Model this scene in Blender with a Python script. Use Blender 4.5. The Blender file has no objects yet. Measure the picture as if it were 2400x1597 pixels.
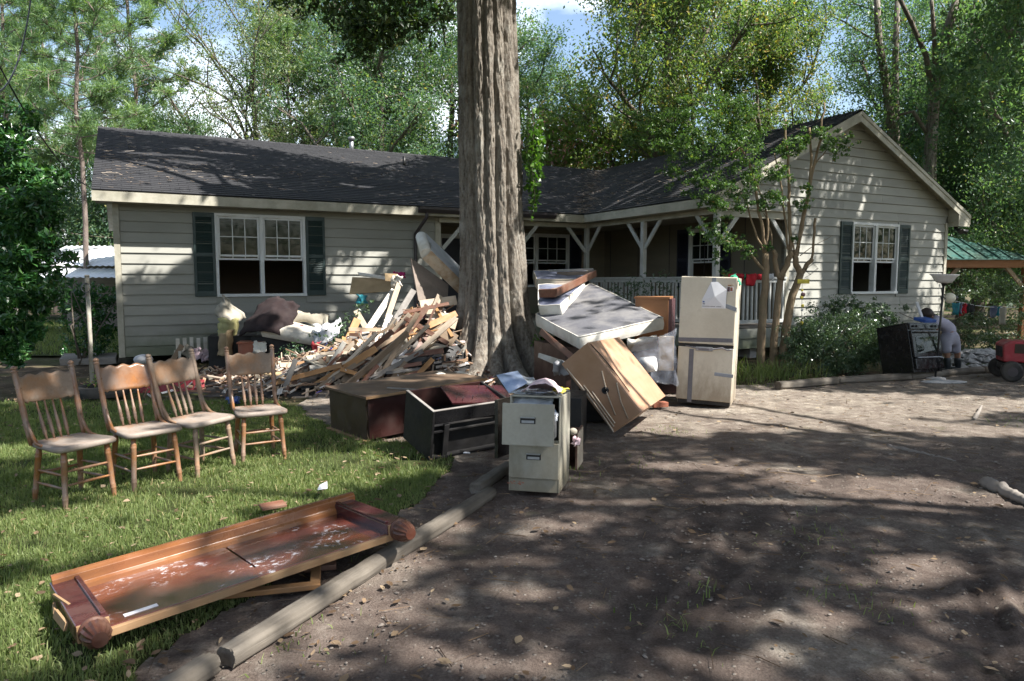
import bpy, math, random
import numpy as np
from mathutils import Matrix, Vector, Euler

scene = bpy.context.scene
COL = scene.collection
R = math.radians
# ------------------------------------------------------------------ camera
FPX, PITCH, CAMH = 1661.5, .086, 1.55
cd = bpy.data.cameras.new('camera'); cam = bpy.data.objects.new('camera', cd); COL.objects.link(cam)
cd.sensor_width = 36; cd.lens = 36 * FPX / 2400; cd.clip_end = 600; cd.clip_start = .05
cam.location = (0, 0, CAMH); cam.rotation_euler = (math.pi / 2 - PITCH, 0, 0)
scene.camera = cam
# ------------------------------------------------------------------ sun and sky
SUN_EL = R(52); SUN_AZ = np.array([.94, -.34]) / np.hypot(.94, .34)
LS = np.r_[SUN_AZ * math.cos(SUN_EL), math.sin(SUN_EL)]          # direction to the sun
sd = bpy.data.lights.new('sun', 'SUN'); sd.energy = 5.0; sd.angle = R(.53); sd.color = (1, .965, .91)
sun = bpy.data.objects.new('sun', sd); COL.objects.link(sun)
sun.rotation_euler = Vector(LS).to_track_quat('Z', 'Y').to_euler(); sun.location = (20, -10, 30)
world = bpy.data.worlds.new('World'); scene.world = world; world.use_nodes = True
wn, wl = world.node_tree.nodes, world.node_tree.links
wn.clear()
sky = wn.new('ShaderNodeTexSky'); sky.sky_type = 'NISHITA'; sky.sun_disc = False
sky.sun_elevation = SUN_EL; sky.sun_rotation = math.atan2(LS[0], LS[1]); sky.air_density = 1.1; sky.dust_density = 1.5
tc = wn.new('ShaderNodeTexCoord'); mp = wn.new('ShaderNodeMapping'); mp.inputs['Scale'].default_value = (1, 1, 2.2)
mp.inputs['Location'].default_value = (.35, .1, .3)
nz = wn.new('ShaderNodeTexNoise'); nz.inputs['Scale'].default_value = 2.1; nz.inputs['Detail'].default_value = 7
cr = wn.new('ShaderNodeValToRGB'); cr.color_ramp.elements[0].position = .53; cr.color_ramp.elements[1].position = .69
mx = wn.new('ShaderNodeMixRGB'); mx.inputs[2].default_value = (15, 15.4, 16, 1)
bg = wn.new('ShaderNodeBackground'); bg.inputs['Strength'].default_value = .092
wo = wn.new('ShaderNodeOutputWorld')
wl.new(tc.outputs['Generated'], mp.inputs[0]); wl.new(mp.outputs[0], nz.inputs[0]); wl.new(nz.outputs[0], cr.inputs[0])
wl.new(cr.outputs[0], mx.inputs[0]); wl.new(sky.outputs[0], mx.inputs[1]); wl.new(mx.outputs[0], bg.inputs[0]); wl.new(bg.outputs[0], wo.inputs[0])
vs = scene.view_settings; vs.view_transform = 'Standard'; vs.look = 'None'; vs.gamma = 1; vs.use_curve_mapping = False
vs.exposure = 1.42
scene.cycles.max_bounces = 6; scene.cycles.transparent_max_bounces = 12; scene.cycles.diffuse_bounces = 4
scene.cycles.use_denoising = True

# ------------------------------------------------------------------ helpers
def _ray(u, v):
    cx, cy = (u - 1200) / FPX, (798.5 - v) / FPX
    return np.array([cx, math.cos(PITCH) + cy * math.sin(PITCH), -math.sin(PITCH) + cy * math.cos(PITCH)])
def on_ground(u, v, z=0.):
    d = _ray(u, v); return np.array([0, 0, CAMH]) + d * ((z - CAMH) / d[2])
def at(u, v, Y):
    d = _ray(u, v); return np.array([0, 0, CAMH]) + d * (Y / d[1])
def project(P):
    P = np.asarray(P, float); x, y, z = P[..., 0], P[..., 1], P[..., 2] - CAMH
    d = np.maximum(y * math.cos(PITCH) - z * math.sin(PITCH), 1e-3); up = y * math.sin(PITCH) + z * math.cos(PITCH)
    return 1200 + FPX * x / d, 798.5 - FPX * up / d

def _hash(ix, iy, seed):
    n = (ix.astype(np.int64) * 374761393 + iy.astype(np.int64) * 668265263 + seed * 1442695041) & 0x7fffffff
    n = ((n ^ (n >> 13)) * 1274126177) & 0x7fffffff
    return ((n ^ (n >> 16)) & 0xffff) / 65535.
def vnoise(x, y, seed=0):
    x = np.asarray(x, float); y = np.asarray(y, float)
    ix, iy = np.floor(x), np.floor(y); fx, fy = x - ix, y - iy
    fx = fx * fx * (3 - 2 * fx); fy = fy * fy * (3 - 2 * fy)
    a = _hash(ix, iy, seed); b = _hash(ix + 1, iy, seed); c = _hash(ix, iy + 1, seed); d = _hash(ix + 1, iy + 1, seed)
    return (a * (1 - fx) + b * fx) * (1 - fy) + (c * (1 - fx) + d * fx) * fy
def fbm(x, y, oct=4, seed=0):
    s = 0; a = .5; t = 0
    for i in range(oct):
        s = s + a * vnoise(x * 2 ** i, y * 2 ** i, seed + i * 17); t += a; a *= .5
    return s / t
def nrm(v):
    v = np.asarray(v, float); return v / np.maximum(np.linalg.norm(v, axis=-1, keepdims=True), 1e-9)

class MB:
    """collects simple shapes into one mesh"""
    def __init__(s, M=None): s.v = []; s.f = []; s.m = []; s.M = M; s.sm = []
    def add(s, vs, fs, m=0, smooth=False):
        o = len(s.v)
        for p in vs:
            p = Vector((float(p[0]), float(p[1]), float(p[2])))
            s.v.append(tuple(s.M @ p) if s.M is not None else tuple(p))
        for f in fs: s.f.append(tuple(i + o for i in f)); s.m.append(m); s.sm.append(smooth)
        return s
    def box(s, c, d, rot=None, m=0):
        c = np.array(c, float); h = np.array(d, float) / 2
        P = np.array([[i, j, k] for k in (-1, 1) for j in (-1, 1) for i in (-1, 1)]) * h
        if rot is not None: P = P @ np.array(rot).T
        return s.add(P + c, [(0, 2, 3, 1), (4, 5, 7, 6), (0, 1, 5, 4), (2, 6, 7, 3), (0, 4, 6, 2), (1, 3, 7, 5)], m)
    def bar(s, a, b, w, h, m=0, up=(0, 0, 1)):
        """box from a to b with width w across and height h along up"""
        a = np.array(a, float); b = np.array(b, float); x = nrm(b - a); up = np.array(up, float)
        if abs(x @ up) > .98: up = np.array([0, 1., 0])
        y = nrm(np.cross(up, x)); z = np.cross(x, y)
        return s.box((a + b) / 2, (np.linalg.norm(b - a), w, h), np.stack([x, y, z], 1), m)
    def tube(s, path, rad, n=8, m=0, cap=True, smooth=True):
        P = np.array(path, float); k = len(P); rad = np.broadcast_to(np.asarray(rad, float), (k,))
        T = np.gradient(P, axis=0); T = nrm(T)
        ref = np.array([0, 0, 1.]) if abs(T[0][2]) < .9 else np.array([1., 0, 0])
        vs = []; u = nrm(np.cross(ref, T[0]))
        for i in range(k):
            u = nrm(u - T[i] * (u @ T[i])); w = np.cross(T[i], u)
            for j in range(n):
                a = 2 * math.pi * j / n; vs.append(P[i] + rad[i] * (math.cos(a) * u + math.sin(a) * w))
        fs = [(i * n + j, i * n + (j + 1) % n, (i + 1) * n + (j + 1) % n, (i + 1) * n + j) for i in range(k - 1) for j in range(n)]
        s.add(vs, fs, m, smooth)
        if cap:
            o = len(s.v) - k * n
            s.f += [tuple(o + j for j in range(n))[::-1], tuple(o + (k - 1) * n + j for j in range(n))]; s.m += [m, m]; s.sm += [False, False]
        return s
    def turned(s, a, b, prof, n=10, m=0):
        """lathe-turned rod from a to b; prof = [(t, r)...]"""
        a = np.array(a, float); b = np.array(b, float)
        return s.tube([a + (b - a) * t for t, r in prof], [r for t, r in prof], n, m)
    def prism(s, poly, z0, z1, m=0, T=None):
        """poly (x,y) extruded z0..z1; T maps (x,y,z) to a point"""
        k = len(poly); T = T or (lambda x, y, z: (x, y, z))
        vs = [T(x, y, z0) for x, y in poly] + [T(x, y, z1) for x, y in poly]
        fs = [tuple(range(k))[::-1], tuple(range(k, 2 * k))] + [(i, (i + 1) % k, k + (i + 1) % k, k + i) for i in range(k)]
        return s.add(vs, fs, m)
    def grid(s, fn, nu, nv, m=0, smooth=True):
        vs = [fn(i / (nu - 1), j / (nv - 1)) for j in range(nv) for i in range(nu)]
        fs = [(j * nu + i, j * nu + i + 1, (j + 1) * nu + i + 1, (j + 1) * nu + i) for j in range(nv - 1) for i in range(nu - 1)]
        return s.add(vs, fs, m, smooth)
    def ball(s, c, r, n=10, m=0):
        c = np.array(c, float); r = np.broadcast_to(np.asarray(r, float), (3,))
        k = n // 2 + 1
        vs = []
        for i in range(k):
            ph = math.pi * i / (k - 1)
            for j in range(n):
                th = 2 * math.pi * j / n; vs.append(c + r * np.array([math.sin(ph) * math.cos(th), math.sin(ph) * math.sin(th), math.cos(ph)]))
        fs = [(i * n + j, (i + 1) * n + j, (i + 1) * n + (j + 1) % n, i * n + (j + 1) % n) for i in range(k - 1) for j in range(n)]
        return s.add(vs, fs, m, True)
    def mesh(s, name, mats):
        me = bpy.data.meshes.new(name); me.from_pydata(s.v, [], s.f)
        for mt in (mats if isinstance(mats, (list, tuple)) else [mats]): me.materials.append(mt)
        me.polygons.foreach_set('material_index', s.m); me.polygons.foreach_set('use_smooth', s.sm)
        me.validate(); me.update(); return me
    def build(s, name, mats, parent=None, bevel=0, loc=None, solid=0, label=None, kind=None, seg=2):
        return put(name, s.mesh(name, mats), parent, bevel, loc, solid, label, kind, seg)
def put(name, me, parent=None, bevel=0, loc=None, solid=0, label=None, kind=None, seg=2):
    o = bpy.data.objects.new(name, me); COL.objects.link(o)
    if parent is not None: o.parent = parent
    if loc is not None: o.location = loc
    if solid:
        md = o.modifiers.new('solid', 'SOLIDIFY'); md.thickness = solid; md.offset = 0
    if bevel:
        md = o.modifiers.new('bevel', 'BEVEL'); md.width = bevel; md.segments = seg; md.limit_method = 'ANGLE'; md.angle_limit = R(40)
    if label: o['label'] = label
    if kind: o['kind'] = kind
    return o
def tag(o, label, cat, group=None, kind=None):
    o['label'] = label
    if cat: o['category'] = cat
    if group: o['group'] = group
    if kind: o['kind'] = kind
    return o
def thing(name, label, cat, loc=(0, 0, 0), rotz=0, group=None, M=None):
    o = bpy.data.objects.new(name, None); COL.objects.link(o); o.empty_display_size = .1
    if M is not None: o.matrix_world = M
    else: o.location = loc; o.rotation_euler = (0, 0, rotz)
    return tag(o, label, cat, group)
def pose(c, rv):
    """matrix from centre and rotation vector"""
    rv = Vector(rv); a = rv.length
    return Matrix.Translation(Vector(c)) @ (Matrix.Rotation(a, 4, rv.normalized()) if a > 1e-6 else Matrix.Identity(4))
def frame(o, x, y):
    """matrix with origin o, x axis along x, y axis in the plane of x,y"""
    x = nrm(x); z = nrm(np.cross(x, y)); y = np.cross(z, x)
    return Matrix(((x[0], y[0], z[0], o[0]), (x[1], y[1], z[1], o[1]), (x[2], y[2], z[2], o[2]), (0, 0, 0, 1)))

def np_mesh(name, V, F, mats, rnd=None, mi=None, smooth=False):
    """V (n,3), F (k,4) or (k,3) numpy arrays"""
    me = bpy.data.meshes.new(name); k = F.shape[1]
    me.vertices.add(len(V)); me.vertices.foreach_set('co', np.ascontiguousarray(V, dtype=np.float32).ravel())
    me.loops.add(F.size); me.loops.foreach_set('vertex_index', F.astype(np.int32).ravel())
    me.polygons.add(len(F)); me.polygons.foreach_set('loop_start', np.arange(len(F), dtype=np.int32) * k)
    try: me.polygons.foreach_set('loop_total', np.full(len(F), k, np.int32))
    except Exception: pass
    for mt in (mats if isinstance(mats, (list, tuple)) else [mats]): me.materials.append(mt)
    if mi is not None: me.polygons.foreach_set('material_index', mi.astype(np.int32))
    if rnd is not None:
        a = me.attributes.new('rnd', 'FLOAT', 'FACE'); a.data.foreach_set('value', rnd.astype(np.float32))
    me.polygons.foreach_set('use_smooth', np.full(len(F), smooth, bool))
    me.update(calc_edges=True); return me

# ------------------------------------------------------------------ materials
def new_mat(name):
    m = bpy.data.materials.new(name); m.use_nodes = True
    nt = m.node_tree; return m, nt, nt.nodes['Principled BSDF']
def N(nt, t, **kw):
    n = nt.nodes.new('ShaderNode' + t)
    for k, v in kw.items():
        if k in n.inputs: n.inputs[k].default_value = v
        else: setattr(n, k, v)
    return n
def rgb(c): return (c[0], c[1], c[2], 1)
def noise(nt, scale, detail=5, rough=.55, vec=None, co='Object'):
    n = N(nt, 'TexNoise'); n.inputs['Scale'].default_value = scale; n.inputs['Detail'].default_value = detail; n.inputs['Roughness'].default_value = rough
    if vec is None: vec = coords(nt, co)
    nt.links.new(vec, n.inputs['Vector']); return n.outputs[0]
def coords(nt, co='Object', scale=None):
    if co == 'World': v = N(nt, 'NewGeometry').outputs['Position']
    else: v = N(nt, 'TexCoord').outputs[co]
    if scale is not None:
        mpn = N(nt, 'Mapping'); mpn.inputs['Scale'].default_value = scale; nt.links.new(v, mpn.inputs[0]); v = mpn.outputs[0]
    return v
def ramp(nt, fac, stops):
    r = N(nt, 'ValToRGB'); e = r.color_ramp.elements
    while len(e) < len(stops): e.new(.5)
    for i, (p, c) in enumerate(stops):
        e[i].position = p; e[i].color = rgb(c) if not isinstance(c, (int, float)) else (c, c, c, 1)
    nt.links.new(fac, r.inputs[0]); return r.outputs[0]
def mix(nt, f, a, b, mode='MIX'):
    n = N(nt, 'MixRGB', blend_type=mode)
    for i, x in ((0, f), (1, a), (2, b)):
        if isinstance(x, (int, float)): n.inputs[i].default_value = x if i == 0 else (x, x, x, 1)
        elif isinstance(x, (tuple, list)): n.inputs[i].default_value = rgb(x)
        else: nt.links.new(x, n.inputs[i])
    return n.outputs[0]
def bump(nt, bsdf, h, strength=.3, dist=.01):
    b = N(nt, 'Bump'); b.inputs['Strength'].default_value = strength; b.inputs['Distance'].default_value = dist
    nt.links.new(h, b.inputs['Height']); nt.links.new(b.outputs[0], bsdf.inputs['Normal'])
def worn(name, c, c2=None, scale=4., rough=.6, spec=.4, bs=.15, metal=0., dirt=None, dirt_scale=2.2, dirt_amt=.5, fine=40., bd=.004, thresh=(.45, .62), low=None):
    """painted or plain material: two tones, a dirt layer with its own blotches, fine bump"""
    m, nt, b = new_mat(name)
    c2 = c2 or tuple(x * .72 for x in c)
    col = mix(nt, ramp(nt, noise(nt, scale, 6), [(.3, 0.), (.7, 1.)]), c, c2)
    col = mix(nt, .08, col, ramp(nt, noise(nt, fine, 3), [(.3, (.0, .0, .0)), (.7, (1., 1., 1.))]), 'SOFT_LIGHT')
    if dirt:
        d = ramp(nt, noise(nt, dirt_scale, 8, .65), [(thresh[0], 0.), (thresh[1], 1.)])
        col = mix(nt, mix(nt, 1., d, dirt_amt, 'MULTIPLY'), col, dirt)
    if low:
        sp = N(nt, 'SeparateXYZ'); nt.links.new(coords(nt, 'Object'), sp.inputs[0]); mr = N(nt, 'MapRange'); mr.inputs[1].default_value = low[0]; mr.inputs[2].default_value = low[1]; mr.inputs[3].default_value = -.15; mr.inputs[4].default_value = .5; nt.links.new(sp.outputs[2], mr.inputs[0])
        ad = N(nt, 'Math', operation='ADD'); nt.links.new(mr.outputs[0], ad.inputs[0]); nt.links.new(noise(nt, 5, 8, .7, coords(nt, 'Object', (1.5, 1.5, .6))), ad.inputs[1]); col = mix(nt, ramp(nt, ad.outputs[0], [(.5, 0.), (.95, .75)]), col, low[2])
    nt.links.new(col, b.inputs['Base Color']); b.inputs['Metallic'].default_value = metal
    r = ramp(nt, noise(nt, scale * 2.3, 5), [(.3, max(0., rough - .12)), (.7, min(1., rough + .12))])
    nt.links.new(r, b.inputs['Roughness'])
    b.inputs['Specular IOR Level'].default_value = spec
    if bs: bump(nt, b, noise(nt, fine, 4), bs, bd)
    return m
def wood(name, c, c2, rough=.55, spec=.35, grain=(3., 60., 60.), dirt=None, dirt_amt=.5, vary=.0, bs=.25, dirt_scale=3., thresh=(.45, .65), bd=.002):
    """grain runs along local x"""
    m, nt, b = new_mat(name)
    v = coords(nt, 'Object', grain)
    g = noise(nt, 1., 6, .6, v)
    g2 = noise(nt, .35, 3, .6, v)
    col = mix(nt, ramp(nt, g, [(.35, 0.), (.68, 1.)]), c, c2)
    col = mix(nt, .5, col, mix(nt, ramp(nt, g2, [(.35, 0.), (.65, 1.)]), c2, c), 'MIX')
    if vary:
        oi = N(nt, 'ObjectInfo'); rr = ramp(nt, oi.outputs['Random'], [(0., 1. - vary), (1., 1. + vary * .6)])
        col = mix(nt, 1., col, rr, 'MULTIPLY')
    if dirt:
        d = ramp(nt, noise(nt, dirt_scale, 8, .65), [(thresh[0], 0.), (thresh[1], 1.)])
        col = mix(nt, mix(nt, 1., d, dirt_amt, 'MULTIPLY'), col, dirt)
    nt.links.new(col, b.inputs['Base Color'])
    r = ramp(nt, noise(nt, 6., 5), [(.3, max(0., rough - .15)), (.7, min(1., rough + .15))]); nt.links.new(r, b.inputs['Roughness'])
    b.inputs['Specular IOR Level'].default_value = spec
    if bs: bump(nt, b, g, bs, bd)
    return m
def leaf_mat(name, stops, trans=.35, rough=.45, spec=.5):
    """leaves coloured by the per-face attribute rnd"""
    m, nt, b = new_mat(name)
    a = N(nt, 'Attribute'); a.attribute_name = 'rnd'
    col = ramp(nt, a.outputs['Fac'], stops)
    nt.links.new(col, b.inputs['Base Color']); b.inputs['Roughness'].default_value = rough; b.inputs['Specular IOR Level'].default_value = spec
    t = N(nt, 'BsdfTranslucent'); tcn = mix(nt, 1., col, (1.25, 1.35, .5), 'MULTIPLY'); nt.links.new(tcn, t.inputs[0])
    mxs = N(nt, 'MixShader'); mxs.inputs[0].default_value = trans
    nt.links.new(b.outputs[0], mxs.inputs[1]); nt.links.new(t.outputs[0], mxs.inputs[2])
    nt.links.new(mxs.outputs[0], nt.nodes['Material Output'].inputs[0]); return m
def siding_mat(name, c, c2, low=(.13, .15, .09), z0=.15, z1=.8):
    """weathered paint with a green flood stain near the bottom boards (world height)"""
    m, nt, b = new_mat(name)
    oi = N(nt, 'ObjectInfo')
    v = coords(nt, 'World', (.7, .7, 3.))
    col = mix(nt, ramp(nt, noise(nt, 1.6, 6, .6, v), [(.3, 0.), (.7, 1.)]), c, c2)
    col = mix(nt, 1., col, ramp(nt, oi.outputs['Random'], [(0., .9), (1., 1.06)]), 'MULTIPLY')
    sp = N(nt, 'SeparateXYZ'); nt.links.new(coords(nt, 'World'), sp.inputs[0])
    mr = N(nt, 'MapRange'); mr.inputs[1].default_value = z1; mr.inputs[2].default_value = z0; mr.inputs[3].default_value = -.1; mr.inputs[4].default_value = .62
    nt.links.new(sp.outputs[2], mr.inputs[0])
    nn = noise(nt, 1.3, 8, .65, coords(nt, 'World'))
    ad = N(nt, 'Math', operation='ADD'); nt.links.new(mr.outputs[0], ad.inputs[0]); nt.links.new(nn, ad.inputs[1])
    st = ramp(nt, ad.outputs[0], [(.55, 0.), (1., .85)])
    col = mix(nt, st, col, low)
    nt.links.new(col, b.inputs['Base Color']); b.inputs['Roughness'].default_value = .6; b.inputs['Specular IOR Level'].default_value = .3
    gv = coords(nt, 'World', (4., 4., 60.))
    bump(nt, b, noise(nt, 2., 5, .6, gv), .2, .003)
    return m

M = {}
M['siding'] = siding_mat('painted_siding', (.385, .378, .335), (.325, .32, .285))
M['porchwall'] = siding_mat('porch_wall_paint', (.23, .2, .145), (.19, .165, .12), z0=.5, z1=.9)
M['trim'] = worn('trim_paint', (.5, .475, .40), (.42, .39, .31), 5, .55, dirt=(.2, .19, .13), dirt_amt=.5)
M['white'] = worn('white_paint', (.54, .545, .525), (.45, .455, .43), 6, .45, dirt=(.35, .34, .28), dirt_amt=.4)
M['vinyl'] = worn('white_vinyl', (.74, .75, .75), (.66, .67, .67), 6, .35, dirt=(.4, .4, .36), dirt_amt=.25)
M['shutter'] = worn('green_shutter_paint', (.028, .048, .046), (.036, .060, .057), 5, .45, dirt=(.1, .12, .1), dirt_amt=.12)
M['shutterdark'] = worn('dark_shutter_paint', (.02, .022, .035), (.028, .03, .045), 5, .5)
M['gutter'] = worn('brown_gutter', (.05, .042, .045), (.07, .058, .06), 6, .4)
M['soffit'] = worn('soffit_paint', (.40, .37, .29), (.33, .3, .23), 3, .7, dirt=(.12, .11, .08), dirt_amt=.5)
M['black'] = worn('black_enamel', (.006, .006, .007), (.009, .009, .010), 6, .22, .5, .05, dirt=(.06, .055, .05), dirt_amt=.12)
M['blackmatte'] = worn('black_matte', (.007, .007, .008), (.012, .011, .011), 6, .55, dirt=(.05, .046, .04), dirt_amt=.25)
M['cream'] = worn('cream_enamel', (.66, .60, .48), (.60, .54, .43), 2.5, .36, .5, .06, dirt=(.36, .29, .20), dirt_amt=.42, dirt_scale=1.6, thresh=(.42, .75), low=(-.1, -.78, (.24, .18, .12)))
M['beige'] = worn('beige_steel', (.34, .325, .265), (.305, .29, .24), 3, .42, .45, .05, dirt=(.25, .23, .17), dirt_amt=.4, low=(.1, -.34, (.17, .14, .09)))
M['steel'] = worn('grey_steel', (.32, .33, .34), (.25, .26, .27), 8, .4, metal=.7)
M['tape'] = worn('duct_tape', (.30, .32, .35), (.22, .24, .27), 14, .35, .5, .3)
M['tapedark'] = worn('aged_duct_tape', (.17, .165, .18), (.13, .125, .135), 14, .45, .4, .3)
M['paper'] = worn('white_paper', (.78, .78, .80), (.72, .72, .74), 3, .8, bs=.05)
M['red'] = worn('faded_red_paint', (.36, .035, .045), (.28, .03, .035), 5, .5, dirt=(.2, .12, .1), dirt_amt=.5)
M['redcloth'] = worn('red_cloth', (.48, .015, .03), (.38, .012, .02), 10, .85)
M['greencloth'] = worn('green_cloth', (.03, .26, .15), (.02, .2, .12), 10, .85)
M['whitecloth'] = worn('white_cloth', (.58, .58, .59), (.47, .47, .48), 8, .9)
M['rubber'] = worn('rubber', (.02, .02, .02), (.035, .033, .03), 8, .75, dirt=(.12, .1, .08), dirt_amt=.45)
M['teal'] = worn('teal_plastic', (.02, .2, .24), (.015, .16, .2), 8, .5)
M['magenta'] = worn('magenta_cloth', (.35, .02, .12), (.28, .02, .1), 8, .9)
M['blue'] = worn('blue_plastic', (.02, .06, .25), (.03, .1, .35), 8, .5)
M['yellow'] = worn('yellow_paint', (.72, .6, .08), (.6, .48, .06), 8, .6, dirt=(.2, .16, .06), dirt_amt=.35)
M['insul'] = worn('yellow_insulation', (.46, .43, .19), (.38, .35, .15), 9, .9, bs=.6, fine=60, dirt=(.25, .22, .12), dirt_amt=.5)
M['blanket'] = worn('brown_blanket', (.022, .012, .012), (.014, .008, .009), 6, .95, bs=.5, fine=70, dirt=(.07, .048, .042), dirt_amt=.2)
M['canvas'] = worn('beige_carpet_backing', (.38, .35, .285), (.31, .28, .225), 5, .9, bs=.4, dirt=(.2, .17, .12), dirt_amt=.4)
M['creampad'] = worn('cream_vinyl', (.70, .66, .58), (.62, .57, .48), 3, .5, dirt=(.32, .27, .2), dirt_amt=.5)
M['kraft'] = worn('cardboard', (.42, .30, .17), (.34, .24, .13), 5, .85, dirt=(.2, .14, .08), dirt_amt=.4)
M['greyboard'] = worn('grey_brown_board', (.25, .20, .165), (.2, .16, .13), 3, .8, dirt=(.12, .1, .08), dirt_amt=.5)
M['terra'] = worn('terracotta_plastic', (.33, .11, .06), (.28, .09, .05), 5, .55, dirt=(.3, .22, .17), dirt_amt=.35)
M['matside'] = worn('mattress_side_cloth', (.76, .73, .66), (.66, .62, .54), 3, .9, bs=.35, dirt=(.38, .33, .24), dirt_amt=.5)
M['mattop'] = worn('mattress_grey_cloth', (.11, .11, .122), (.085, .085, .097), 4, .9, bs=.3, dirt=(.24, .23, .22), dirt_amt=.5, dirt_scale=3)
M['matblue'] = worn('mattress_blue_cloth', (.07, .08, .13), (.12, .13, .19), 6, .8, dirt=(.25, .26, .3), dirt_amt=.5)
M['quilt'] = worn('stained_quilting', (.60, .50, .38), (.52, .40, .28), 5, .9, bs=.3, dirt=(.34, .20, .10), dirt_amt=.7, dirt_scale=5)
M['shade'] = worn('white_glass_shade', (.75, .74, .72), (.68, .66, .64), 4, .25, .5, .05, dirt=(.4, .37, .33), dirt_amt=.35)
M['globe'] = worn('cream_globe', (.70, .66, .52), (.62, .57, .44), 4, .3, .5, .05)
M['brick'] = worn('red_brick', (.34, .12, .07), (.28, .1, .06), 12, .85, bs=.5, fine=90)
M['whitewood'] = wood('white_painted_board', (.66, .63, .57), (.56, .52, .45), .6, dirt=(.3, .24, .16), dirt_amt=.6, vary=.2)
M['board1'] = wood('tan_board', (.36, .265, .18), (.25, .175, .115), .75, dirt=(.2, .15, .1), dirt_amt=.5, vary=.35)
M['board2'] = wood('pale_board', (.54, .45, .345), (.42, .335, .245), .75, dirt=(.28, .2, .13), dirt_amt=.4, vary=.3)
M['board3'] = wood('red_brown_board', (.20, .09, .055), (.13, .055, .035), .55, dirt=(.22, .16, .12), dirt_amt=.5, vary=.4)
M['board4'] = wood('orange_board', (.42, .22, .085), (.30, .145, .055), .6, dirt=(.25, .17, .1), dirt_amt=.4, vary=.3)
M['board5'] = wood('grey_board', (.26, .24, .22), (.18, .165, .15), .8, dirt=(.1, .085, .07), dirt_amt=.5, vary=.4)
M['oak'] = wood('oak_chair_varnish', (.28, .11, .026), (.19, .07, .016), .36, .5, (14., 60., 60.), dirt=(.22, .165, .13), dirt_amt=.8, dirt_scale=3.5, thresh=(.36, .6))
M['oakdust'] = wood('dusty_oak', (.27, .205, .155), (.20, .145, .105), .65, .3, (14., 60., 60.), dirt=(.30, .13, .04), dirt_amt=.5, dirt_scale=5)
M['oakseat'] = wood('silted_oak_seat', (.29, .245, .21), (.235, .19, .155), .75, .3, (14., 40., 40.), dirt=(.30, .13, .04), dirt_amt=.6, dirt_scale=4., thresh=(.5, .62))
M['panel'] = wood('mahogany_panel', (.12, .030, .017), (.055, .015, .015), .17, .65, (4., 40., 40.), dirt=(.20, .06, .02), dirt_amt=.45, dirt_scale=1.6, thresh=(.44, .66), bs=.05)
nt = M['panel'].node_tree; b = nt.nodes['Principled BSDF']; src = b.inputs['Base Color'].links[0].from_socket
bl = mix(nt, 1., ramp(nt, noise(nt, 3.1, 3), [(.52, 0.), (.62, 1.)]), ramp(nt, noise(nt, 26, 8, .75), [(.53, 0.), (.60, 1.)]), 'MULTIPLY'); bl = mix(nt, 1., bl, .8, 'MULTIPLY')
nt.links.new(mix(nt, bl, src, (.62, .64, .68)), b.inputs['Base Color']); b.inputs['Coat Weight'].default_value = 1.; b.inputs['Coat Roughness'].default_value = .16
M['mahog'] = wood('dark_mahogany', (.06, .015, .017), (.035, .009, .012), .22, .55, (4., 50., 50.), dirt=(.2, .12, .08), dirt_amt=.18, bs=.1)
M['foot'] = wood('turned_foot', (.085, .03, .018), (.05, .018, .012), .5, .35, (30., 30., 30.), dirt=(.14, .09, .06), dirt_amt=.4)
M['rail'] = wood('honey_wood', (.26, .105, .035), (.15, .058, .022), .26, .5, (3., 50., 50.), dirt=(.2, .07, .03), dirt_amt=.5, dirt_scale=2., bs=.1)
M['raw'] = wood('raw_wood_edge', (.31, .185, .095), (.22, .125, .06), .75, .3, (3., 60., 60.), dirt=(.3, .22, .13), dirt_amt=.5)
M['brownply'] = wood('veneer_top', (.125, .082, .053), (.085, .053, .035), .65, .3, (3., 40., 40.), dirt=(.23, .17, .115), dirt_amt=.5)
M['brownside'] = wood('dark_red_veneer', (.040, .016, .014), (.028, .011, .010), .4, .45, (3., 30., 30.), dirt=(.08, .055, .042), dirt_amt=.25)
M['olive'] = wood('dark_end_panel', (.050, .031, .017), (.034, .020, .012), .5, .35, (3., 30., 30.), dirt=(.08, .062, .035), dirt_amt=.4)
M['tan'] = wood('fir_plywood', (.36, .215, .125), (.30, .17, .095), .5, .4, (1.2, 14., 14.), dirt=(.26, .14, .06), dirt_amt=.5, dirt_scale=2.4)
M['tanface'] = wood('fir_veneer_face', (.45, .28, .185), (.38, .225, .14), .45, .4, (1.2, 12., 12.), dirt=(.3, .15, .07), dirt_amt=.45, dirt_scale=2.)
M['log'] = wood('weathered_timber', (.215, .188, .155), (.075, .063, .05), .85, .25, (1.2, 30., 30.), dirt=(.07, .058, .045), dirt_amt=.55, bs=1., bd=.008)
M['greywood'] = wood('grey_root', (.28, .25, .22), (.17, .15, .13), .85, .2, (2., 20., 20.), bs=.7)
M['carportbeam'] = wood('cedar_beam', (.32, .15, .07), (.23, .1, .05), .75, .3)
M['skin'] = worn('skin', (.30, .16, .10), (.27, .14, .09), 8, .5)
M['shirt'] = worn('pale_shirt', (.42, .40, .48), (.36, .34, .42), 8, .9)
M['shorts'] = worn('grey_shorts', (.34, .33, .38), (.28, .27, .32), 8, .9)
M['hair'] = worn('dark_hair', (.03, .02, .016), (.045, .03, .024), 30, .6)
M['boot'] = worn('rubber_boot', (.022, .028, .03), (.03, .036, .04), 6, .4)
M['pole'] = worn('rusty_pole', (.50, .50, .44), (.42, .38, .31), 9, .6, dirt=(.26, .15, .09), dirt_amt=.5, dirt_scale=6)
M['tin'] = worn('white_tin_roof', (.74, .77, .80), (.66, .69, .72), 2, .35, .5, .05, dirt=(.45, .3, .14), dirt_amt=.5, dirt_scale=.8, thresh=(.55, .68))
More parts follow.
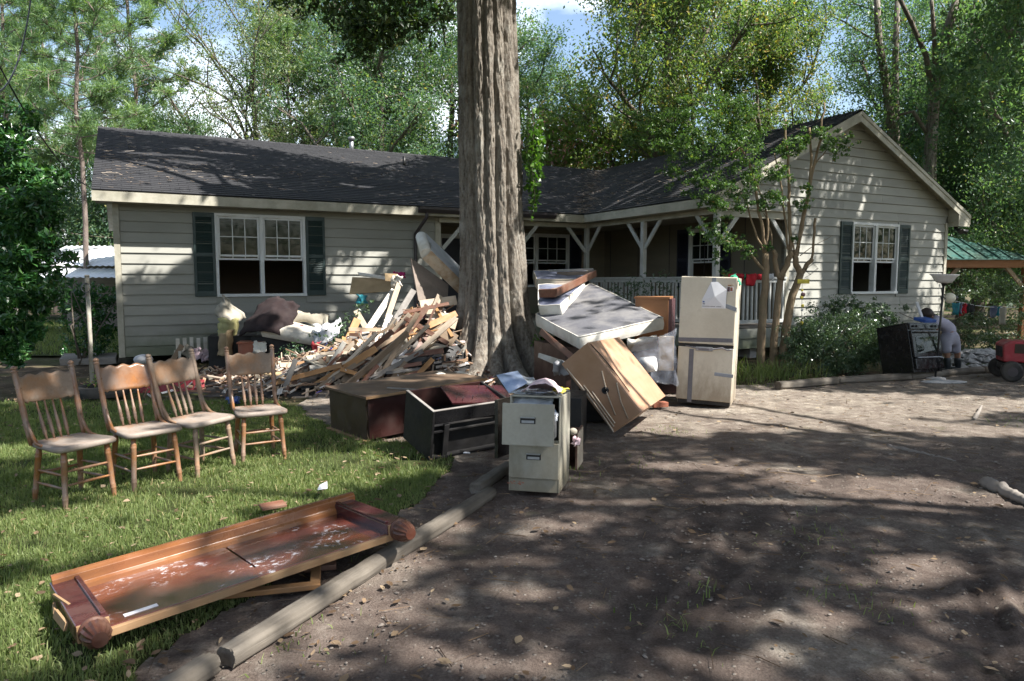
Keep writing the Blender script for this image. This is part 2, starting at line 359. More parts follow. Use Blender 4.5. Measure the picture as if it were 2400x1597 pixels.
M['greenmetal'] = worn('green_metal_roof', (.038, .105, .092), (.05, .13, .115), 2, .4, .5, .05, dirt=(.12, .14, .1), dirt_amt=.4)
M['concrete'] = worn('pale_rubble', (.44, .43, .42), (.34, .33, .32), 6, .9, bs=.6, fine=30)
M['blackiron'] = worn('black_iron', (.015, .016, .016), (.03, .028, .026), 10, .45)
M['dresser'] = wood('dresser_orange', (.34, .16, .07), (.27, .115, .05), .5, .4, (3., 30., 30.), dirt=(.25, .13, .06), dirt_amt=.4)
M['purple'] = wood('purple_veneer', (.12, .055, .06), (.09, .04, .045), .35, .5, (3., 30., 30.))
M['bluepaper'] = worn('blue_magazine', (.42, .50, .66), (.34, .42, .58), 5, .4, dirt=(.13, .2, .36), dirt_amt=.55, dirt_scale=8)
M['pink'] = worn('pink_paper', (.72, .52, .56), (.66, .47, .51), 5, .8, dirt=(.62, .56, .55), dirt_amt=.5)
def clear_mat(name, col, alpha, rough=.15):
    m, nt, b = new_mat(name); b.inputs['Base Color'].default_value = rgb(col); b.inputs['Roughness'].default_value = rough
    t = N(nt, 'BsdfTransparent'); ms = N(nt, 'MixShader'); f = ramp(nt, noise(nt, 9, 4), [(.35, alpha * .75), (.65, min(1., alpha * 1.3))])
    nt.links.new(f, ms.inputs[0]); nt.links.new(t.outputs[0], ms.inputs[1]); nt.links.new(b.outputs[0], ms.inputs[2])
    nt.links.new(ms.outputs[0], nt.nodes['Material Output'].inputs[0]); bump(nt, b, noise(nt, 14, 3), .6, .02); return m
M['bag'] = clear_mat('clear_plastic', (.66, .70, .76), .45)
M['bagdark'] = clear_mat('clear_plastic_bag', (.42, .45, .52), .15)
def glass_mat():
    m, nt, b = new_mat('window_glass'); b.inputs['Base Color'].default_value = (.02, .025, .022, 1); b.inputs['Roughness'].default_value = .03
    b.inputs['Specular IOR Level'].default_value = .5
    t = N(nt, 'BsdfTransparent'); t.inputs[0].default_value = (.8, .85, .82, 1); ms = N(nt, 'MixShader'); ms.inputs[0].default_value = .62
    nt.links.new(t.outputs[0], ms.inputs[1]); nt.links.new(b.outputs[0], ms.inputs[2]); nt.links.new(ms.outputs[0], nt.nodes['Material Output'].inputs[0]); return m
M['glass'] = glass_mat()
m, nt, b = new_mat('interior'); b.inputs['Base Color'].default_value = (.22, .16, .12, 1); b.inputs['Roughness'].default_value = .9; M['interior'] = m
def roof_mat():
    m, nt, b = new_mat('asphalt_shingle')
    v = coords(nt, 'UV')
    br = N(nt, 'TexBrick'); br.offset = .5; br.inputs['Scale'].default_value = 1; br.inputs['Brick Width'].default_value = .31; br.inputs['Row Height'].default_value = .142
    br.inputs['Mortar Size'].default_value = .006; br.inputs['Color1'].default_value = (.029, .029, .032, 1); br.inputs['Color2'].default_value = (.038, .038, .041, 1); br.inputs['Mortar'].default_value = (.01, .01, .012, 1)
    nt.links.new(v, br.inputs[0])
    col = mix(nt, .35, br.outputs[0], ramp(nt, noise(nt, 220, 2), [(.35, .0), (.7, 1.)]), 'SOFT_LIGHT')
    d = ramp(nt, noise(nt, .9, 8, .65), [(.5, 0.), (.75, .3)]); col = mix(nt, d, col, (.05, .047, .043))
    nt.links.new(col, b.inputs['Base Color']); b.inputs['Roughness'].default_value = .85; b.inputs['Specular IOR Level'].default_value = .25
    bump(nt, b, noise(nt, 200, 2), .5, .004); return m
M['roof'] = roof_mat()
def bark_mat(name, c, c2, c3, sc=1.):
    m, nt, b = new_mat(name)
    v = coords(nt, 'Object', (9 * sc, 9 * sc, 1.6 * sc)); g = noise(nt, 2.2, 8, .62, v)
    col = mix(nt, ramp(nt, g, [(.36, 0.), (.62, 1.)]), c, c2)
    li = ramp(nt, noise(nt, 2.6 * sc, 7, .6), [(.56, 0.), (.68, .55)]); col = mix(nt, li, col, c3)
    fs = ramp(nt, noise(nt, 26 * sc, 4), [(.4, 0.), (.72, .35)]); col = mix(nt, fs, col, c3)
    nt.links.new(col, b.inputs['Base Color']); b.inputs['Roughness'].default_value = .9; b.inputs['Specular IOR Level'].default_value = .2
    v2 = coords(nt, 'Object', (30 * sc, 30 * sc, 7 * sc)); bump(nt, b, noise(nt, 2., 6, .6, v2), .8, .02); return m
M['bark'] = bark_mat('oak_bark', (.088, .070, .055), (.235, .203, .165), (.36, .35, .31))
M['barkdark'] = bark_mat('dark_bark', (.10, .08, .062), (.17, .14, .11), (.24, .24, .2))
M['barkpine'] = bark_mat('pine_bark', (.13, .10, .085), (.21, .165, .14), (.28, .25, .22))
M['barksmooth'] = bark_mat('crepe_myrtle_bark', (.19, .135, .085), (.27, .20, .13), (.16, .15, .085), .7)
M['leafoak'] = leaf_mat('oak_leaves', [(0., (.020, .045, .012)), (.6, (.038, .078, .020)), (.93, (.07, .10, .022)), (1., (.20, .12, .02))])
M['leafdense'] = leaf_mat('dense_tree_leaves', [(0., (.060, .125, .085)), (.6, (.115, .20, .125)), (.95, (.22, .30, .16)), (1., (.30, .27, .10))], .48, .42, .38)
M['leafgold'] = leaf_mat('yellowing_leaves', [(0., (.075, .135, .070)), (.55, (.145, .225, .105)), (.85, (.28, .30, .12)), (1., (.44, .30, .08))], .48, .42, .4)
M['leafpale'] = leaf_mat('pale_airy_leaves', [(0., (.13, .18, .11)), (.6, (.21, .27, .15)), (.9, (.3, .34, .18)), (1., (.3, .23, .1))], .4, .4)
M['needle'] = leaf_mat('pine_needles', [(0., (.085, .16, .09)), (.6, (.16, .26, .125)), (1., (.28, .36, .14))], .42, .45)
M['leafmag'] = leaf_mat('glossy_evergreen_leaves', [(0., (.020, .075, .028)), (.6, (.045, .13, .035)), (1., (.10, .21, .045))], .3, .26, .7)
M['leafbush'] = leaf_mat('bush_leaves', [(0., (.045, .085, .045)), (.6, (.08, .135, .07)), (1., (.16, .21, .10))], .25, .28, .7)
M['leafivy'] = leaf_mat('vine_leaves', [(0., (.04, .11, .015)), (.6, (.075, .17, .025)), (1., (.15, .25, .05))], .4, .35)
M['leafcrepe'] = leaf_mat('crepe_myrtle_leaves', [(0., (.045, .10, .035)), (.6, (.085, .165, .055)), (.92, (.17, .25, .07)), (1., (.35, .15, .03))], .38, .38)
M['bloom'] = leaf_mat('pink_bloom_leaves', [(0., (.12, .21, .05)), (.72, (.24, .33, .09)), (.8, (.62, .3, .34)), (1., (.7, .4, .44))], .45, .5)
M['far'] = leaf_mat('far_wood_leaves', [(0., (.045, .085, .05)), (.6, (.08, .13, .07)), (1., (.14, .19, .09))], .3, .5)
M['grass'] = leaf_mat('grass_blades', [(0., (.10, .145, .045)), (.5, (.175, .225, .08)), (.8, (.25, .28, .12)), (.91, (.34, .31, .15)), (1., (.42, .35, .19))], .4, .5, .35)
M['dry'] = leaf_mat('dry_leaf_litter', [(0., (.08, .05, .03)), (.5, (.17, .11, .065)), (1., (.33, .25, .165))], .2, .7, .3)
M['straw'] = leaf_mat('pine_straw', [(0., (.14, .10, .075)), (.5, (.26, .20, .15)), (1., (.38, .33, .28))], .1, .8, .2)
M['stone'] = leaf_mat('gravel_stone', [(0., (.10, .08, .068)), (.55, (.16, .135, .115)), (.88, (.22, .19, .165)), (1., (.34, .31, .27))], 0., .85, .25)
M['chips'] = leaf_mat('debris_chips', [(0., (.045, .03, .024)), (.3, (.16, .09, .06)), (.55, (.36, .24, .15)), (.8, (.5, .42, .34)), (.95, (.65, .62, .6)), (.97, (.4, .07, .08)), (.985, (.05, .1, .4)), (1., (.6, .5, .1))], 0., .8, .3)
# ================================================================== the house
HX, HY, HA = -7.0562, 12.6701, .4913
def H(s, t, z=0.): return np.array([HX + s * math.cos(HA) - t * math.sin(HA), HY + s * math.sin(HA) + t * math.cos(HA), z])
house = thing('house', 'single-storey beige clapboard house with dark shingle roof, green shutters and a corner porch', 'house', (HX, HY, 0), HA)
EZ, RZ, TG, SW, SE = 3.07, 5.05, -4.348, 11.95, 17.4          # eave, ridge, gable plane, wing walls
rng = random.Random(5)
def roof_mesh():
    V, F, UV = [], [], []
    def plane(o, e, up, D, lo, hi, seed):
        """o: point on the eave line, e: along the eave, up: unit vector up the slope, D: slope length, lo/hi(d): extent along e"""
        o, e, up = map(lambda q: np.array(q, float), (o, e, up)); n = np.cross(e, up); n = n if n[2] > 0 else -n
        k = int(math.ceil(D / .142))
        for i in range(k):
            d0, d1 = i * D / k, min(D, (i + 1) * D / k + .02)
            L = hi(d0) - lo(d0); m = max(1, int(abs(L) / .9))
            for j in range(m):
                a0, a1 = lo(d0) + L * j / m, lo(d0) + L * (j + 1) / m
                L1 = hi(d1) - lo(d1); b0, b1 = lo(d1) + L1 * j / m, lo(d1) + L1 * (j + 1) / m
                h0 = .007 + .005 * vnoise(a0 * 1.1, i * .7, seed) ; h1 = .007 + .005 * vnoise(a1 * 1.1, i * .7, seed)
                P = [o + e * a0 + up * d0 + n * h0, o + e * a1 + up * d0 + n * h1, o + e * b1 + up * d1 + n * .002, o + e * b0 + up * d1 + n * .002,
                     o + e * a0 + up * d0 - n * .006, o + e * a1 + up * d0 - n * .006]
                b = len(V); V.extend(P); uv = [(a0, d0), (a1, d0), (b1, d1), (b0, d1), (a0, d0 - .01), (a1, d0 - .01)]
                for f in ((0, 1, 2, 3), (4, 5, 1, 0)):
                    F.append(tuple(b + q for q in f)); UV.extend(uv[q] for q in f)
    r1 = 5.226; D1 = math.hypot(r1, RZ - EZ); u1 = np.array([0, r1, RZ - EZ]) / D1
    plane((0, -.456, EZ), (1, 0, 0), u1, D1, lambda d: -.29, lambda d: 9.66 + 4.11 * d / D1, 1)
    plane((0, 9.996, EZ), (1, 0, 0), u1 * [1, -1, 1], D1, lambda d: -.29, lambda d: 17.88 - 4.11 * d / D1, 2)
    r2 = 4.11; D2 = math.hypot(r2, RZ - EZ); u2 = np.array([r2, 0, RZ - EZ]) / D2
    plane((9.66, 0, EZ), (0, 1, 0), u2, D2, lambda d: TG - .29, lambda d: -.456 + 5.226 * d / D2, 3)
    plane((17.88, 0, EZ), (0, 1, 0), u2 * [-1, 1, 1], D2, lambda d: TG - .29, lambda d: 9.99 - 5.2 * d / D2, 4)
    # ridge caps
    def cap(a, b, side):
        a, b, side = map(lambda q: np.array(q, float), (a, b, side)); k = int(np.linalg.norm(b - a) / .25)
        for i in range(k):
            p, q = a + (b - a) * i / k, a + (b - a) * (i + 1.15) / k; w = side * .15
            P = [p + w - [0, 0, .055], p + [0, 0, .03], p - w - [0, 0, .055], q + w - [0, 0, .07], q + [0, 0, .018], q - w - [0, 0, .07]]
            c = len(V); V.extend(P)
            for f in ((0, 1, 4, 3), (1, 2, 5, 4)):
                F.append(tuple(c + x for x in f)); UV.extend([(0, i * .2), (.15, i * .2), (.15, i * .2 + .2), (0, i * .2 + .2)])
    cap((-.29, 4.77, RZ), (13.8, 4.77, RZ), (0, 1, 0)); cap((13.77, TG - .29, RZ), (13.77, 5, RZ), (1, 0, 0))
    me = bpy.data.meshes.new('roof'); me.from_pydata([tuple(p) for p in V], [], F); me.materials.append(M['roof'])
    uvl = me.uv_layers.new(name='UVMap'); uvl.data.foreach_set('uv', np.array(UV, np.float32).ravel()); me.update(); return me
roof = put('roof', roof_mesh(), house)
# deck under the shingles (closes the attic)
d = MB()
def slab(pts, th=.05):
    P = np.array(pts, float); Q = P - [0, 0, th]; k = len(P)
    d.add(list(P) + list(Q), [tuple(range(k)), tuple(range(k, 2 * k))[::-1]] + [(i, k + i, k + (i + 1) % k, (i + 1) % k) for i in range(k)])
z0 = EZ - .03; z1 = RZ - .03
slab([(-.28, -.44, z0), (9.66, -.44, z0), (13.77, 4.77, z1), (-.28, 4.77, z1)])
slab([(-.28, 9.98, z0), (-.28, 4.77, z1), (13.77, 4.77, z1), (17.87, 9.98, z0)])
slab([(9.68, TG - .27, z0), (13.77, TG - .27, z1), (13.77, 4.77, z1), (9.68, -.44, z0)])
slab([(17.86, TG - .27, z0), (17.86, 9.98, z0), (13.77, 4.77, z1), (13.77, TG - .27, z1)])
d.build('roof_deck', M['soffit'], house)

def planks(parent, Mx, xl, xr, z0, z1, openings=(), ex=.187, mat=None, seed=0, name='plank'):
    rr = random.Random(seed); k = int(math.ceil((z1 - z0) / ex - .05)); mt = mat or M['siding']
    for i in range(k):
        a = z0 + i * ex; b = min(z1, a + ex); L0, L1, R0, R1 = xl(a), xl(b), xr(a), xr(b)
        if min(R0, R1) - max(L0, L1) < .02 and R0 - L0 < .05: continue
        if R1 < L1: R1 = L1 = (R1 + L1) / 2
        cuts = [(L0, L1, R0, R1)]
        for (ox0, ox1, oz0, oz1) in openings:
            if b > oz0 + .02 and a < oz1 - .02:
                new = []
                for (p0, p1, q0, q1) in cuts:
                    if q0 <= ox0 or p0 >= ox1: new.append((p0, p1, q0, q1)); continue
                    if ox0 - p0 > .03: new.append((p0, p1, ox0, ox0))
                    if q0 - ox1 > .03: new.append((ox1, ox1, q0, q1))
                cuts = new
        fin = []
        for (p0, p1, q0, q1) in cuts:
            if q0 - p0 > 3.2:
                c = p0 + (q0 - p0) * rr.uniform(.3, .7); fin += [(p0, p1, c - .0015, c - .0015), (c + .0015, c + .0015, q0, q1)]
            else: fin.append((p0, p1, q0, q1))
        for (p0, p1, q0, q1) in fin:
            w = rr.uniform(-.002, .002); zb = a + rr.uniform(-.002, .002)
            mb = MB(Mx)
            mb.add([(p0, 0, zb), (q0, 0, zb), (q0, -.034 + w, zb), (p0, -.034 + w, zb), (p1, 0, b - .014), (q1, 0, b - .014), (q1, -.012, b - .014), (p1, -.012, b - .014)],
                   [(0, 1, 2, 3), (7, 6, 5, 4), (3, 2, 6, 7), (1, 0, 4, 5), (0, 3, 7, 4), (2, 1, 5, 6)])
            mb.build(name, mt, parent)
def wall(name, Mx, x0, x1, z0, z1, openings=(), th=.09, mat=None):
    mb = MB(Mx); xs = sorted(set([x0, x1] + [o[i] for o in openings for i in (0, 1)])); 
    for a, b in zip(xs[:-1], xs[1:]):
        ops = [o for o in openings if o[0] < (a + b) / 2 < o[1]]
        z = z0
        for o in sorted(ops, key=lambda q: q[2]):
            mb.box(((a + b) / 2, th / 2, (z + o[2]) / 2), (b - a, th, o[2] - z)); z = o[3]
        mb.box(((a + b) / 2, th / 2, (z + z1) / 2), (b - a, th, z1 - z))
    return mb.build(name, mat or M['siding'], house)
I4 = Matrix.Identity(4)
MG = Matrix.Translation((0, TG, 0))
MP = Matrix.Translation((0, 1.9, 0))
MWW = Matrix(((0, 1, 0, SW), (-1, 0, 0, 0), (0, 0, 1, 0), (0, 0, 0, 1)))       # faces -s, x = -t
MS6 = Matrix(((0, -1, 0, 6.2), (1, 0, 0, 0), (0, 0, 1, 0), (0, 0, 0, 1)))      # faces +s, x = t
ML0 = Matrix(((0, 1, 0, 0), (-1, 0, 0, 0), (0, 0, 1, 0), (0, 0, 0, 1)))        # faces -s at s=0
WL = (1.66, 3.33, 1.22, 2.79); WG = (13.97, 15.57, 1.23, 2.78); WW = (1.56, 2.5, 1.3, 2.73); WB = (8.72, 10.77, 1.35, 2.76); DB = (6.95, 7.85, .6, 2.66)
fw = wall('front_wall', I4, 0, 6.2, .156, 2.95, [WL])
planks(fw, I4, lambda z: .1, lambda z: 6.1, .156, 2.95, [WL], seed=1)
tb = MB(); tb.box((.045, -.02, 1.53), (.1, .05, 2.76)); tb.build('corner_board', M['trim'], house, .004)
tb = MB(); tb.box((6.16, -.02, 1.6), (.13, .05, 2.6)); tb.box((6.215, .04, 1.6), (.03, .13, 2.6)); tb.build('corner_board', M['trim'], house, .004)
gw = wall('gable_wall', MG, SW, SE, .5, 2.95, [WG])
gp = MB(MG); gp.prism([(10.0, 2.9), (SE, 2.9), (SE, 3.2), (13.77, 4.9), (10., 3.12)], .0, .08, T=lambda x, y, z: (x, z, y)); gp.build('gable_panel', M['siding'], house)
roofL = lambda z: 9.66 + (z - EZ + .06) * 4.11 / (RZ - EZ); roofR = lambda z: 17.88 - (z - EZ + .06) * 4.11 / (RZ - EZ)
planks(gw, MG, lambda z: (SW + .1 if z < 2.86 else max(9.98, roofL(z))), lambda z: (SE - .09 if z < 2.95 else min(SE - .0, roofR(z))), .42, RZ - .12, [WG], seed=2)
for xx in (SW + .045, SE - .04):
    tb = MB(MG); tb.box((xx, -.021, 1.66), (.1, .05, 2.45)); tb.build('corner_board', M['trim'], house, .004)
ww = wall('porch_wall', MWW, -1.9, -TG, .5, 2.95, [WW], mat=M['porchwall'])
for x in np.arange(-1.6, 4.3, 1.22):
    sb = MB(MWW); sb.box((x, -.004, 1.75), (.012, .014, 2.3)); sb.build('seam_batten', M['gutter'], ww)
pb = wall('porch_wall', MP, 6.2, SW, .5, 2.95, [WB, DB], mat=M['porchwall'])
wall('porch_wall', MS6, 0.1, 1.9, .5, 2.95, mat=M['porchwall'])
wall('side_wall', ML0, -9.5, 0, .156, 2.95)
sp_ = MB(); sp_.prism([(0, 2.95), (9.5, 2.95), (4.77, 4.9)], .0, .09, T=lambda x, y, z: (z, x, y)); sp_.build('gable_panel', M['siding'], house)
ME_ = Matrix(((0, -1, 0, SE), (1, 0, 0, 0), (0, 0, 1, 0), (0, 0, 0, 1)))
wall('side_wall', ME_, TG, 9.5, .4, 2.95)
MBK = Matrix(((-1, 0, 0, 0), (0, -1, 0, 9.5), (0, 0, 1, 0), (0, 0, 0, 1))); wall('back_wall', MBK, -SE, 0, .2, 2.95)
# inside: floor, partition, ceiling - dark flooded rooms
mb = MB(); mb.box((5.9, 5.6, .5), (11.7, 7.5, .1)); mb.box((3., .98, .5), (6.0, 1.75, .1)); mb.box((14.7, 2.5, .5), (5.2, 13.4, .1)); mb.box((3.1, 3.4, 1.75), (5.9, .1, 2.4)); mb.box((14.7, -.9, 1.75), (5.2, .1, 2.4))
mb.box((2.1, 3.3, 1.4), (.9, .05, 1.5)); mb.box((14.2, -1., 1.4), (.8, .05, 1.6)); mb.box((4.4, 2., 1.2), (.06, 2.6, 1.3)); mb.build('interior_partition', M['interior'], house)
mb = MB(); mb.box((3.1, 4.7, 2.93), (6.1, 9.4, .03)); mb.box((14.67, 2.6, 2.93), (5.4, 13.8, .03)); mb.build('ceiling', M['interior'], house)

def window(Mx, o, units=2, cols=3, mat='vinyl'):
    x0, x1, z0, z1 = o; mt = M[mat]
    f = MB(Mx); w = .055; yc, dp = .015, .13
    f.box(((x0 + x1) / 2, yc, z1 - w / 2), (x1 - x0, dp, w)); f.box(((x0 + x1) / 2, yc - .012, z0 + w / 2), (x1 - x0 + .0, dp + .02, w))
    f.box((x0 + w / 2, yc, (z0 + z1) / 2), (w, dp - .004, z1 - z0 - 2 * w)); f.box((x1 - w / 2, yc, (z0 + z1) / 2), (w, dp - .004, z1 - z0 - 2 * w))
    inner = x1 - x0 - 2 * w; mw = .075
    uw = (inner - mw * (units - 1)) / units
    for i in range(1, units): f.box((x0 + w + uw * i + mw * (i - .5), yc - .002, (z0 + z1) / 2), (mw, dp - .002, z1 - z0 - 2 * w))
    fr = f.build('window', mt, house, .004)
    zm = (z0 + z1) / 2
    for i in range(units):
        a = x0 + w + i * (uw + mw); b = a + uw
        for (y, lo, hi, nm) in ((.006, zm - .02, z1 - w, 'upper_sash'), (.042, zm - .085, z1 - w - .115, 'lower_sash')):
            s = MB(Mx); t = .036
            s.box(((a + b) / 2, y, lo + t / 2), (b - a, .03, t)); s.box(((a + b) / 2, y, hi - t / 2), (b - a, .03, t))
            s.box((a + t / 2, y, (lo + hi) / 2), (t, .028, hi - lo - 2 * t)); s.box((b - t / 2, y, (lo + hi) / 2), (t, .028, hi - lo - 2 * t))
            for c in range(1, cols): s.box((a + t + (b - a - 2 * t) * c / cols, y, (lo + hi) / 2), (.016, .02, hi - lo - 2 * t))
            s.box(((a + b) / 2, y + .001, (lo + hi) / 2 + .0), (b - a - 2 * t, .018, .016))
            s.build(nm, mt, fr)
            for c in range(cols):
                for r_ in range(2):
                    ca, cb = a + t + (b - a - 2 * t) * c / cols, a + t + (b - a - 2 * t) * (c + 1) / cols
                    ra, rb = lo + t + (hi - lo - 2 * t) * r_ / 2, lo + t + (hi - lo - 2 * t) * (r_ + 1) / 2
                    p = MB(Mx); p.box(((ca + cb) / 2, y + rng.uniform(-.001, .001), (ra + rb) / 2), (cb - ca, .004, rb - ra)); p.build('pane', M['glass'], fr)
    return fr
window(I4, WL); window(MG, WG); window(MWW, WW, 1); window(MP, WB)
mb = MB(MP); mb.box((6.98, -.02, 1.63), (.09, .1, 2.06)); mb.box((7.82, -.02, 1.63), (.09, .1, 2.06)); mb.box((7.4, -.022, 2.62), (.93, .1, .1)); dr = mb.build('door_frame', M['vinyl'], house)
mb = MB(MP); mb.box((7.4, .03, 1.6), (.75, .04, 1.96)); mb.build('door', M['shutterdark'], dr)
def shutter(Mx, x0, x1, z0, z1, mt):
    s = MB(Mx); y = -.042; t = .048; zm = z0 + (z1 - z0) * .5
    s.box((x0 + t / 2, y, (z0 + z1) / 2), (t, .032, z1 - z0)); s.box((x1 - t / 2, y, (z0 + z1) / 2), (t, .032, z1 - z0))
    for zz, h in ((z0 + .05, .1), (z1 - .04, .08), (zm, .07)): s.box(((x0 + x1) / 2, y, zz), (x1 - x0 - 2 * t, .03, h))
    o = s.build('shutter', mt, house, .003)
    l = MB(Mx)
    for lo, hi in ((z0 + .1, zm - .035), (zm + .035, z1 - .08)):
        n = int((hi - lo) / .035)
        for i in range(n):
            zc = lo + (hi - lo) * (i + .5) / n; dx = (x1 - x0) / 2 - t; xc = (x0 + x1) / 2
            l.add([(xc - dx, y + .012, zc + .014), (xc + dx, y + .012, zc + .014), (xc + dx, y - .013, zc - .016), (xc - dx, y - .013, zc - .016)], [(0, 1, 2, 3)])
        l.box(((x0 + x1) / 2, y + .016, (lo + hi) / 2), (x1 - x0 - 2 * t, .004, hi - lo))
    l.build('louvers', mt, o, kind='stuff')
shutter(I4, 1.285, 1.655, 1.23, 2.79, M['shutter']); shutter(I4, 3.335, 3.71, 1.23, 2.79, M['shutter'])
shutter(MG, 13.58, 13.965, 1.23, 2.78, M['shutter']); shutter(MG, 15.575, 15.96, 1.23, 2.78, M['shutter'])
shutter(MWW, 1.17, 1.555, 1.3, 2.73, M['shutterdark']); shutter(MWW, 2.505, 2.9, 1.3, 2.73, M['shutterdark']); shutter(MP, 10.775, 11.15, 1.35, 2.76, M['shutterdark'])
# eaves: fascia, soffit, gutter, downspout, rakes
mb = MB(); mb.box((4.69, -.445, 2.965), (9.96, .025, .17)); mb.build('fascia', M['trim'], house)
mb = MB(); mb.box((9.672, -2.54, 2.965), (.025, 4.18, .17)); mb.build('fascia', M['trim'], house)
mb = MB(); mb.box((17.868, 2.6, 2.965), (.025, 14.4, .17)); mb.build('fascia', M['trim'], house)
mb = MB(); mb.box((-.275, 4.77, 2.94), (.025, .1, .1)); mb.build('fascia', M['trim'], house)
mb = MB(); mb.box((3.0, -.215, 2.885), (6.5, .43, .02)); mb.box((9.08, .735, 2.885), (5.66, 2.33, .02)); mb.box((10.8, -2.45, 2.883), (2.23, 4.2, .02)); mb.box((17.62, 2.6, 2.885), (.46, 14.2, .02)); mb.build('soffit', M['soffit'], house)
mb = MB()
gx0, gx1 = 5.55, 8.85
mb.prism([(-.458, 3.05), (-.458, 2.93), (-.53, 2.93), (-.575, 3.0), (-.575, 3.05), (-.56, 3.05), (-.56, 3.0), (-.525, 2.945), (-.47, 2.945), (-.47, 3.05)], gx0, gx1, T=lambda x, y, z: (z, x, y)); mb.build('gutter', M['gutter'], house)
mb = MB(); mb.tube([(5.72, -.52, 2.93), (5.72, -.51, 2.84), (5.66, -.3, 2.66), (5.63, -.075, 2.52), (5.63, -.065, 2.3), (5.63, -.065, .4), (5.63, -.13, .3)], .038, 8); mb.build('downspout', M['gutter'], house)
def rake(sgn):
    mb = MB(); s0 = 13.77 + sgn * 4.11; s1 = 13.77
    up = np.array([-sgn * 4.11, 0, RZ - EZ]); up = up / np.linalg.norm(up); n = np.array([sgn * (RZ - EZ), 0, 4.11]); n /= np.linalg.norm(n)
    a = np.array([s0, TG - .28, EZ - .012]); b = np.array([s1, TG - .28, RZ - .012])
    for off, w, y in ((0, .19, 0), (.0, .07, -.016)):
        P = [a - n * 0 + [0, y, 0], b + [0, y, 0], b - n * w + [0, y, 0] - np.array([0, 0, 0]), a - n * w + [0, y, 0]]
        P[2] = b - np.array([0, 0, w / n[2]]) + [0, y, 0]; P[3] = a - np.array([0, 0, w / n[2]]) + [0, y, 0]
        P = P + [q + np.array([0, .025, 0]) for q in P]
        mb.add(P, [(0, 1, 2, 3), (7, 6, 5, 4), (0, 4, 5, 1), (1, 5, 6, 2), (2, 6, 7, 3), (3, 7, 4, 0)])
    mb.build('rake_board', M['trim'], house)
rake(-1); rake(1)
mb = MB(); mb.prism([(17.86, 3.0), (17.86, 2.8), (17.42, 2.8), (17.42, 3.2)], TG - .275, TG - .01, T=lambda x, y, z: (x, z, y)); mb.build('eave_return', M['trim'], house)
mb = MB(); mb.tube([(17.62, TG - .1, 2.8), (17.62, TG - .1, 2.72)], .05, 8); mb.tube([(17.6, TG - .12, 2.74), (17.5, TG - .3, 2.66)], [.03, .06], 8); mb.tube([(17.66, TG - .12, 2.74), (17.78, TG - .28, 2.66)], [.03, .06], 8); mb.build('flood_lamp', M['blackiron'], house)
# porch
mb = MB(); mb.box((10.97, -1.25, .62), (1.95, 6.3, .05)); mb.box((8.09, .9, .62), (3.8, 1.95, .05)); mb.build('porch_floor', M['greywood'], house)
pskm = [(Matrix.Translation((0, -4.47, 0)), 10.0, SW), (Matrix(((0, 1, 0, 9.98), (-1, 0, 0, 0), (0, 0, 1, 0), (0, 0, 0, 1))), -.0, 4.46), (Matrix.Translation((0, -.08, 0)), 6.2, 9.97)]
for Mx, a, b in pskm:
    s = MB(Mx); s.box(((a + b) / 2, .03, .46), (b - a, .04, .25)); so = s.build('porch_skirt', M['siding'], house)
    planks(so, Mx, lambda z: a, lambda z: b, .2, .594, seed=9, ex=.197)
def post(s, t, z0=.645, z1=2.78, w=.1, braces=(), flare=None):
    mb = MB(); mb.box((s, t, (z0 + z1) / 2), (w, w, z1 - z0)); o = mb.build('post', M['white'], house, .006)
    for (ds, dt) in braces:
        b = MB(); b.bar((s + ds * .04, t + dt * .04, 2.22), (s + ds * .56, t + dt * .56, 2.80), .035, .085, up=(0, 0, 1)); b.build('brace', M['white'], o, .003)
post(10., -.1, braces=[(-1, 0), (0, -1)]); post(10., -2.27, braces=[(0, -1), (0, 1)]); post(10., -4.44, braces=[(0, 1), (1, 0)])
post(8.05, -.1, braces=[(-1, 0), (1, 0)])
b = MB(); b.bar((6.27, -.03, 2.22), (6.8, -.03, 2.8), .035, .08); b.build('brace', M['white'], house)
b = MB(); b.bar((SW - .04, -4.44, 2.22), (SW - .56, -4.44, 2.8), .035, .08); b.build('brace', M['white'], house)
mb = MB(); mb.box((8.1, -.1, 2.83), (3.9, .1, .1)); mb.box((10., -2.32, 2.831), (.1, 4.34, .1)); mb.box((10.98, -4.43, 2.82), (1.95, .1, .16)); mb.build('porch_beam', M['trim'], house)
def railing(a, b, n):
    a = np.array(a, float); b = np.array(b, float)
    r = MB(); r.bar(a + [0, 0, 1.58], b + [0, 0, 1.58], .09, .04); r.bar(a + [0, 0, 1.52], b + [0, 0, 1.52], .04, .07); r.bar(a + [0, 0, .72], b + [0, 0, .72], .04, .07)
    o = r.build('railing', M['white'], house, .004)
    bm_ = MB(); bm_.box((0, 0, 1.12), (.036, .036, .76)); me = bm_.mesh('baluster', M['white'])
    for i in range(n):
        p = a + (b - a) * (i + .5) / n; q = put('baluster', me, o, loc=(p[0], p[1], 0)); q.rotation_euler = (R(rng.uniform(-.6, .6)), R(rng.uniform(-.6, .6)), R(rng.uniform(-6, 6)) + (0 if i % 9 else .1))
railing((10, -.16, 0), (10, -2.21, 0), 17); railing((10, -2.33, 0), (10, -4.38, 0), 17); railing((10.06, -4.44, 0), (SW - .06, -4.44, 0), 15)
for s in (10.2, 11.2):
    for t in (-4.2, -2, .3):
        mb = MB(); mb.box((s, t, .29), (.3, .3, .6)); mb.build('pier', M['concrete'], house)
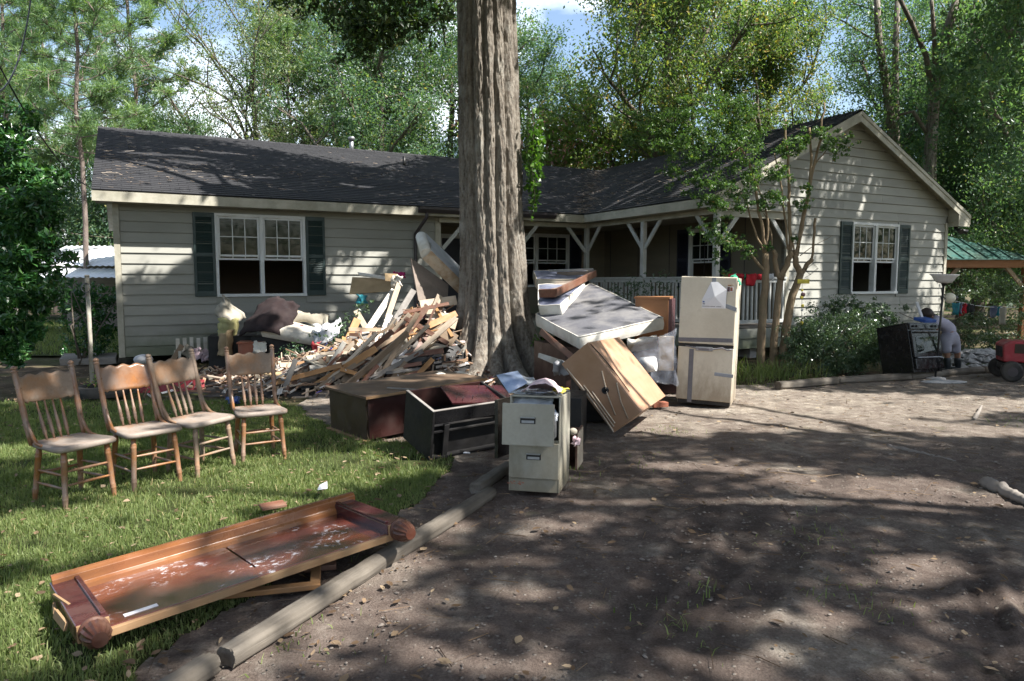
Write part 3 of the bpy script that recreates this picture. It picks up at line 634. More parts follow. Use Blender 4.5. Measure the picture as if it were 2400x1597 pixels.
# vents on the roof
mb = MB(); mb.tube([(5.66, 4.85, 4.9), (5.66, 4.85, 5.3)], .062, 12); vp = mb.build('vent_pipe', M['steel'], house)
mb = MB(); mb.tube([(5.66, 4.85, 5.3), (5.66, 4.85, 5.32), (5.66, 4.85, 5.38), (5.66, 4.85, 5.4)], [.07, .098, .098, .07], 12); mb.build('cap', M['steel'], vp)
mb = MB(); mb.tube([(6.6, 3.3, 4.4), (6.6, 3.3, 4.72)], .04, 10); mb.build('vent_pipe', M['blackiron'], house)

# ------------------------------------------------------------------ carport on the right, tin shed on the left
cp = thing('carport', 'open carport with a green metal roof beyond the right corner of the house', 'carport', (11.2, 19.5, 0))
MC = Matrix.Translation((-11.2, -19.5, 0))
A, B, C_, D_ = (9.2, 17.6, 2.06), (12.95, 17.6, 2.06), (10.6, 19.9, 3.12), (9.2, 19.9, 3.12); E_ = (12.95, 22.3, 2.06); F_ = (9.2, 22.3, 2.06)
mb = MB(MC)
for poly in ([A, B, C_, D_], [B, E_, C_], [D_, C_, E_, F_]):
    P = np.array(poly); k = len(P); Q = P - [0, 0, .03]
    mb.add(list(P) + list(Q), [tuple(range(k)), tuple(range(k, 2 * k))[::-1]] + [(i, k + i, k + (i + 1) % k, (i + 1) % k) for i in range(k)])
rf = mb.build('roof', M['greenmetal'], cp)
for i in range(12):
    x = 9.35 + i * .3; top = min(1., max(.05, (12.95 - x) / 2.35)); mb = MB(MC)
    mb.bar((x, 17.6, 2.075), (x, 17.6 + 2.3 * top, 2.075 + 1.06 * top), .035, .03); mb.build('seam', M['greenmetal'], rf)
mb = MB(MC); mb.box((11.1, 17.72, 1.94), (3.7, .1, .2)); mb.box((12.8, 20, 1.94), (.1, 4.4, .2)); mb.build('beam', M['carportbeam'], cp)
for x, y in ((10.62, 17.75), (12.8, 17.75), (12.8, 22.1)):
    mb = MB(MC); mb.box((x, y, .92), (.14, .14, 1.84)); po = mb.build('post', M['carportbeam'], cp, .008)
    b = MB(MC); s_ = 1 if x < 12 else -1; b.bar((x + .05 * s_, y - .02, 1.35), (x + .5 * s_, y - .02, 1.86), .05, .09); b.build('brace', M['board1'], po)
sh = thing('shed', 'low shed with a white tin roof behind the left end of the house', 'shed', (-12.5, 21.6, -.33))
MSH = Matrix.Scale(1.18, 4) @ Matrix.Translation((10.6, -18.3, 0))
for k, (ya, za, yb, zb) in enumerate(((17.7, 1.93, 19.4, 2.5), (17.0, 1.64, 17.75, 1.87))):
    mb = MB(MSH)
    n = 60
    def fn(u, v, ya=ya, za=za, yb=yb, zb=zb):
        x = -12.1 + 3.9 * u; return (x, ya + (yb - ya) * v, za + (zb - za) * v + .012 * math.cos(x * 42))
    mb.grid(fn, 140, 2); mb.build('roof_sheet', M['tin'], sh, solid=.006)
for x in (-12, -10.3, -8.5):
    mb = MB(MSH); mb.box((x, 17.15, .82), (.09, .09, 1.64)); mb.build('post', M['greywood'], sh)
mb = MB(MSH); mb.box((-10.3, 19.35, 1.2), (3.7, .06, 2.4)); mb.build('back_wall', M['greywood'], sh)
# ================================================================== ground
LAWN = [on_ground(u, v)[:2] for u, v in [(300, 1640), (395, 1500), (520, 1425), (700, 1330), (860, 1270), (965, 1190), (1020, 1120), (1062, 1070), (1000, 1040), (860, 1035), (745, 985), (690, 950), (640, 935), (500, 928), (330, 925), (150, 930), (0, 935)]]
LAWN = np.array(LAWN + [(-9.5, 8.9), (-9.5, 1.0), (-2.2, 1.0)])
def inside(poly, x, y):
    r = np.zeros(np.shape(x), bool); n = len(poly)
    for i in range(n):
        x0, y0 = poly[i]; x1, y1 = poly[(i + 1) % n]
        c = ((y0 > y) != (y1 > y)) & (x < (x1 - x0) * (y - y0) / (y1 - y0 + 1e-12) + x0); r ^= c
    return r
TRACKS = [([(2252, 1227), (2290, 1330), (2330, 1430), (2362, 1530), (2374, 1620)], .030, .050), ([(2236, 1240), (2270, 1330), (2296, 1430), (2316, 1530), (2322, 1620)], .024, .045), ([(2320, 1245), (2370, 1350), (2410, 1450), (2440, 1560)], .03, .045), ([(2244, 1235), (2280, 1330), (2313, 1430), (2338, 1530), (2346, 1620)], .085, .028), ([(1960, 1120), (1900, 1250), (1700, 1480), (1600, 1640)], .11, .010), ([(1690, 1150), (1600, 1300), (1480, 1440), (1380, 1600)], .10, .011), ([(1790, 1180), (1720, 1300), (1640, 1400), (1540, 1560)], .10, .010)]
TRK = [(np.array([on_ground(u, v)[:2] for u, v in p]), w, d_) for p, w, d_ in TRACKS]
def height(x, y):
    x = np.asarray(x, float); y = np.asarray(y, float)
    h = .05 * (fbm(x * .35 + 9, y * .35, 3, 3) - .5) + .030 * (fbm(x * 1.3, y * 1.3, 4, 7) - .5)
    return h
def drive_detail(x, y):
    h = .026 * (fbm(x * 6, y * 6, 4, 11) - .5)
    rough = np.clip((fbm(x * .8 + 3, y * .8, 3, 21) - .45) * 5, 0, 1)
    h = h + rough * .022 * (fbm(x * 22, y * 22, 3, 31) - .45)
    for P, w, dep in TRK:
        best = np.full(np.shape(x), 9.); al = np.zeros(np.shape(x)); acc = 0.
        for a, b in zip(P[:-1], P[1:]):
            e = b - a; L = np.hypot(*e); t = np.clip(((x - a[0]) * e[0] + (y - a[1]) * e[1]) / L / L, 0, 1)
            q = np.hypot(x - a[0] - t * e[0], y - a[1] - t * e[1]); m_ = q < best; best = np.where(m_, q, best); al = np.where(m_, acc + t * L, al); acc += L
        ins = np.clip((w - best) / .03, 0, 1); rim = np.exp(-((best - w - .025) / .025) ** 2)
        tread = (np.sin(al * 2 * math.pi / .075 + best * 25) > .1) * .6 + .4
        fade = np.clip((fbm(x * 1.1, y * 1.1, 2, 77) - .3) * 4, .15, 1)
        h = h - ins * dep * tread * fade + rim * dep * .7 * fade
    return h
def track_mask(x, y):
    m_ = np.zeros(np.shape(x))
    for P, w, dep in TRK:
        for a, b in zip(P[:-1], P[1:]):
            e = b - a; L = np.hypot(*e); t = np.clip(((x - a[0]) * e[0] + (y - a[1]) * e[1]) / L / L, 0, 1); q = np.hypot(x - a[0] - t * e[0], y - a[1] - t * e[1]); m_ = np.maximum(m_, np.clip((w + .02 - q) / .06, 0, 1) * np.clip(dep / .025, .55, 1))
    return m_ * np.clip((fbm(x * 1.1, y * 1.1, 2, 77) - .25) * 4, .2, 1)
xs = np.r_[np.linspace(-140, -16, 18), np.linspace(-15, 15, 61), np.linspace(16, 140, 18)]; ys = np.r_[np.linspace(-60, 0, 10), np.linspace(.5, 30, 60), np.linspace(32, 200, 20)]
def sheet(name, xs, ys, zf, mat, keep=None):
    X, Y = np.meshgrid(xs, ys); Z = zf(X, Y); nx, ny = len(xs), len(ys)
    V = np.stack([X.ravel(), Y.ravel(), Z.ravel()], 1); i = np.arange(nx - 1)[None, :] + nx * np.arange(ny - 1)[:, None]
    F = np.stack([i, i + 1, i + 1 + nx, i + nx], -1).reshape(-1, 4)
    if keep is not None:
        c = V[F].mean(1); F = F[keep(c[:, 0], c[:, 1])]
        u, inv = np.unique(F, return_inverse=True); V = V[u]; F = inv.reshape(-1, 4)
    o = put(name, np_mesh(name, V, F, mat, smooth=True)); o['kind'] = 'structure'; return o
def soil_mat():
    m, nt, b = new_mat('leaf_litter_soil'); w = coords(nt, 'World')
    col = ramp(nt, noise(nt, 3., 8, .65, w), [(.3, (.045, .034, .024)), (.5, (.09, .068, .046)), (.7, (.17, .13, .09))])
    g = ramp(nt, noise(nt, .35, 5, .6, w), [(.46, 0.), (.62, 1.)]); col = mix(nt, g, col, (.055, .075, .02))
    nt.links.new(col, b.inputs['Base Color']); b.inputs['Roughness'].default_value = .95; b.inputs['Specular IOR Level'].default_value = .1
    bump(nt, b, noise(nt, 28, 6, .7, w), .9, .03); return m
def lawn_mat():
    m, nt, b = new_mat('lawn_soil'); w = coords(nt, 'World')
    col = ramp(nt, noise(nt, 5., 8, .65, w), [(.3, (.030, .04, .014)), (.6, (.06, .072, .026)), (.8, (.12, .10, .055))])
    nt.links.new(col, b.inputs['Base Color']); b.inputs['Roughness'].default_value = .95; b.inputs['Specular IOR Level'].default_value = .1
    bump(nt, b, noise(nt, 40, 6, .7, w), .9, .02); return m
def dirt_mat():
    m, nt, b = new_mat('silty_drive'); w = coords(nt, 'World')
    n1 = noise(nt, 1.1, 8, .62, w); n2 = noise(nt, 9., 8, .7, w); n3 = noise(nt, 90., 8, .7, w)
    silt = ramp(nt, n2, [(.28, (.080, .058, .047)), (.5, (.126, .097, .081)), (.72, (.19, .154, .129))])
    pale = ramp(nt, n2, [(.3, (.20, .170, .140)), (.5, (.27, .235, .19)), (.7, (.46, .41, .34))])
    col = mix(nt, ramp(nt, n1, [(.52, 0.), (.66, .7)]), silt, pale)
    sy = N(nt, 'SeparateXYZ'); nt.links.new(w, sy.inputs[0]); my = N(nt, 'MapRange'); my.inputs[1].default_value = 5.6; my.inputs[2].default_value = 8.4; my.inputs[4].default_value = .62; nt.links.new(sy.outputs[1], my.inputs[0]); gq = N(nt, 'Math', operation='MULTIPLY'); nt.links.new(my.outputs[0], gq.inputs[0]); nt.links.new(ramp(nt, noise(nt, 2.2, 8, .7, w), [(.3, .3), (.55, 1.)]), gq.inputs[1]); col = mix(nt, gq.outputs[0], col, pale)
    wet = ramp(nt, noise(nt, .75, 6, .6, w), [(.30, .7), (.46, 0.)]); col = mix(nt, wet, col, (.085, .066, .056))
    moss = ramp(nt, noise(nt, 1.7, 6, .6, w), [(.62, 0.), (.72, .5)]); col = mix(nt, moss, col, (.10, .10, .05))
    ra = N(nt, 'Attribute'); ra.attribute_name = 'rut'; rm = N(nt, 'Math', operation='MULTIPLY'); rm.inputs[1].default_value = .92; nt.links.new(ra.outputs['Fac'], rm.inputs[0]); col = mix(nt, rm.outputs[0], col, (.040, .031, .027))
    col = mix(nt, .45, col, ramp(nt, n3, [(.3, 0.), (.7, 1.)]), 'SOFT_LIGHT')
    vo = N(nt, 'TexVoronoi'); vo.inputs['Scale'].default_value = 38; nt.links.new(w, vo.inputs['Vector'])
    sel = ramp(nt, vo.outputs['Color'], [(.68, 0.), (.72, 1.)]); near = ramp(nt, vo.outputs['Distance'], [(.22, 1.), (.36, 0.)])
    peb = mix(nt, 1., sel, near, 'MULTIPLY'); col = mix(nt, mix(nt, 1., peb, .4, 'MULTIPLY'), col, (.36, .335, .29))
    nt.links.new(col, b.inputs['Base Color']); b.inputs['Roughness'].default_value = .92; b.inputs['Specular IOR Level'].default_value = .15
    ad = N(nt, 'Math', operation='ADD'); nt.links.new(n3, ad.inputs[0]); nt.links.new(peb, ad.inputs[1])
    ad2 = N(nt, 'Math', operation='ADD'); nt.links.new(ad.outputs[0], ad2.inputs[0]); nt.links.new(n2, ad2.inputs[1])
    n4 = noise(nt, 260., 3, .6, w); ad3 = N(nt, 'Math', operation='MULTIPLY_ADD'); nt.links.new(n4, ad3.inputs[0]); ad3.inputs[1].default_value = .5; nt.links.new(ad2.outputs[0], ad3.inputs[2]); bump(nt, b, ad3.outputs[0], .8, .016); return m
sheet('ground', xs, ys, lambda x, y: np.where((np.abs(x) < 12) & (y > 0) & (y < 16), height(x, y) - .05, -.03 + 0 * x), soil_mat())
onlawn = lambda x, y: inside(LAWN, x + .34 * (fbm(x * 2.6, y * 2.6, 3, 91) - .5), y + .34 * (fbm(x * 2.6 + 40, y * 2.6, 3, 92) - .5))
gx, gy = np.arange(-9.6, .2, .07), np.arange(1.2, 9.2, .07)
sheet('lawn', gx, gy, lambda x, y: height(x, y) - .008, lawn_mat(), onlawn)
gx = np.arange(-2.8, 10.6, .027); gy = np.r_[np.arange(1.6, 6, .027), np.arange(6, 9, .036), np.arange(9, 13.4, .06)]
dw_ = sheet('driveway', gx, gy, lambda x, y: height(x, y) + drive_detail(x, y) - .006, dirt_mat(), lambda x, y: ~onlawn(x, y) & (y < 10.3 + .26 * np.maximum(x, 2.) - .9 + .3 * fbm(x * 2, y * 2, 2)) & (x > -2.7))
co_ = np.empty(len(dw_.data.vertices) * 3, np.float32); dw_.data.vertices.foreach_get('co', co_); co_ = co_.reshape(-1, 3); at_ = dw_.data.attributes.new('rut', 'FLOAT', 'POINT'); at_.data.foreach_set('value', track_mask(co_[:, 0], co_[:, 1]).astype(np.float32))
# the far lit grass behind the house corner
gx = np.arange(-20, -7.6, .3); gy = np.arange(14.5, 30, .3)
sheet('lawn', gx, gy, lambda x, y: 0 * x - .015, lawn_mat())

# ------------------------------------------------------------------ grass blades
def blades(P, hgt, wid, rs, lean=.55):
    n = len(P); a = rs.uniform(0, 2 * math.pi, n); ln = rs.normal(0, lean, n)[:, None]
    dr = np.stack([np.cos(a), np.sin(a), np.zeros(n)], 1); sd_ = np.stack([-np.sin(a), np.cos(a), np.zeros(n)], 1)
    ph = rs.uniform(0, 6.28, n); sd_ = sd_ * np.cos(ph)[:, None] + dr * np.sin(ph)[:, None]
    h = hgt[:, None]; w = wid[:, None]; up = np.array([0, 0, 1.])
    b0 = P - sd_ * w / 2; b1 = P + sd_ * w / 2
    mid = P + up * h * .55 + dr * h * ln * .35; m0 = mid - sd_ * w * .42; m1 = mid + sd_ * w * .42
    tip = P + up * h * np.clip(1 - ln ** 2 * .5, .25, 1) + dr * h * ln * 1.0
    V = np.stack([b0, b1, m1, m0, tip + sd_ * w * .06, tip - sd_ * w * .06], 1).reshape(-1, 3)
    i = np.arange(n)[:, None] * 6
    F = np.concatenate([i + [0, 1, 2, 3], i + [3, 2, 4, 5]], 1).reshape(-1, 4); return V, F
rs = np.random.default_rng(3)
def grass_patch(n, box, dens, hmul=1.):
    x = rs.uniform(box[0], box[1], n); y = rs.uniform(box[2], box[3], n); k = onlawn(x, y) & (rs.uniform(0, 1, n) < dens(x, y)); return np.stack([x[k], y[k], height(x[k], y[k]) - .012], 1)
def dn(x, y):
    edge = np.clip(fbm(x * 1.7, y * 1.7, 3, 5) * 2.2 - .35, .08, 1)
    u, v = project(np.stack([x, y, 0 * x], 1)); vis = (u > -60) & (v < 1680)
    return edge * vis * np.clip(1.25 - y / 9.5, .25, 1)
P = grass_patch(620000, (-7, 0, 2., 9.), dn)
hh = (.020 + .036 * fbm(P[:, 0] * .9, P[:, 1] * .9, 3, 9)) * rs.lognormal(0, .28, len(P)); ww_ = rs.uniform(.0028, .0055, len(P)) * (1 + P[:, 1] * .07)
V, F = blades(P, hh, ww_, rs)
rnd = np.repeat(np.clip(rs.beta(2, 2.4, len(P)) * .8 + .28 * fbm(P[:, 0] * 1.2, P[:, 1] * 1.2, 3, 44) - .04 + (rs.uniform(0, 1, len(P)) < .05) * .4, 0, 1), 2)
o = put('grass', np_mesh('grass', V, F, M['grass'], rnd)); tag(o, 'short green lawn grass under the chairs and the fallen panel', 'grass', kind='stuff')
# grass on the sunlit plot behind the house corner
n = 26000; x = rs.uniform(-19, -7.8, n); y = rs.uniform(14.6, 27, n)
V, F = blades(np.stack([x, y, 0 * x - .02], 1), rs.uniform(.05, .12, n), rs.uniform(.012, .02, n), rs); o = put('grass', np_mesh('grass', V, F, M['grass'], np.repeat(rs.uniform(.2, .9, n), 2))); tag(o, 'sunlit grass on the plot behind the left end of the house', 'grass', kind='stuff')
# weeds and tufts along the drive edges
spots = [(1310, 1115, .12, 60), (1905, 1255, .18, 40), (2020, 1413, .14, 45), (1570, 1458, .12, 36), (1560, 1010, .16, 60), (1330, 1105, .1, 50), (1660, 1385, .1, 20), (850, 1310, .1, 30), (690, 1500, .12, 40), (1760, 900, .25, 160), (1860, 893, .3, 120), (1480, 1080, .15, 30), (2380, 990, .2, 60)]
Ps = []
for u, v, r_, k in spots:
    c = on_ground(u, v); q = rs.normal(0, r_, (k, 2)); Ps.append(np.stack([c[0] + q[:, 0], c[1] + q[:, 1], height(c[0] + q[:, 0], c[1] + q[:, 1]) - .01], 1))
P = np.concatenate(Ps); V, F = blades(P, rs.uniform(.02, .06, len(P)), rs.uniform(.004, .008, len(P)), rs, .9)
o = put('grass_tufts', np_mesh('grass_tufts', V, F, M['grass'], np.repeat(rs.uniform(.1, .8, len(P)), 2))); tag(o, 'small weeds sprouting in tufts out of the muddy drive', 'weeds', kind='stuff')

# ------------------------------------------------------------------ gravel, dead leaves, twigs
def stones(P, r, rs):
    n = len(P); base = np.array([[1, 0, 0], [.3, .95, 0], [-.8, .6, 0], [-.8, -.6, 0], [.3, -.95, 0], [0, 0, .8], [0, 0, -.6], [0, 0, -.6]], float)
    a = rs.uniform(0, 6.28, n); ca, sa = np.cos(a), np.sin(a); S = r[:, None] * np.stack([rs.uniform(.8, 1.4, n), rs.uniform(.6, 1.1, n), rs.uniform(.4, .8, n)], 1)
    V = base[None] * S[:, None] * rs.uniform(.75, 1.25, (n, 8, 1)); X = V[..., 0] * ca[:, None] - V[..., 1] * sa[:, None]; Y = V[..., 0] * sa[:, None] + V[..., 1] * ca[:, None]
    V = np.stack([X, Y, V[..., 2]], -1) + P[:, None]
    f = np.array([[0, 1, 5], [1, 2, 5], [2, 3, 5], [3, 4, 5], [4, 0, 5], [1, 0, 6], [2, 1, 6], [3, 2, 6], [4, 3, 6], [0, 4, 6]])
    return V.reshape(-1, 3), (np.arange(n)[:, None, None] * 8 + f[None]).reshape(-1, 3)
n = 18000; x = rs.uniform(-1.5, 10, n); y = rs.uniform(1.8, 12, n)
g = fbm(x * .8 + 3, y * .8, 3, 21); k = (rs.uniform(0, 1, n) < np.clip((g - .46) * 3.4, .02, .9)) & ~onlawn(x, y) & (x > -.1 - (5 - y) * .45) & (y < 10.6 + .2 * x); x, y = x[k], y[k]
rr_ = rs.lognormal(-5.0, .45, len(x)).clip(.004, .022)
V, F = stones(np.stack([x, y, height(x, y) + drive_detail(x, y) + rr_ * .1], 1), rr_, rs)
o = put('gravel', np_mesh('gravel', V, F, M['stone'], np.repeat(rs.beta(2, 2, len(x)), 10))); tag(o, 'loose pale gravel scattered over the muddy drive', 'gravel', kind='stuff')
def flat_leaves(P, L, rs, curl=.5):
    n = len(P); a = rs.uniform(0, 6.28, n); d_ = np.stack([np.cos(a), np.sin(a), rs.normal(0, .15, n)], 1); s_ = np.stack([-np.sin(a), np.cos(a), rs.normal(0, .2, n)], 1)
    L = L[:, None]; W = L * rs.uniform(.3, .6, n)[:, None]; up = np.array([0, 0, 1.]) * L * rs.uniform(0, curl, n)[:, None] * .5
    a_, b_, c_, e_ = P - d_ * L / 2, P + d_ * L / 2, -d_ * L * .18, d_ * L * .16; k1, k2, k3, k4 = (rs.uniform(.35, .6, (n, 1)) for _ in range(4)); z1, z2 = (rs.uniform(.1, .9, (n, 1)) for _ in range(2))
    V = np.stack([a_, P + s_ * W * k1 + c_ + up * z1, P + s_ * W * k2 + e_ + up * z1, b_ + up * .35, b_ + up * .35, P - s_ * W * k3 + e_ + up * z2, P - s_ * W * k4 + c_ + up * z2, a_], 1).reshape(-1, 3)
    return V, np.arange(n * 8).reshape(-1, 4)
n = 3600; x = np.r_[rs.uniform(-1.6, 9, n), rs.uniform(-7, -.5, 2200), rs.uniform(-8, 3, 3000)]; y = np.r_[rs.uniform(1.8, 12.3, n), rs.uniform(2.3, 9, 2200), rs.uniform(8.6, 13, 3000)]
z = height(x, y) + np.where(onlawn(x, y), .03, .012)
V, F = flat_leaves(np.stack([x, y, z], 1), rs.lognormal(-3.45, .4, len(x)).clip(.015, .07), rs)
o = put('fallen_leaves', np_mesh('fallen_leaves', V, F, M['dry'], np.repeat(rs.uniform(0, 1, len(x)), 2))); tag(o, 'dry fallen leaves scattered over drive and lawn', 'leaves', kind='stuff')
def sticks(P, L, W, rs, tilt=.05):
    n = len(P); a = rs.uniform(0, 6.28, n); d_ = np.stack([np.cos(a), np.sin(a), rs.normal(0, tilt, n)], 1); s_ = np.stack([-np.sin(a), np.cos(a), 0 * a], 1); up = np.array([0, 0, 1.])
    L = L[:, None]; W = W[:, None]; A_ = P - d_ * L / 2; B_ = P + d_ * L / 2 + s_ * L * rs.normal(0, .1, n)[:, None]
    V = np.stack([A_ - s_ * W, A_ + s_ * W, A_ + up * W * 1.6, B_ - s_ * W * .7, B_ + s_ * W * .7, B_ + up * W * 1.1], 1).reshape(-1, 3); i = np.arange(n)[:, None] * 6
    return V, np.concatenate([i + [0, 1, 4, 3], i + [1, 2, 5, 4], i + [2, 0, 3, 5]], 1).reshape(-1, 4)
n = 1500; x = rs.uniform(-1.6, 9, n); y = rs.uniform(1.8, 12, n); k = ~onlawn(x, y); x, y = x[k], y[k]
V, F = sticks(np.stack([x, y, height(x, y) + .006], 1), rs.lognormal(-2.3, .6, len(x)).clip(.04, .5), rs.uniform(.001, .003, len(x)), rs, .015)
o = put('twigs', np_mesh('twigs', V, F, M['dry'], np.repeat(rs.uniform(0, .7, len(x)), 3))); tag(o, 'thin twigs and pine needles strewn over the drive', 'twigs', kind='stuff')
# straw, twigs and leaves lying on the roof (heaviest in the valley)
def on_roof(s, t):
    zl = np.where(t < 4.77, EZ + (t + .456) * (RZ - EZ) / 5.226, RZ); zr = EZ + (s - 9.66) * (RZ - EZ) / 4.11
    z = np.where(t > -.45, np.where(s > 9.66, np.maximum(zl, zr), zl), zr); return np.stack([HX + s * math.cos(HA) - t * math.sin(HA), HY + s * math.sin(HA) + t * math.cos(HA), z + .022], 1)
n = 1500; s = rs.uniform(-.2, 12.8, n); t = -.4 + 5.0 * rs.beta(1.1, 2.2, n); k = rs.uniform(0, 1, n) < np.clip((fbm(s * .9, t * 1.2, 3, 8) - .40) * 4, .06, 1); s, t = s[k], t[k]
kk = rs.uniform(0, 1, 500); s = np.r_[s, 9.66 + 4.1 * kk + rs.normal(0, .16, 500), rs.uniform(9.8, 13.6, 260)]; t = np.r_[t, -.456 + 5.2 * kk + rs.normal(0, .16, 500), rs.uniform(-4.5, -.5, 260)]
V, F = sticks(on_roof(s, t), rs.lognormal(-2.2, .6, len(s)).clip(.05, .6), rs.uniform(.002, .006, len(s)), rs, .1)
o = put('roof_litter', np_mesh('roof_litter', V, F, M['straw'], np.repeat(rs.uniform(0, 1, len(s)), 3))); tag(o, 'twigs and pine straw fallen on the dark shingle roof', 'twigs', kind='stuff')
# ================================================================== trees and plants
def leaf_quads(P, L, rs, aspect=.5, droop=0., out=None):
    n = len(P); d_ = rs.normal(0, 1, (n, 3)); d_[:, 2] -= droop
    if out is not None: d_ += out * 1.1
    d_ = nrm(d_); s_ = nrm(np.cross(d_, rs.normal(0, 1, (n, 3)) + [0, 0, 1.2])); nn = np.cross(d_, s_)
    L = np.broadcast_to(L, (n,))[:, None]; W = L * aspect * rs.uniform(.75, 1.25, (n, 1))
    V = np.stack([P - d_ * L * .5, P + s_ * W * .5 + nn * L * .08 - d_ * L * .05, P + d_ * L * .5 - nn * L * .06, P - s_ * W * .5 + nn * L * .08 - d_ * L * .05], 1).reshape(-1, 3)
    return V, np.arange(n * 4).reshape(-1, 4)
def clump_pts(C, k, rad, rs):
    """k points round each centre, gaussian, flattened"""
    q = rs.normal(0, 1, (len(C), k, 3)) * np.array([1, 1, .7]) * (np.broadcast_to(rad, (len(C),))[:, None, None]) * .55
    return (C[:, None] + q).reshape(-1, 3)
def seg_tubes(S, n=6):
    """S: list of (p0, p1, r0, r1)"""
    p0 = np.array([s[0] for s in S]); p1 = np.array([s[1] for s in S]); r0 = np.array([s[2] for s in S]); r1 = np.array([s[3] for s in S])
    d_ = nrm(p1 - p0); ref = np.where(np.abs(d_[:, 2:3]) < .9, np.array([0, 0, 1.]), np.array([1., 0, 0])); u = nrm(np.cross(ref, d_)); w = np.cross(d_, u)
    a = np.arange(n) * 2 * math.pi / n; ring = np.cos(a)[None, :, None] * u[:, None] + np.sin(a)[None, :, None] * w[:, None]
    V = np.concatenate([p0[:, None] + ring * r0[:, None, None], p1[:, None] + ring * r1[:, None, None]], 1).reshape(-1, 3)
    j = np.arange(n); f = np.stack([j, (j + 1) % n, n + (j + 1) % n, n + j], 1); return V, (np.arange(len(S))[:, None, None] * 2 * n + f).reshape(-1, 4)
def limb(S, rr, p, d_, L, r, k=4, wob=.22, up=.12, taper=.55):
    """wobbling limb of k pieces appended to S; returns its points"""
    pts = [np.array(p, float)]; d_ = nrm(d_)
    for i in range(k):
        d_ = nrm(d_ + np.array([rr.gauss(0, wob), rr.gauss(0, wob), rr.gauss(0, wob) + up])); q = pts[-1] + d_ * L / k
        ra, rb = r * (1 - (1 - taper) * i / k), r * (1 - (1 - taper) * (i + 1) / k); S.append((pts[-1], q, ra, rb)); pts.append(q)
    return pts, d_
def broadleaf(seed, h, cr, tr, low=.3, lean=0., nl=30000, leafL=.13, clump=.8, limbs=16, aspect=.5, droop=.3, upness=.35, trunkk=8):
    rr = random.Random(seed); rs = np.random.default_rng(seed); S = []; tips = []
    p = np.zeros(3); trunk = [p]
    for i in range(trunkk):
        q = np.array([lean * h * (i + 1) / trunkk + rr.gauss(0, .02 * h / trunkk * 2), rr.gauss(0, .02 * h / trunkk * 2), h * .86 * (i + 1) / trunkk])
        S.append((trunk[-1], q, tr * (1.35 if i == 0 else 1) * (1 - .75 * i / trunkk), tr * (1 - .75 * (i + 1) / trunkk))); trunk.append(q)
    T = np.array(trunk)
    for i in range(limbs):
        f = low + (1 - low) * (i + rr.random()) / limbs; z = f * (len(T) - 1); a = int(min(z, len(T) - 2)); p = T[a] + (T[a + 1] - T[a]) * (z - a)
        az = i * 2.4 + rr.uniform(-.5, .5); g = (f - low) / (1 - low)
        L = cr * (.55 + .6 * math.sin(math.pi * min(1, .25 + .72 * g))) * rr.uniform(.75, 1.15); d_ = np.array([math.cos(az), math.sin(az), upness + .5 * g])
        r = tr * .42 * (1 - .6 * g); pts, dd = limb(S, rr, p, d_, L, r, 5)
        for j in range(1, 6):
            for k in range(2):
                d2 = nrm(dd + np.array([rr.gauss(0, .8), rr.gauss(0, .8), rr.gauss(.1, .5)])); L2 = L * rr.uniform(.22, .45); p2, d3 = limb(S, rr, pts[j], d2, L2, r * .4, 3)
                tips += [p2[-1], p2[-2]]
                for m_ in range(2):
                    p3, _ = limb(S, rr, p2[rr.choice((1, 2, 3))], d3 + np.array([rr.gauss(0, .8), rr.gauss(0, .8), rr.gauss(0, .5)]), L2 * .55, r * .16, 2, taper=.3); tips.append(p3[-1])
        tips.append(pts[-1])
    tips = np.array(tips); k = max(4, int(nl / len(tips))); P = clump_pts(tips, k, rs.uniform(.45, 1.15, len(tips)) * clump * .78, rs); kp = rs.uniform(0, 1, len(P)) < .97; cl = np.repeat(rs.uniform(-.26, .22, len(tips)), k); P = P[kp]
    V, F = leaf_quads(P, leafL * rs.uniform(.7, 1.3, len(P)), rs, aspect, droop)
    rnd = np.clip(rs.beta(2.4, 2.4, len(P)) + cl[kp], 0, 1)
    tv, tf = seg_tubes(S); return (tv, tf), (V, F, rnd)
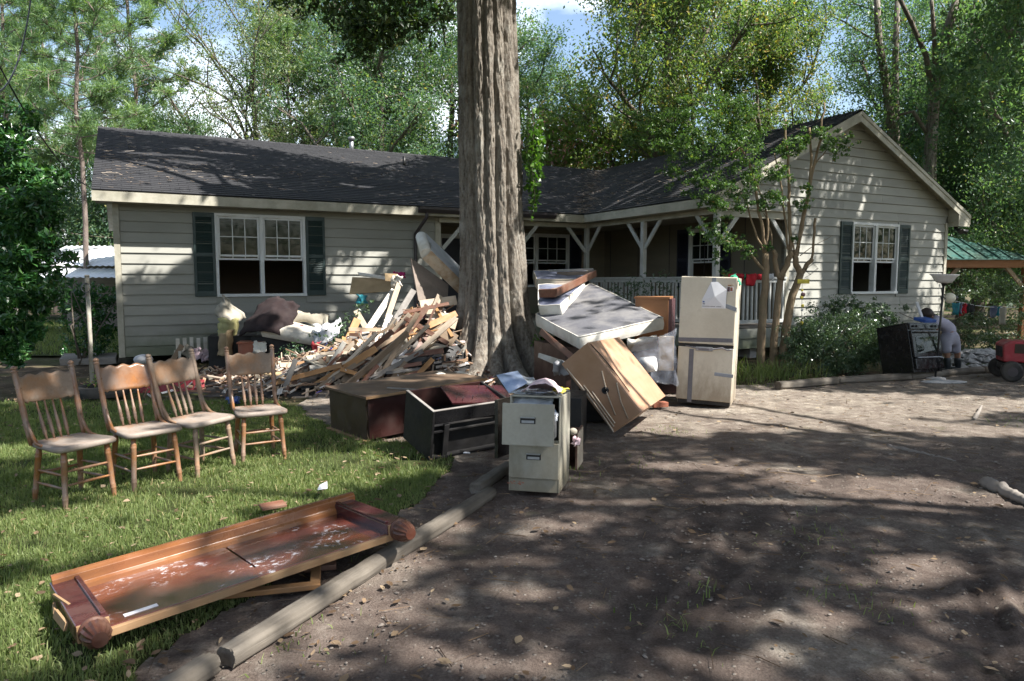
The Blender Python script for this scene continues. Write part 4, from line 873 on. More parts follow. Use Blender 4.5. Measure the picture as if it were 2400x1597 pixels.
def pine(seed, h, tr, low=.3, nb=70, blen=2.6, tuft=24):
    rr = random.Random(seed); rs = np.random.default_rng(seed); S = []; C = []; O = []
    T = [np.zeros(3)]
    for i in range(10):
        q = np.array([rr.gauss(0, .05), rr.gauss(0, .05), h * (i + 1) / 10]); S.append((T[-1], q, tr * (1 - .085 * i), tr * (1 - .085 * (i + 1)))); T.append(q)
    T = np.array(T)
    for i in range(nb):
        f = low + (1 - low) * (i + rr.random()) / nb; z = f * 10; a = int(min(z, 9)); p = T[a] + (T[a + 1] - T[a]) * (z - a); az = i * 2.4 + rr.uniform(-.4, .4); g = (f - low) / (1 - low)
        L = blen * (1.05 - .75 * g) * rr.uniform(.6, 1.15) * (.55 + .45 * min(1, g * 5)); pts, dd = limb(S, rr, p, np.array([math.cos(az), math.sin(az), .05 + .45 * g]), L, tr * .22 * (1 - .6 * g), 5, .14, .08, .4)
        for j in range(2, 6):
            C.append(pts[j]); O.append(dd)
            for k in range(3):
                d2 = nrm(dd + np.array([rr.gauss(0, .9), rr.gauss(0, .9), rr.gauss(.15, .4)])); q = pts[j] + d2 * L * rr.uniform(.12, .3); S.append((pts[j], q, .018, .008)); C.append(q); O.append(d2)
    C = np.array(C); O = np.array(O); n = len(C); k = tuft
    d_ = nrm(rs.normal(0, 1, (n, k, 3)) + O[:, None] * .9 + [0, 0, .25]); L = rs.uniform(.14, .27, (n, k, 1)); s_ = nrm(np.cross(d_, rs.normal(0, 1, (n, k, 3)))) * .0065
    P0 = C[:, None] + rs.normal(0, .055, (n, k, 3)); V = np.stack([P0 - s_, P0 + s_, P0 + d_ * L + s_ * 1.2, P0 + d_ * L - s_ * 1.2], 2).reshape(-1, 3)
    rnd = np.clip(np.repeat(rs.uniform(-.2, .2, n), k) + rs.beta(2, 2, n * k), 0, 1); tv, tf = seg_tubes(S); return (tv, tf), (V, np.arange(n * k * 4).reshape(-1, 4), rnd)
MESH = {}
def tree_kind(key, data, bark, leaf):
    (tv, tf), (V, F, rnd) = data; MESH[key] = (np_mesh(key + '_trunk', tv, tf, bark, smooth=True), np_mesh(key + '_crown', V, F, leaf, rnd))
def plant_tree(key, name, label, x, y, rot=0., sc=1., group=None, cat='tree', z=0., sz=None):
    o = thing(name, label, cat, (x, y, z), rot, group); o.scale = (sc, sc, sz or sc); put('trunk', MESH[key][0], o); put('crown', MESH[key][1], o); return o
tree_kind('pine_a', pine(11, 17, .12, .22, 84, 3.0, 40), M['barkpine'], M['needle'])
tree_kind('pine_b', pine(12, 18, .10, .30, 76, 2.6, 40), M['barkpine'], M['needle'])
tree_kind('dense_a', broadleaf(21, 13, 4.6, .24, .12, 0, 56000, .118, 1.0, 18), M['barkdark'], M['leafdense'])
tree_kind('dense_b', broadleaf(22, 14, 4.2, .26, .22, .04, 50000, .118, .95, 16), M['barkdark'], M['leafdense'])
tree_kind('gold', broadleaf(23, 14, 4.6, .30, .22, .02, 64000, .132, .9, 18), M['barkdark'], M['leafgold'])
tree_kind('pale', broadleaf(24, 13, 4.8, .22, .18, 0, 30000, .115, .9, 16, .45, .1, 1.05), M['barkdark'], M['leafpale'])
tree_kind('under', broadleaf(25, 4.2, 2.3, .08, .06, 0, 34000, .075, .6, 16), M['barkdark'], M['leafdense'])
tree_kind('bloomer', broadleaf(26, 5.0, 2.0, .08, .2, 0, 12000, .11, .5, 12), M['barksmooth'], M['bloom'])
PINES = [('pine_a', 40, 25, .3, .95, 'tall pine leaning in at the left edge of the photo behind the dark evergreen'), ('pine_b', 208, 21, 1.7, .9, 'tall pine whose reddish bare trunk rises over the tin shed'), ('pine_a', 335, 26, 3.2, .98, 'tall pine over the left end of the roof with bright needle tufts'), ('pine_b', 690, 30, 4.4, 1.0, 'pine with blue-green needles between the airy pale tree and the oak'), ('pine_a', 130, 33, 5.1, 1.05, 'distant pine between the two left pines')]
for key, u, Y, ro, sc, lb in PINES:
    x = at(u, 700, Y)[0]; plant_tree(key, 'pine_tree', lb, x, Y, ro, sc, 'pines behind the house')
BROAD = [('pale', 610, 29, .4, .95, 'airy pale tree with thin fanning branches against white cloud'), ('dense_a', 900, 25, 1.2, .9, 'dense bushy green tree over the roof left of the oak trunk'), ('dense_b', 800, 32, 2.2, 1.05, 'taller green tree behind the dense bushy tree left of the oak'),
         ('dense_a', 1060, 29, .2, 1.0, 'green tree partly hidden behind the oak trunk'), ('dense_b', 1255, 30, 3.3, .8, 'slim green tree just right of the oak trunk beside the gap of blue sky'), ('gold', 1545, 25, .5, 1.0, 'big tree with yellowing leaves and a dark trunk over the porch roof'), ('gold', 1800, 27, 2.6, .82, 'smaller yellowing tree close left of the gable peak'),
         ('dense_b', 2090, 30, 5.2, 1.0, 'green tree with spreading crown behind the vine-covered trunks'), ('dense_a', 2290, 26, 4.2, .85, 'dark dense tree behind the green carport'), ('dense_b', 2440, 22, 2.9, .85, 'shaded tree at the right edge behind the carport'), ('dense_a', -80, 31, 1.9, .85, 'shaded tree at the left edge behind the dark evergreen'),
         ('dense_b', 420, 38, 1.1, .75, 'distant green tree between the pines and the airy pale tree')]
for key, u, Y, ro, sc, lb in BROAD:
    x = at(u, 700, Y)[0]; plant_tree(key, 'pale_tree' if key == 'pale' else 'yellowing_tree' if key == 'gold' else 'green_tree', lb, x, Y, ro, sc, 'trees behind the house')
for u, Y, sc, lb in ((1300, 27, 1.5, 'crepe myrtle in pink bloom behind the roof valley'), (1400, 26.5, 1.35, 'lower blooming crepe myrtle just right of the taller one behind the valley')):
    plant_tree('bloomer', 'crepe_myrtle', lb, at(u, 700, Y)[0], Y, u, sc, 'blooming crepe myrtles behind the roof')
UND = [(40, 27, 1.0, 'bushy undergrowth tree left of the tin shed'), (235, 26.5, .85, 'green shrub under the tin shed roof'), (150, 29, 1.2, 'tall shrub beyond the tin shed'), (330, 27, 1.5, 'shrub hidden behind the left end of the house'), (2250, 23.5, 1.15, 'shrub behind the front beam of the carport'), (2400, 24.5, 1.2, 'shrub inside the shade right of the carport post'), (2520, 18.5, 1.1, 'shrub at the far right edge beside the carport'), (2200, 28, 1.9, 'large shrub rising behind the carport roof'), (2330, 29, 2.1, 'larger shrub rising behind the right half of the carport roof')]
for i, (u, Y, sc, lb) in enumerate(UND):
    plant_tree('under', 'shrub', lb, at(u, 700, Y)[0], Y, i * 1.3, sc, 'shrubs round the yard', 'shrub')
# far wood
rs = np.random.default_rng(99); n = 5600
th = rs.uniform(-math.pi, math.pi, n); rad = rs.uniform(42, 58, n); C = np.stack([np.sin(th) * rad, np.cos(th) * rad, rs.beta(1.1, 2.6, n) * np.where(np.abs(th) < 1, 9.5, 17)], 1); C[:, 2] *= .55 + .9 * vnoise(th * 9, 0 * th, 4)
P = clump_pts(C, 15, 1.6, rs); V, F = leaf_quads(P, rs.uniform(.3, .6, len(P)), rs, .6)
o = put('far_wood', np_mesh('far_wood', V, F, M['far'], rs.beta(2, 2, len(P)))); tag(o, 'far wood closing off the view behind the trees', 'woods', kind='stuff')

# vine-covered trunks on the right
def vine_trunk(label, pts, r0, r1, seed, nv):
    p0 = pts[0]; t = thing('vine_covered_tree', label, 'tree', (p0[0], p0[1], 0), 0, 'vine-covered trunks behind the gable')
    P = np.array(pts) - np.array([p0[0], p0[1], 0]); mb = MB(); mb.tube(P, np.linspace(r0, r1, len(P)), 10); mb.build('trunk', M['bark'], t)
    rs = np.random.default_rng(seed); f = rs.beta(1, 1.6, nv) * (len(P) - 1); a = np.minimum(f.astype(int), len(P) - 2); q = P[a] + (P[a + 1] - P[a]) * (f - a)[:, None]
    an = rs.uniform(0, 6.28, nv); rr_ = (r0 + (r1 - r0) * f / (len(P) - 1)) + rs.exponential(.09, nv); q = q + np.stack([np.cos(an) * rr_, np.sin(an) * rr_, 0 * an], 1)
    V, F = leaf_quads(q, rs.uniform(.06, .13, nv), rs, .8, .8); put('vine', np_mesh('vine', V, F, M['leafdense'], rs.beta(2, 1.6, nv)), t)
    return t
def pt(u, v, Y): return at(u, v, Y)
vine_trunk('slender leaning trunk wrapped in vines right of the gable peak', [np.r_[pt(2100, 700, 23)[:2], 0], pt(2092, 330, 23), pt(2078, 200, 23), pt(2060, 100, 23), pt(2052, -60, 23)], .16, .09, 5, 1500)
vine_trunk('thin vine-wrapped trunk standing close beside the leaning one', [np.r_[pt(2112, 700, 23.6)[:2], 0], pt(2100, 300, 23.6), pt(2098, 140, 23.6), pt(2106, -60, 23.6)], .13, .08, 6, 900)
tv = vine_trunk('stout forked trunk with pale lit bark above the right roof slope', [np.r_[pt(2180, 700, 22)[:2], 0], pt(2180, 360, 22), pt(2192, 200, 22), pt(2215, 90, 22), pt(2260, -60, 22)], .2, .11, 7, 1300)
mb = MB(); o_ = np.array(tv.location)
for path, r in (([(2188, 240), (2170, 130), (2130, 40), (2090, -40)], .09), ([(2192, 200), (2190, 90), (2180, -40)], .08), ([(2184, 330), (2140, 262), (2105, 270)], .07)):
    mb.tube([pt(u, v, 22) - o_ for u, v in path], np.linspace(r, r * .6, len(path)), 8)
mb.build('branch', M['barkdark'], tv)

# ------------------------------------------------------------------ the big oak
OX, OY = -.27, 11.75
oak = thing('oak_tree', 'huge fluted oak trunk with flaring roots standing in the middle of the yard', 'tree', (OX, OY, 0))
def oak_trunk():
    nth, nz_ = 300, 430; th = np.linspace(0, 2 * math.pi, nth, endpoint=False); zz = np.r_[np.linspace(-.12, 1.5, 100), np.linspace(1.52, 10, nz_ - 100)]
    TH, Z = np.meshgrid(th, zz); cth, sth = np.cos(TH), np.sin(TH)
    R0 = .452 + .050 * np.clip(2.6 - Z, 0, 9) ** 1.2 * .55 - .006 * np.clip(Z - 3, 0, 9)
    ribs = [(-2.90, .30), (-2.35, .26), (-1.86, .25), (-1.50, .20), (-1.14, .22), (-.62, .26), (-.05, .3), (.6, .32), (1.3, .35), (2.0, .35), (2.7, .3)]
    flare = np.exp(-np.clip(Z, 0, 9) / .40); rib = np.full(TH.shape, -1.)
    for k, (a, w) in enumerate(ribs):
        aa = a + .03 * np.sin(Z * .7 + k) + .06 * (vnoise(Z * 1.3, 0 * Z + k * 7.1, 5) - .5); d_ = (TH - aa + math.pi) % (2 * math.pi) - math.pi
        rib = np.maximum(rib, 1 - (np.abs(d_) / (w * 1.0)) ** 2.4)
    rib = np.clip(rib, -.35, 1)
    amp = .125 * (.40 + .45 * np.clip(1.9 - Z * .28, 0, 1)) + .03 * np.exp(-np.clip(Z, 0, 9) / 1.)
    r = R0 + amp * (rib - .45) + flare * (.27 + .44 * np.clip(rib, 0, 1))
    lump = fbm(TH * 3 + 7, Z * 1.2, 3, 41) - .5; rid = np.abs(fbm(cth * 8 + 20, sth * 8 + Z * 1.7, 4, 51) - .5); fine = fbm(cth * 26 + 50, sth * 26 + Z * 7, 4, 61) - .5
    r = r + .018 * lump - .07 * np.clip(.07 - rid, 0, 1) / .07 * .3 + .03 * fine + .026 * (fbm(cth * 13 + 90, sth * 13 + Z * 3.5, 3, 63) - .5) + .02 * (vnoise(cth * 60 + 9, sth * 60 + Z * 16, 64) - .5)
    cx = -.02 * Z - .02; V = np.stack([cx + r * cth, r * sth, Z], -1).reshape(-1, 3)
    j = np.arange(nth)[None, :]; i = np.arange(len(zz) - 1)[:, None]; F = np.stack([i * nth + j, i * nth + (j + 1) % nth, (i + 1) * nth + (j + 1) % nth, (i + 1) * nth + j], -1).reshape(-1, 4)
    return np_mesh('oak_trunk', V, F, M['bark'], smooth=True)
put('trunk', oak_trunk(), oak)
# little sprout on the flank of the trunk
rs = np.random.default_rng(8); c = at(1257, 800, 11.25) - [OX, OY, 0]; P = c + rs.normal(0, .045, (46, 3)); V, F = leaf_quads(P, rs.uniform(.04, .07, 46), rs, .6); put('sprout', np_mesh('sprout', V, F, M['leafivy'], rs.uniform(.3, 1, 46)), oak)

# ------------------------------------------------------------------ shading crowns: leaves gather where the photograph lies in shade
LIT = []                                               # sunlit openings: centre on the ground plane along the sun, radii, angle, strength
def lit(P, ra, rb, ang=0., s=1.):
    P = np.array(P, float); g = P - LS * (P[2] / LS[2]); LIT.append((g[0], g[1], ra, rb, R(ang), s))
def litg(u, v, ra, rb, ang=0., s=1., z=0.): lit(on_ground(u, v, z), ra, rb, ang, s)
# drive
litg(1650, 985, 1.1, .42, -10); litg(1850, 955, 1.6, .40, -12); litg(2120, 935, 1.5, .36, -14); litg(2330, 950, 1.1, .4, -14); litg(1500, 1000, .7, .35, 0); litg(1780, 925, .8, .35, -10); litg(1950, 985, 1.0, .25, -12); litg(1560, 960, .6, .4, 0); litg(2250, 1005, .9, .22, -14)
litg(2060, 1140, .55, .2, -10); litg(2230, 1175, .5, .2, 0); litg(1870, 1180, .5, .10, 0); litg(1700, 1100, .5, .08, 0); litg(1560, 1090, .35, .07, 0); litg(2150, 1330, .3, .16, 30, .8); litg(2320, 1400, .22, .3, 20, .8)
litg(760, 1480, .42, .22, 40, .85); litg(620, 1560, .34, .18, 40, .8); litg(900, 1360, .32, .12, 40, .8); litg(1000, 1540, .16, .07, 0, .9); litg(1150, 1560, .2, .06, 0, .8); litg(1860, 1450, .3, .07, 0, .6); litg(1330, 1230, .25, .08, 30, .7); litg(1050, 1250, .2, .1, 40, .7); litg(1440, 1180, .3, .07, 0, .7); litg(1250, 1400, .2, .06, 0, .6); litg(1700, 1540, .18, .06, 0, .7)
# lawn and the panel
litg(760, 1070, .85, .16, 20); litg(560, 1125, .8, .17, 22); litg(300, 1215, .5, .17, 25); litg(60, 1250, .5, .26, 20); litg(960, 1030, .35, .14, 10); litg(30, 1500, .35, .22, 0); litg(170, 1510, .28, .14, 0); litg(420, 1240, .3, .10, 20, .8); litg(30, 1060, .5, .2, 0, .9); litg(700, 1190, .3, .09, 20, .8); litg(880, 1120, .35, .09, 20, .8); litg(260, 1040, .25, .10, 0, .8); litg(700, 938, .4, .2, 0); litg(500, 1170, 1.1, .3, 24); litg(850, 1080, .7, .22, 24); litg(150, 1260, .7, .26, 20); litg(80, 1420, .5, .3, 20); litg(330, 1130, .5, .12, 24, .8); litg(640, 1010, .35, .12, 20, .8)
litg(420, 1250, .34, .11, 38, 1., .15); litg(620, 1190, .3, .08, 38, 1., .15); litg(800, 1220, .26, .1, 38, .9, .12); litg(560, 1330, .2, .12, 30, .8, .1); litg(750, 1300, .3, .06, 38, .9, .1)
for u, v, Y, a, b in ((310, 862, 5.5, .16, .10), (600, 865, 6.6, .12, .08), (130, 1030, 4.9, .2, .12), (330, 990, 5.4, .2, .1), (470, 970, 5.7, .18, .1), (590, 960, 6.2, .2, .12), (205, 880, 5.2, .08, .12)): lit(at(u, v, Y), a, b, 0, .85)
# junk: heaps, trunk, mattress, fridge, cabinets
for u, v, Y, a, b, s in ((960, 600, 12., .35, .3, 1), (1040, 610, 12, .4, .3, 1), (900, 700, 11.3, .45, .4, 1), (850, 790, 11, .6, .45, 1), (760, 840, 10.8, .6, .4, 1), (980, 740, 11, .5, .4, 1), (1020, 800, 11, .3, .3, .7), (700, 780, 12.3, .6, .35, 1), (800, 760, 12.2, .5, .35, 1), (640, 870, 10.5, .55, .3, 1), (560, 760, 12.3, .4, .3, .9), (560, 880, 10.3, .5, .25, .9),
                         (1180, 850, 11.0, .5, .3, 1), (1150, 720, 11.2, .22, .5, .95), (1230, 640, 11.3, .25, .5, .9), (1130, 420, 11.2, .2, .7, .9), (1220, 250, 11.3, .22, .7, .8), (1160, 120, 11.2, .15, .4, .8), (1250, 780, 11.2, .3, .3, .8),
                         (1330, 770, 9.2, .5, .3, 1), (1420, 740, 9.4, .6, .28, 1), (1480, 720, 9.8, .4, .2, .9), (1420, 700, 10.2, .4, .12, .8), (1330, 720, 10, .3, .25, 1), (1480, 800, 9, .3, .25, .9), (1300, 790, 9.2, .3, .3, 1),
                         (1460, 860, 7.8, .38, .28, 1), (1390, 880, 7.6, .2, .25, .9), (1520, 900, 7.6, .25, .2, .9), (1330, 880, 7.9, .12, .2, .9),
                         (1600, 800, 8.7, .15, .8, .8), (1650, 740, 8.7, .5, .3, .9), (1660, 850, 8.7, .5, .35, .9), (1740, 800, 8.8, .25, .6, .9), (1680, 930, 8.7, .5, .2, 1), (1550, 830, 9.2, .3, .3, .7),
                         (1260, 915, 5.3, .22, .12, 1), (1325, 1000, 5.3, .12, .3, .85), (1200, 890, 6.3, .18, .12, .9), (960, 905, 7.6, .35, .07, .9), (1080, 885, 7.8, .3, .1, .8), (1240, 1030, 5., .12, .12, .35), (1540, 730, 10, .25, .3, .6)):
    lit(at(u, v, Y), a, b, 0, s)
# house walls (points on the facade plane t=0 and gable plane), roof streaks
for s_, z_, a, b, st in ((1.0, 1.9, .20, .30, 1), (.75, 1.3, .26, .28, 1), (.5, .8, .16, .2, .8), (3.95, 1.7, .14, .2, .9), (4.5, 1.75, .35, .12, .8), (4.3, 1.3, .2, .14, .6), (2.3, .9, .2, .1, .5)): lit(H(s_, -.02, z_), a, b, 60, st * .72)
for s_, z_, a, b, st in ((12.6, 1.5, .3, .42, 1), (12.9, 1.2, .22, .3, 1), (12.4, 2.1, .12, .3, .8), (12.25, 3.1, .25, .10, .8), (14.3, 3.35, .07, .2, .9), (15.6, 3.05, .09, .25, .9), (14.9, 3.7, .05, .15, .7), (16.9, 2.3, .10, .45, .8), (16.7, 1.5, .12, .3, .9), (17.1, 1.2, .12, .4, .9), (13.1, 3.5, .06, .14, .6), (14.05, 2.9, .05, .14, .7), (16.5, 2.7, .06, .2, .6)): lit(H(s_, TG - .02, z_), a, b, 60, st * .58)
for s_, t_, a, b, st in ((1.0, 2.4, .8, .12, .8), (1.9, 3.1, .7, .09, .8), (1.4, 1.9, .6, .12, .7), (2.8, 1.0, .4, .1, .6), (.3, .6, .4, .1, .6), (4.6, .8, .4, .1, .5), (9.0, 1.8, .35, .25, .7), (8.8, 3.4, .4, .3, .6)): lit(on_roof(np.array([s_]), np.array([t_]))[0], a, b, 30, st)
for s_, t_, a, b in ((10.4, -1.2, .5, .1), (11.2, -1.9, .6, .12), (11.5, -3.2, .6, .12), (12.6, -3.4, .6, .1), (10.3, -3.3, .4, .1), (11.8, -.6, .5, .12)): lit(on_roof(np.array([s_]), np.array([t_]))[0], a, b, 30, .8)
for u, v, a, b, st in ((1960, 790, .7, .4, .75), (1930, 840, .5, .3, .7), (2050, 760, .3, .3, .7), (2000, 730, .3, .2, .8)): lit(at(u, v, 12.2), a, b, 0, st)
lit(at(1780, 560, 12), .5, .5, 0, .6); lit(at(1700, 380, 12.3), 1.1, .5, 0, .9); lit(at(1640, 330, 12.5), .9, .4, 0, .9); lit(at(1850, 380, 12.2), .4, .25, 0, .8); lit(at(1690, 560, 12.2), .4, .12, 0, .8); lit(at(217, 780, 10.2), .2, .6, 0, .8); lit((-13.5, 19.6, 0), 2, 1.2); lit(at(1800, 800, 12.2), .3, .4, 0, .5)
for u, v in ((1530, 690), (1640, 560), (1790, 700), (1790, 790), (1500, 650)): lit(at(u, v, 14.5), .2, .3, 0, .6)
lit(at(20, 330, 9.8), .6, .4); lit(at(70, 400, 9.8), .5, .3); lit(at(30, 480, 9.6), .4, .25, 0, .8); lit(at(70, 640, 9.2), .25, .25, 0, .7); lit(at(85, 838, 8.8), .2, .14); lit(at(130, 780, 14), 1.5, 1.); lit((11.5, 18, 2.5), 1.2, .35, 0, .8)
for u, v in ((1215, 590), (1185, 500), (1215, 420), (1200, 330), (1190, 210), (1195, 80), (1175, 640), (1210, 700), (1160, 790), (1230, 830)): lit(at(u, v, 11.2), .22, .5, 0, 1)
for u, v in ((1100, 560), (1110, 340), (1100, 700)): lit(at(u, v, 11.3), .1, .35, 0, .7)
LITA = np.array(LIT)
def openness(gx, gy):
    v = np.zeros(gx.shape); wx_ = gx + .55 * (fbm(gx * 2.2, gy * 2.2, 3, 201) - .5) + .22 * (fbm(gx * 8, gy * 8, 2, 203) - .5); wy_ = gy + .34 * (fbm(gx * 2.2 + 30, gy * 2.2, 3, 202) - .5) + .14 * (fbm(gx * 8 + 9, gy * 8, 2, 204) - .5)
    for x, y, a, b, an, s in LITA:
        dx, dy = wx_ - x, wy_ - y; c, s_ = math.cos(an), math.sin(an); X = (dx * c + dy * s_) / a; Y = (-dx * s_ + dy * c) / b; v = np.maximum(v, s * np.clip(1.45 - (X * X + Y * Y) * .62, 0, 1))
    return v
rs = np.random.default_rng(77)
TRUNKS = {'oak': (OX, OY), 'a': (11.5, 2.2), 'b': (14.5, 9.5), 'c': (4.0, -6.0), 'd': (17.5, 3.0)}
def shade_leaves():
    n = 30000; gx = rs.uniform(-15.5, 10.5, n); gy = rs.uniform(1.2, 24, n); k = (gy < 17) | ((gx < -6) & (gy < 18.7)) | ((gx > -6) & (gx < 8.5)); gx, gy = gx[k], gy[k]; n = len(gx)
    # skip ground that sun rays reach only far outside what the camera can see
    op = openness(gx, gy); nzv = fbm(gx * 1.5, gy * 1.5, 4, 15)
    dens = np.clip(1.12 - .9 * op - np.clip(nzv - .55, 0, 1) * 3.8, 0.02, 1); k = rs.uniform(0, 1, n) < dens
    gx, gy = gx[k], gy[k]; out = []
    for i in range(40):
        z = rs.uniform(7.5, 13.5, len(gx)) if i < 20 else rs.uniform(10, 17, len(gx))
        P = np.stack([gx, gy, 0 * gx], 1) + LS * (z / LS[2])[:, None]; P[:, 2] = z
        u, v = project(P); hid = (P[:, 1] < .6) | (u < -140) | (u > 2540) | (v < -75) | (v > 1700)
        out.append(P[hid]); gx, gy = gx[~hid], gy[~hid]
        if len(gx) == 0: break
    return np.concatenate(out)
SC = shade_leaves()
keys = list(TRUNKS); TP = np.array([TRUNKS[k] for k in keys]); own = np.argmin(np.hypot(SC[:, None, 0] - TP[None, :, 0], SC[:, None, 1] - TP[None, :, 1]) * np.array([.85, 1, 1, 1, 1]), 1)
LAB = {'a': 'broad shade tree standing right of the drive outside the view', 'b': 'spreading shade tree beyond the right edge near the carport', 'c': 'shade tree standing behind the viewer', 'd': 'tall shade tree farther right of the drive'}
def crown_of(idx, T, parent, trunk_r, fork, leafs_per=11, L=(.13, .24)):
    C = SC[idx] - [T[0], T[1], 0]; P = clump_pts(C, leafs_per, .42, rs); g = P + [T[0], T[1], 0]; g = g - LS * (g[:, 2] / LS[2])[:, None]; P = P[np.clip(.10 + .42 * (fbm(g[:, 0] * 5, g[:, 1] * 7, 3, 206)), .12, .9) + rs.uniform(-.05, .05, len(P)) + (rs.uniform(0, 1, len(P)) < .035) > openness(g[:, 0], g[:, 1])]; V, F = leaf_quads(P, rs.uniform(*L, len(P)), rs, .55, .2)
    put('crown', np_mesh('crown', V, F, M['leafoak'], np.clip(rs.beta(2, 2, len(P)), 0, 1)), parent)
    S = []; rr = random.Random(len(idx)); pick = C[rs.choice(len(C), 22, replace=False)]
    for q in pick:
        z0_ = fork + rr.uniform(0, 2.5); p = np.array([0, 0, min(z0_, q[2] - .5)]); k = 7; prev = p; r = .05 + .012 * np.linalg.norm(q - p)
        for i in range(1, k + 1):
            t = i / k; nx_ = p + (q - p) * t + np.array([rr.gauss(0, .12), rr.gauss(0, .12), .8 * math.sin(math.pi * t) * .5]) * (1 if i < k else 0)
            S.append((prev, nx_, r * (1 - .8 * (i - 1) / k), r * (1 - .8 * t))); prev = nx_
    tv_, tf_ = seg_tubes(S, 8)
    if trunk_r:
        mb = MB(); mb.tube([(0, 0, -.1), (0, 0, .5), (.05, 0, 3), (.1, .05, fork), (.1, .1, fork + 4)], [trunk_r * 1.6, trunk_r * 1.1, trunk_r, trunk_r * .9, trunk_r * .35], 14); mb.build('trunk', M['bark'], parent)
    put('limbs', np_mesh('limbs', tv_, tf_, M['barkdark'], smooth=True), parent)
for i, k in enumerate(keys):
    idx = np.where(own == i)[0]
    if len(idx) < 60: continue
    if k == 'oak': crown_of(idx, TRUNKS[k], oak, 0, 8.2)
    else: crown_of(idx, TRUNKS[k], thing('shade_tree', LAB[k], 'tree', (*TRUNKS[k], 0), 0), .33, 5.5)
def spray(name, parent, org, blobs, k, leafL, mat, seed, aspect=.5, droop=.4, branch=None, bmat=None):
    """leafy sprays: blobs = [(u, v, Y, radius)]"""
    rs = np.random.default_rng(seed); C = np.array([at(u, v, Y) for u, v, Y, r in blobs]); rad = np.array([b[3] for b in blobs])
    ns = 20; sub = np.repeat(C, ns, 0) + rs.normal(0, .62, (len(C) * ns, 3)) * np.repeat(rad, ns)[:, None] * [1, 1, .8]; P = clump_pts(sub, max(1, k // ns), np.repeat(rad, ns) * .30, rs) - org; P = P[rs.uniform(0, 1, len(P)) < np.repeat(np.clip((rad / .27) ** 1.6, .08, 1), ns * max(1, k // ns))]
    V, F = leaf_quads(P, leafL * rs.uniform(.7, 1.3, len(P)), rs, aspect, droop); return put(name, np_mesh(name, V, F, mat, np.clip(rs.beta(2, 2, len(P)), 0, 1)), parent)
# low dark boughs of the oak at the top left of its trunk, seen from below
blobs = [(u, v, Y, r) for u, v, Y, r in ((700, -20, 9.5, .35), (780, 5, 9.5, .4), (840, 25, 9.3, .42), (890, 45, 9.3, .40), (870, 75, 9.2, .3), (830, 80, 9.4, .25), (940, 20, 9.5, .4), (990, -10, 9.6, .35), (910, -10, 9.4, .4), (800, -40, 9.6, .5), (900, -60, 9.6, .6), (1000, -70, 9.8, .5), (960, 55, 9.3, .2), (855, 115, 9.3, .14))]
spray('low_bough', oak, np.array([OX, OY, 0]), blobs, 330, .085, M['leafoak'], 31)
# dark boughs of a near tree reaching in from the right
nt_ = thing('overhanging_tree', 'dark tree at the right edge with boughs hanging into the top right corner', 'tree', (11.6, 13.2, 0))
NO = np.array([11.6, 13.2, 0])
mb = MB(); mb.tube([(0, 0, -.1), (0, 0, 2), (.1, 0, 6), (.2, 0, 10)], [.3, .24, .2, .12], 12); mb.build('trunk', M['bark'], nt_)
mb = MB(); mb.tube([np.array([.1, 0, 5.6]), at(2440, 150, 12.5) - NO, at(2390, 92, 11.8) - NO, at(2352, 68, 11.5) - NO], [.15, .10, .085, .06], 10); mb.tube([at(2440, 260, 12.6) - NO, at(2380, 300, 12) - NO, at(2300, 250, 11.5) - NO], [.05, .03, .012], 6); mb.build('limb', M['bark'], nt_)
blobs = [(2330, 30, 11, .55), (2390, 10, 11, .6), (2290, 70, 11.2, .4), (2370, 140, 11.5, .5), (2300, 160, 11, .42), (2240, 190, 11, .30), (2250, 150, 11, .3), (2330, 220, 11.3, .45), (2390, 230, 11.6, .5), (2380, 320, 12, .5), (2330, 300, 12, .3), (2400, 400, 12.4, .5), (2350, 380, 12.3, .35), (2200, 210, 11, .18), (2280, 10, 11.4, .4), (2420, 100, 11, .6), (2400, 480, 12.8, .4), (2220, 120, 11.3, .2)]
spray('boughs', nt_, NO, blobs, 190, .10, M['leafdense'], 32)

# ------------------------------------------------------------------ near shrubs
mg = on_ground(20, 880); MGO = np.array([mg[0] - .5, 10.2, 0])
mt = thing('evergreen_shrub', 'large dark glossy evergreen filling the left edge of the yard', 'shrub', tuple(MGO))
mb = MB(); mb.tube([(0, 0, -.05), (.05, .1, 1.2), (.1, .1, 3.2)], [.12, .09, .04], 8); mb.tube([(0, 0, .4), (.5, -.2, 1.6), (.7, -.4, 2.6)], [.06, .045, .02], 8); mb.tube([(0, 0, .5), (-.5, -.3, 1.8)], [.06, .03], 8); mb.build('trunk', M['barkdark'], mt)
blobs = [(20, 330, 9.8, .6), (60, 380, 9.8, .55), (20, 430, 9.6, .6), (90, 440, 9.7, .45), (40, 520, 9.5, .6), (100, 530, 9.5, .45), (130, 470, 9.8, .3), (10, 620, 9.3, .6), (70, 620, 9.3, .5), (110, 640, 9.2, .35), (20, 720, 9.2, .5), (80, 720, 9.1, .4), (105, 700, 9.2, .3), (20, 800, 9.1, .45), (60, 790, 9, .35), (-40, 500, 9.5, .8), (-40, 700, 9.4, .8), (-40, 350, 9.8, .7), (100, 560, 9.3, .35), (140, 600, 9.2, .2), (170, 610, 9.2, .14), (15, 280, 10, .4), (90, 805, 8.9, .16), (80, 840, 8.8, .12), (150, 520, 9.8, .25), (120, 410, 10, .25)]
blobs = [(u - 45, v, Y, r * .85) for u, v, Y, r in blobs if u < 132 or v > 700]
spray('foliage', mt, MGO, blobs, 900, .105, M['leafmag'], 33, .42, .2)
rs = np.random.default_rng(61)
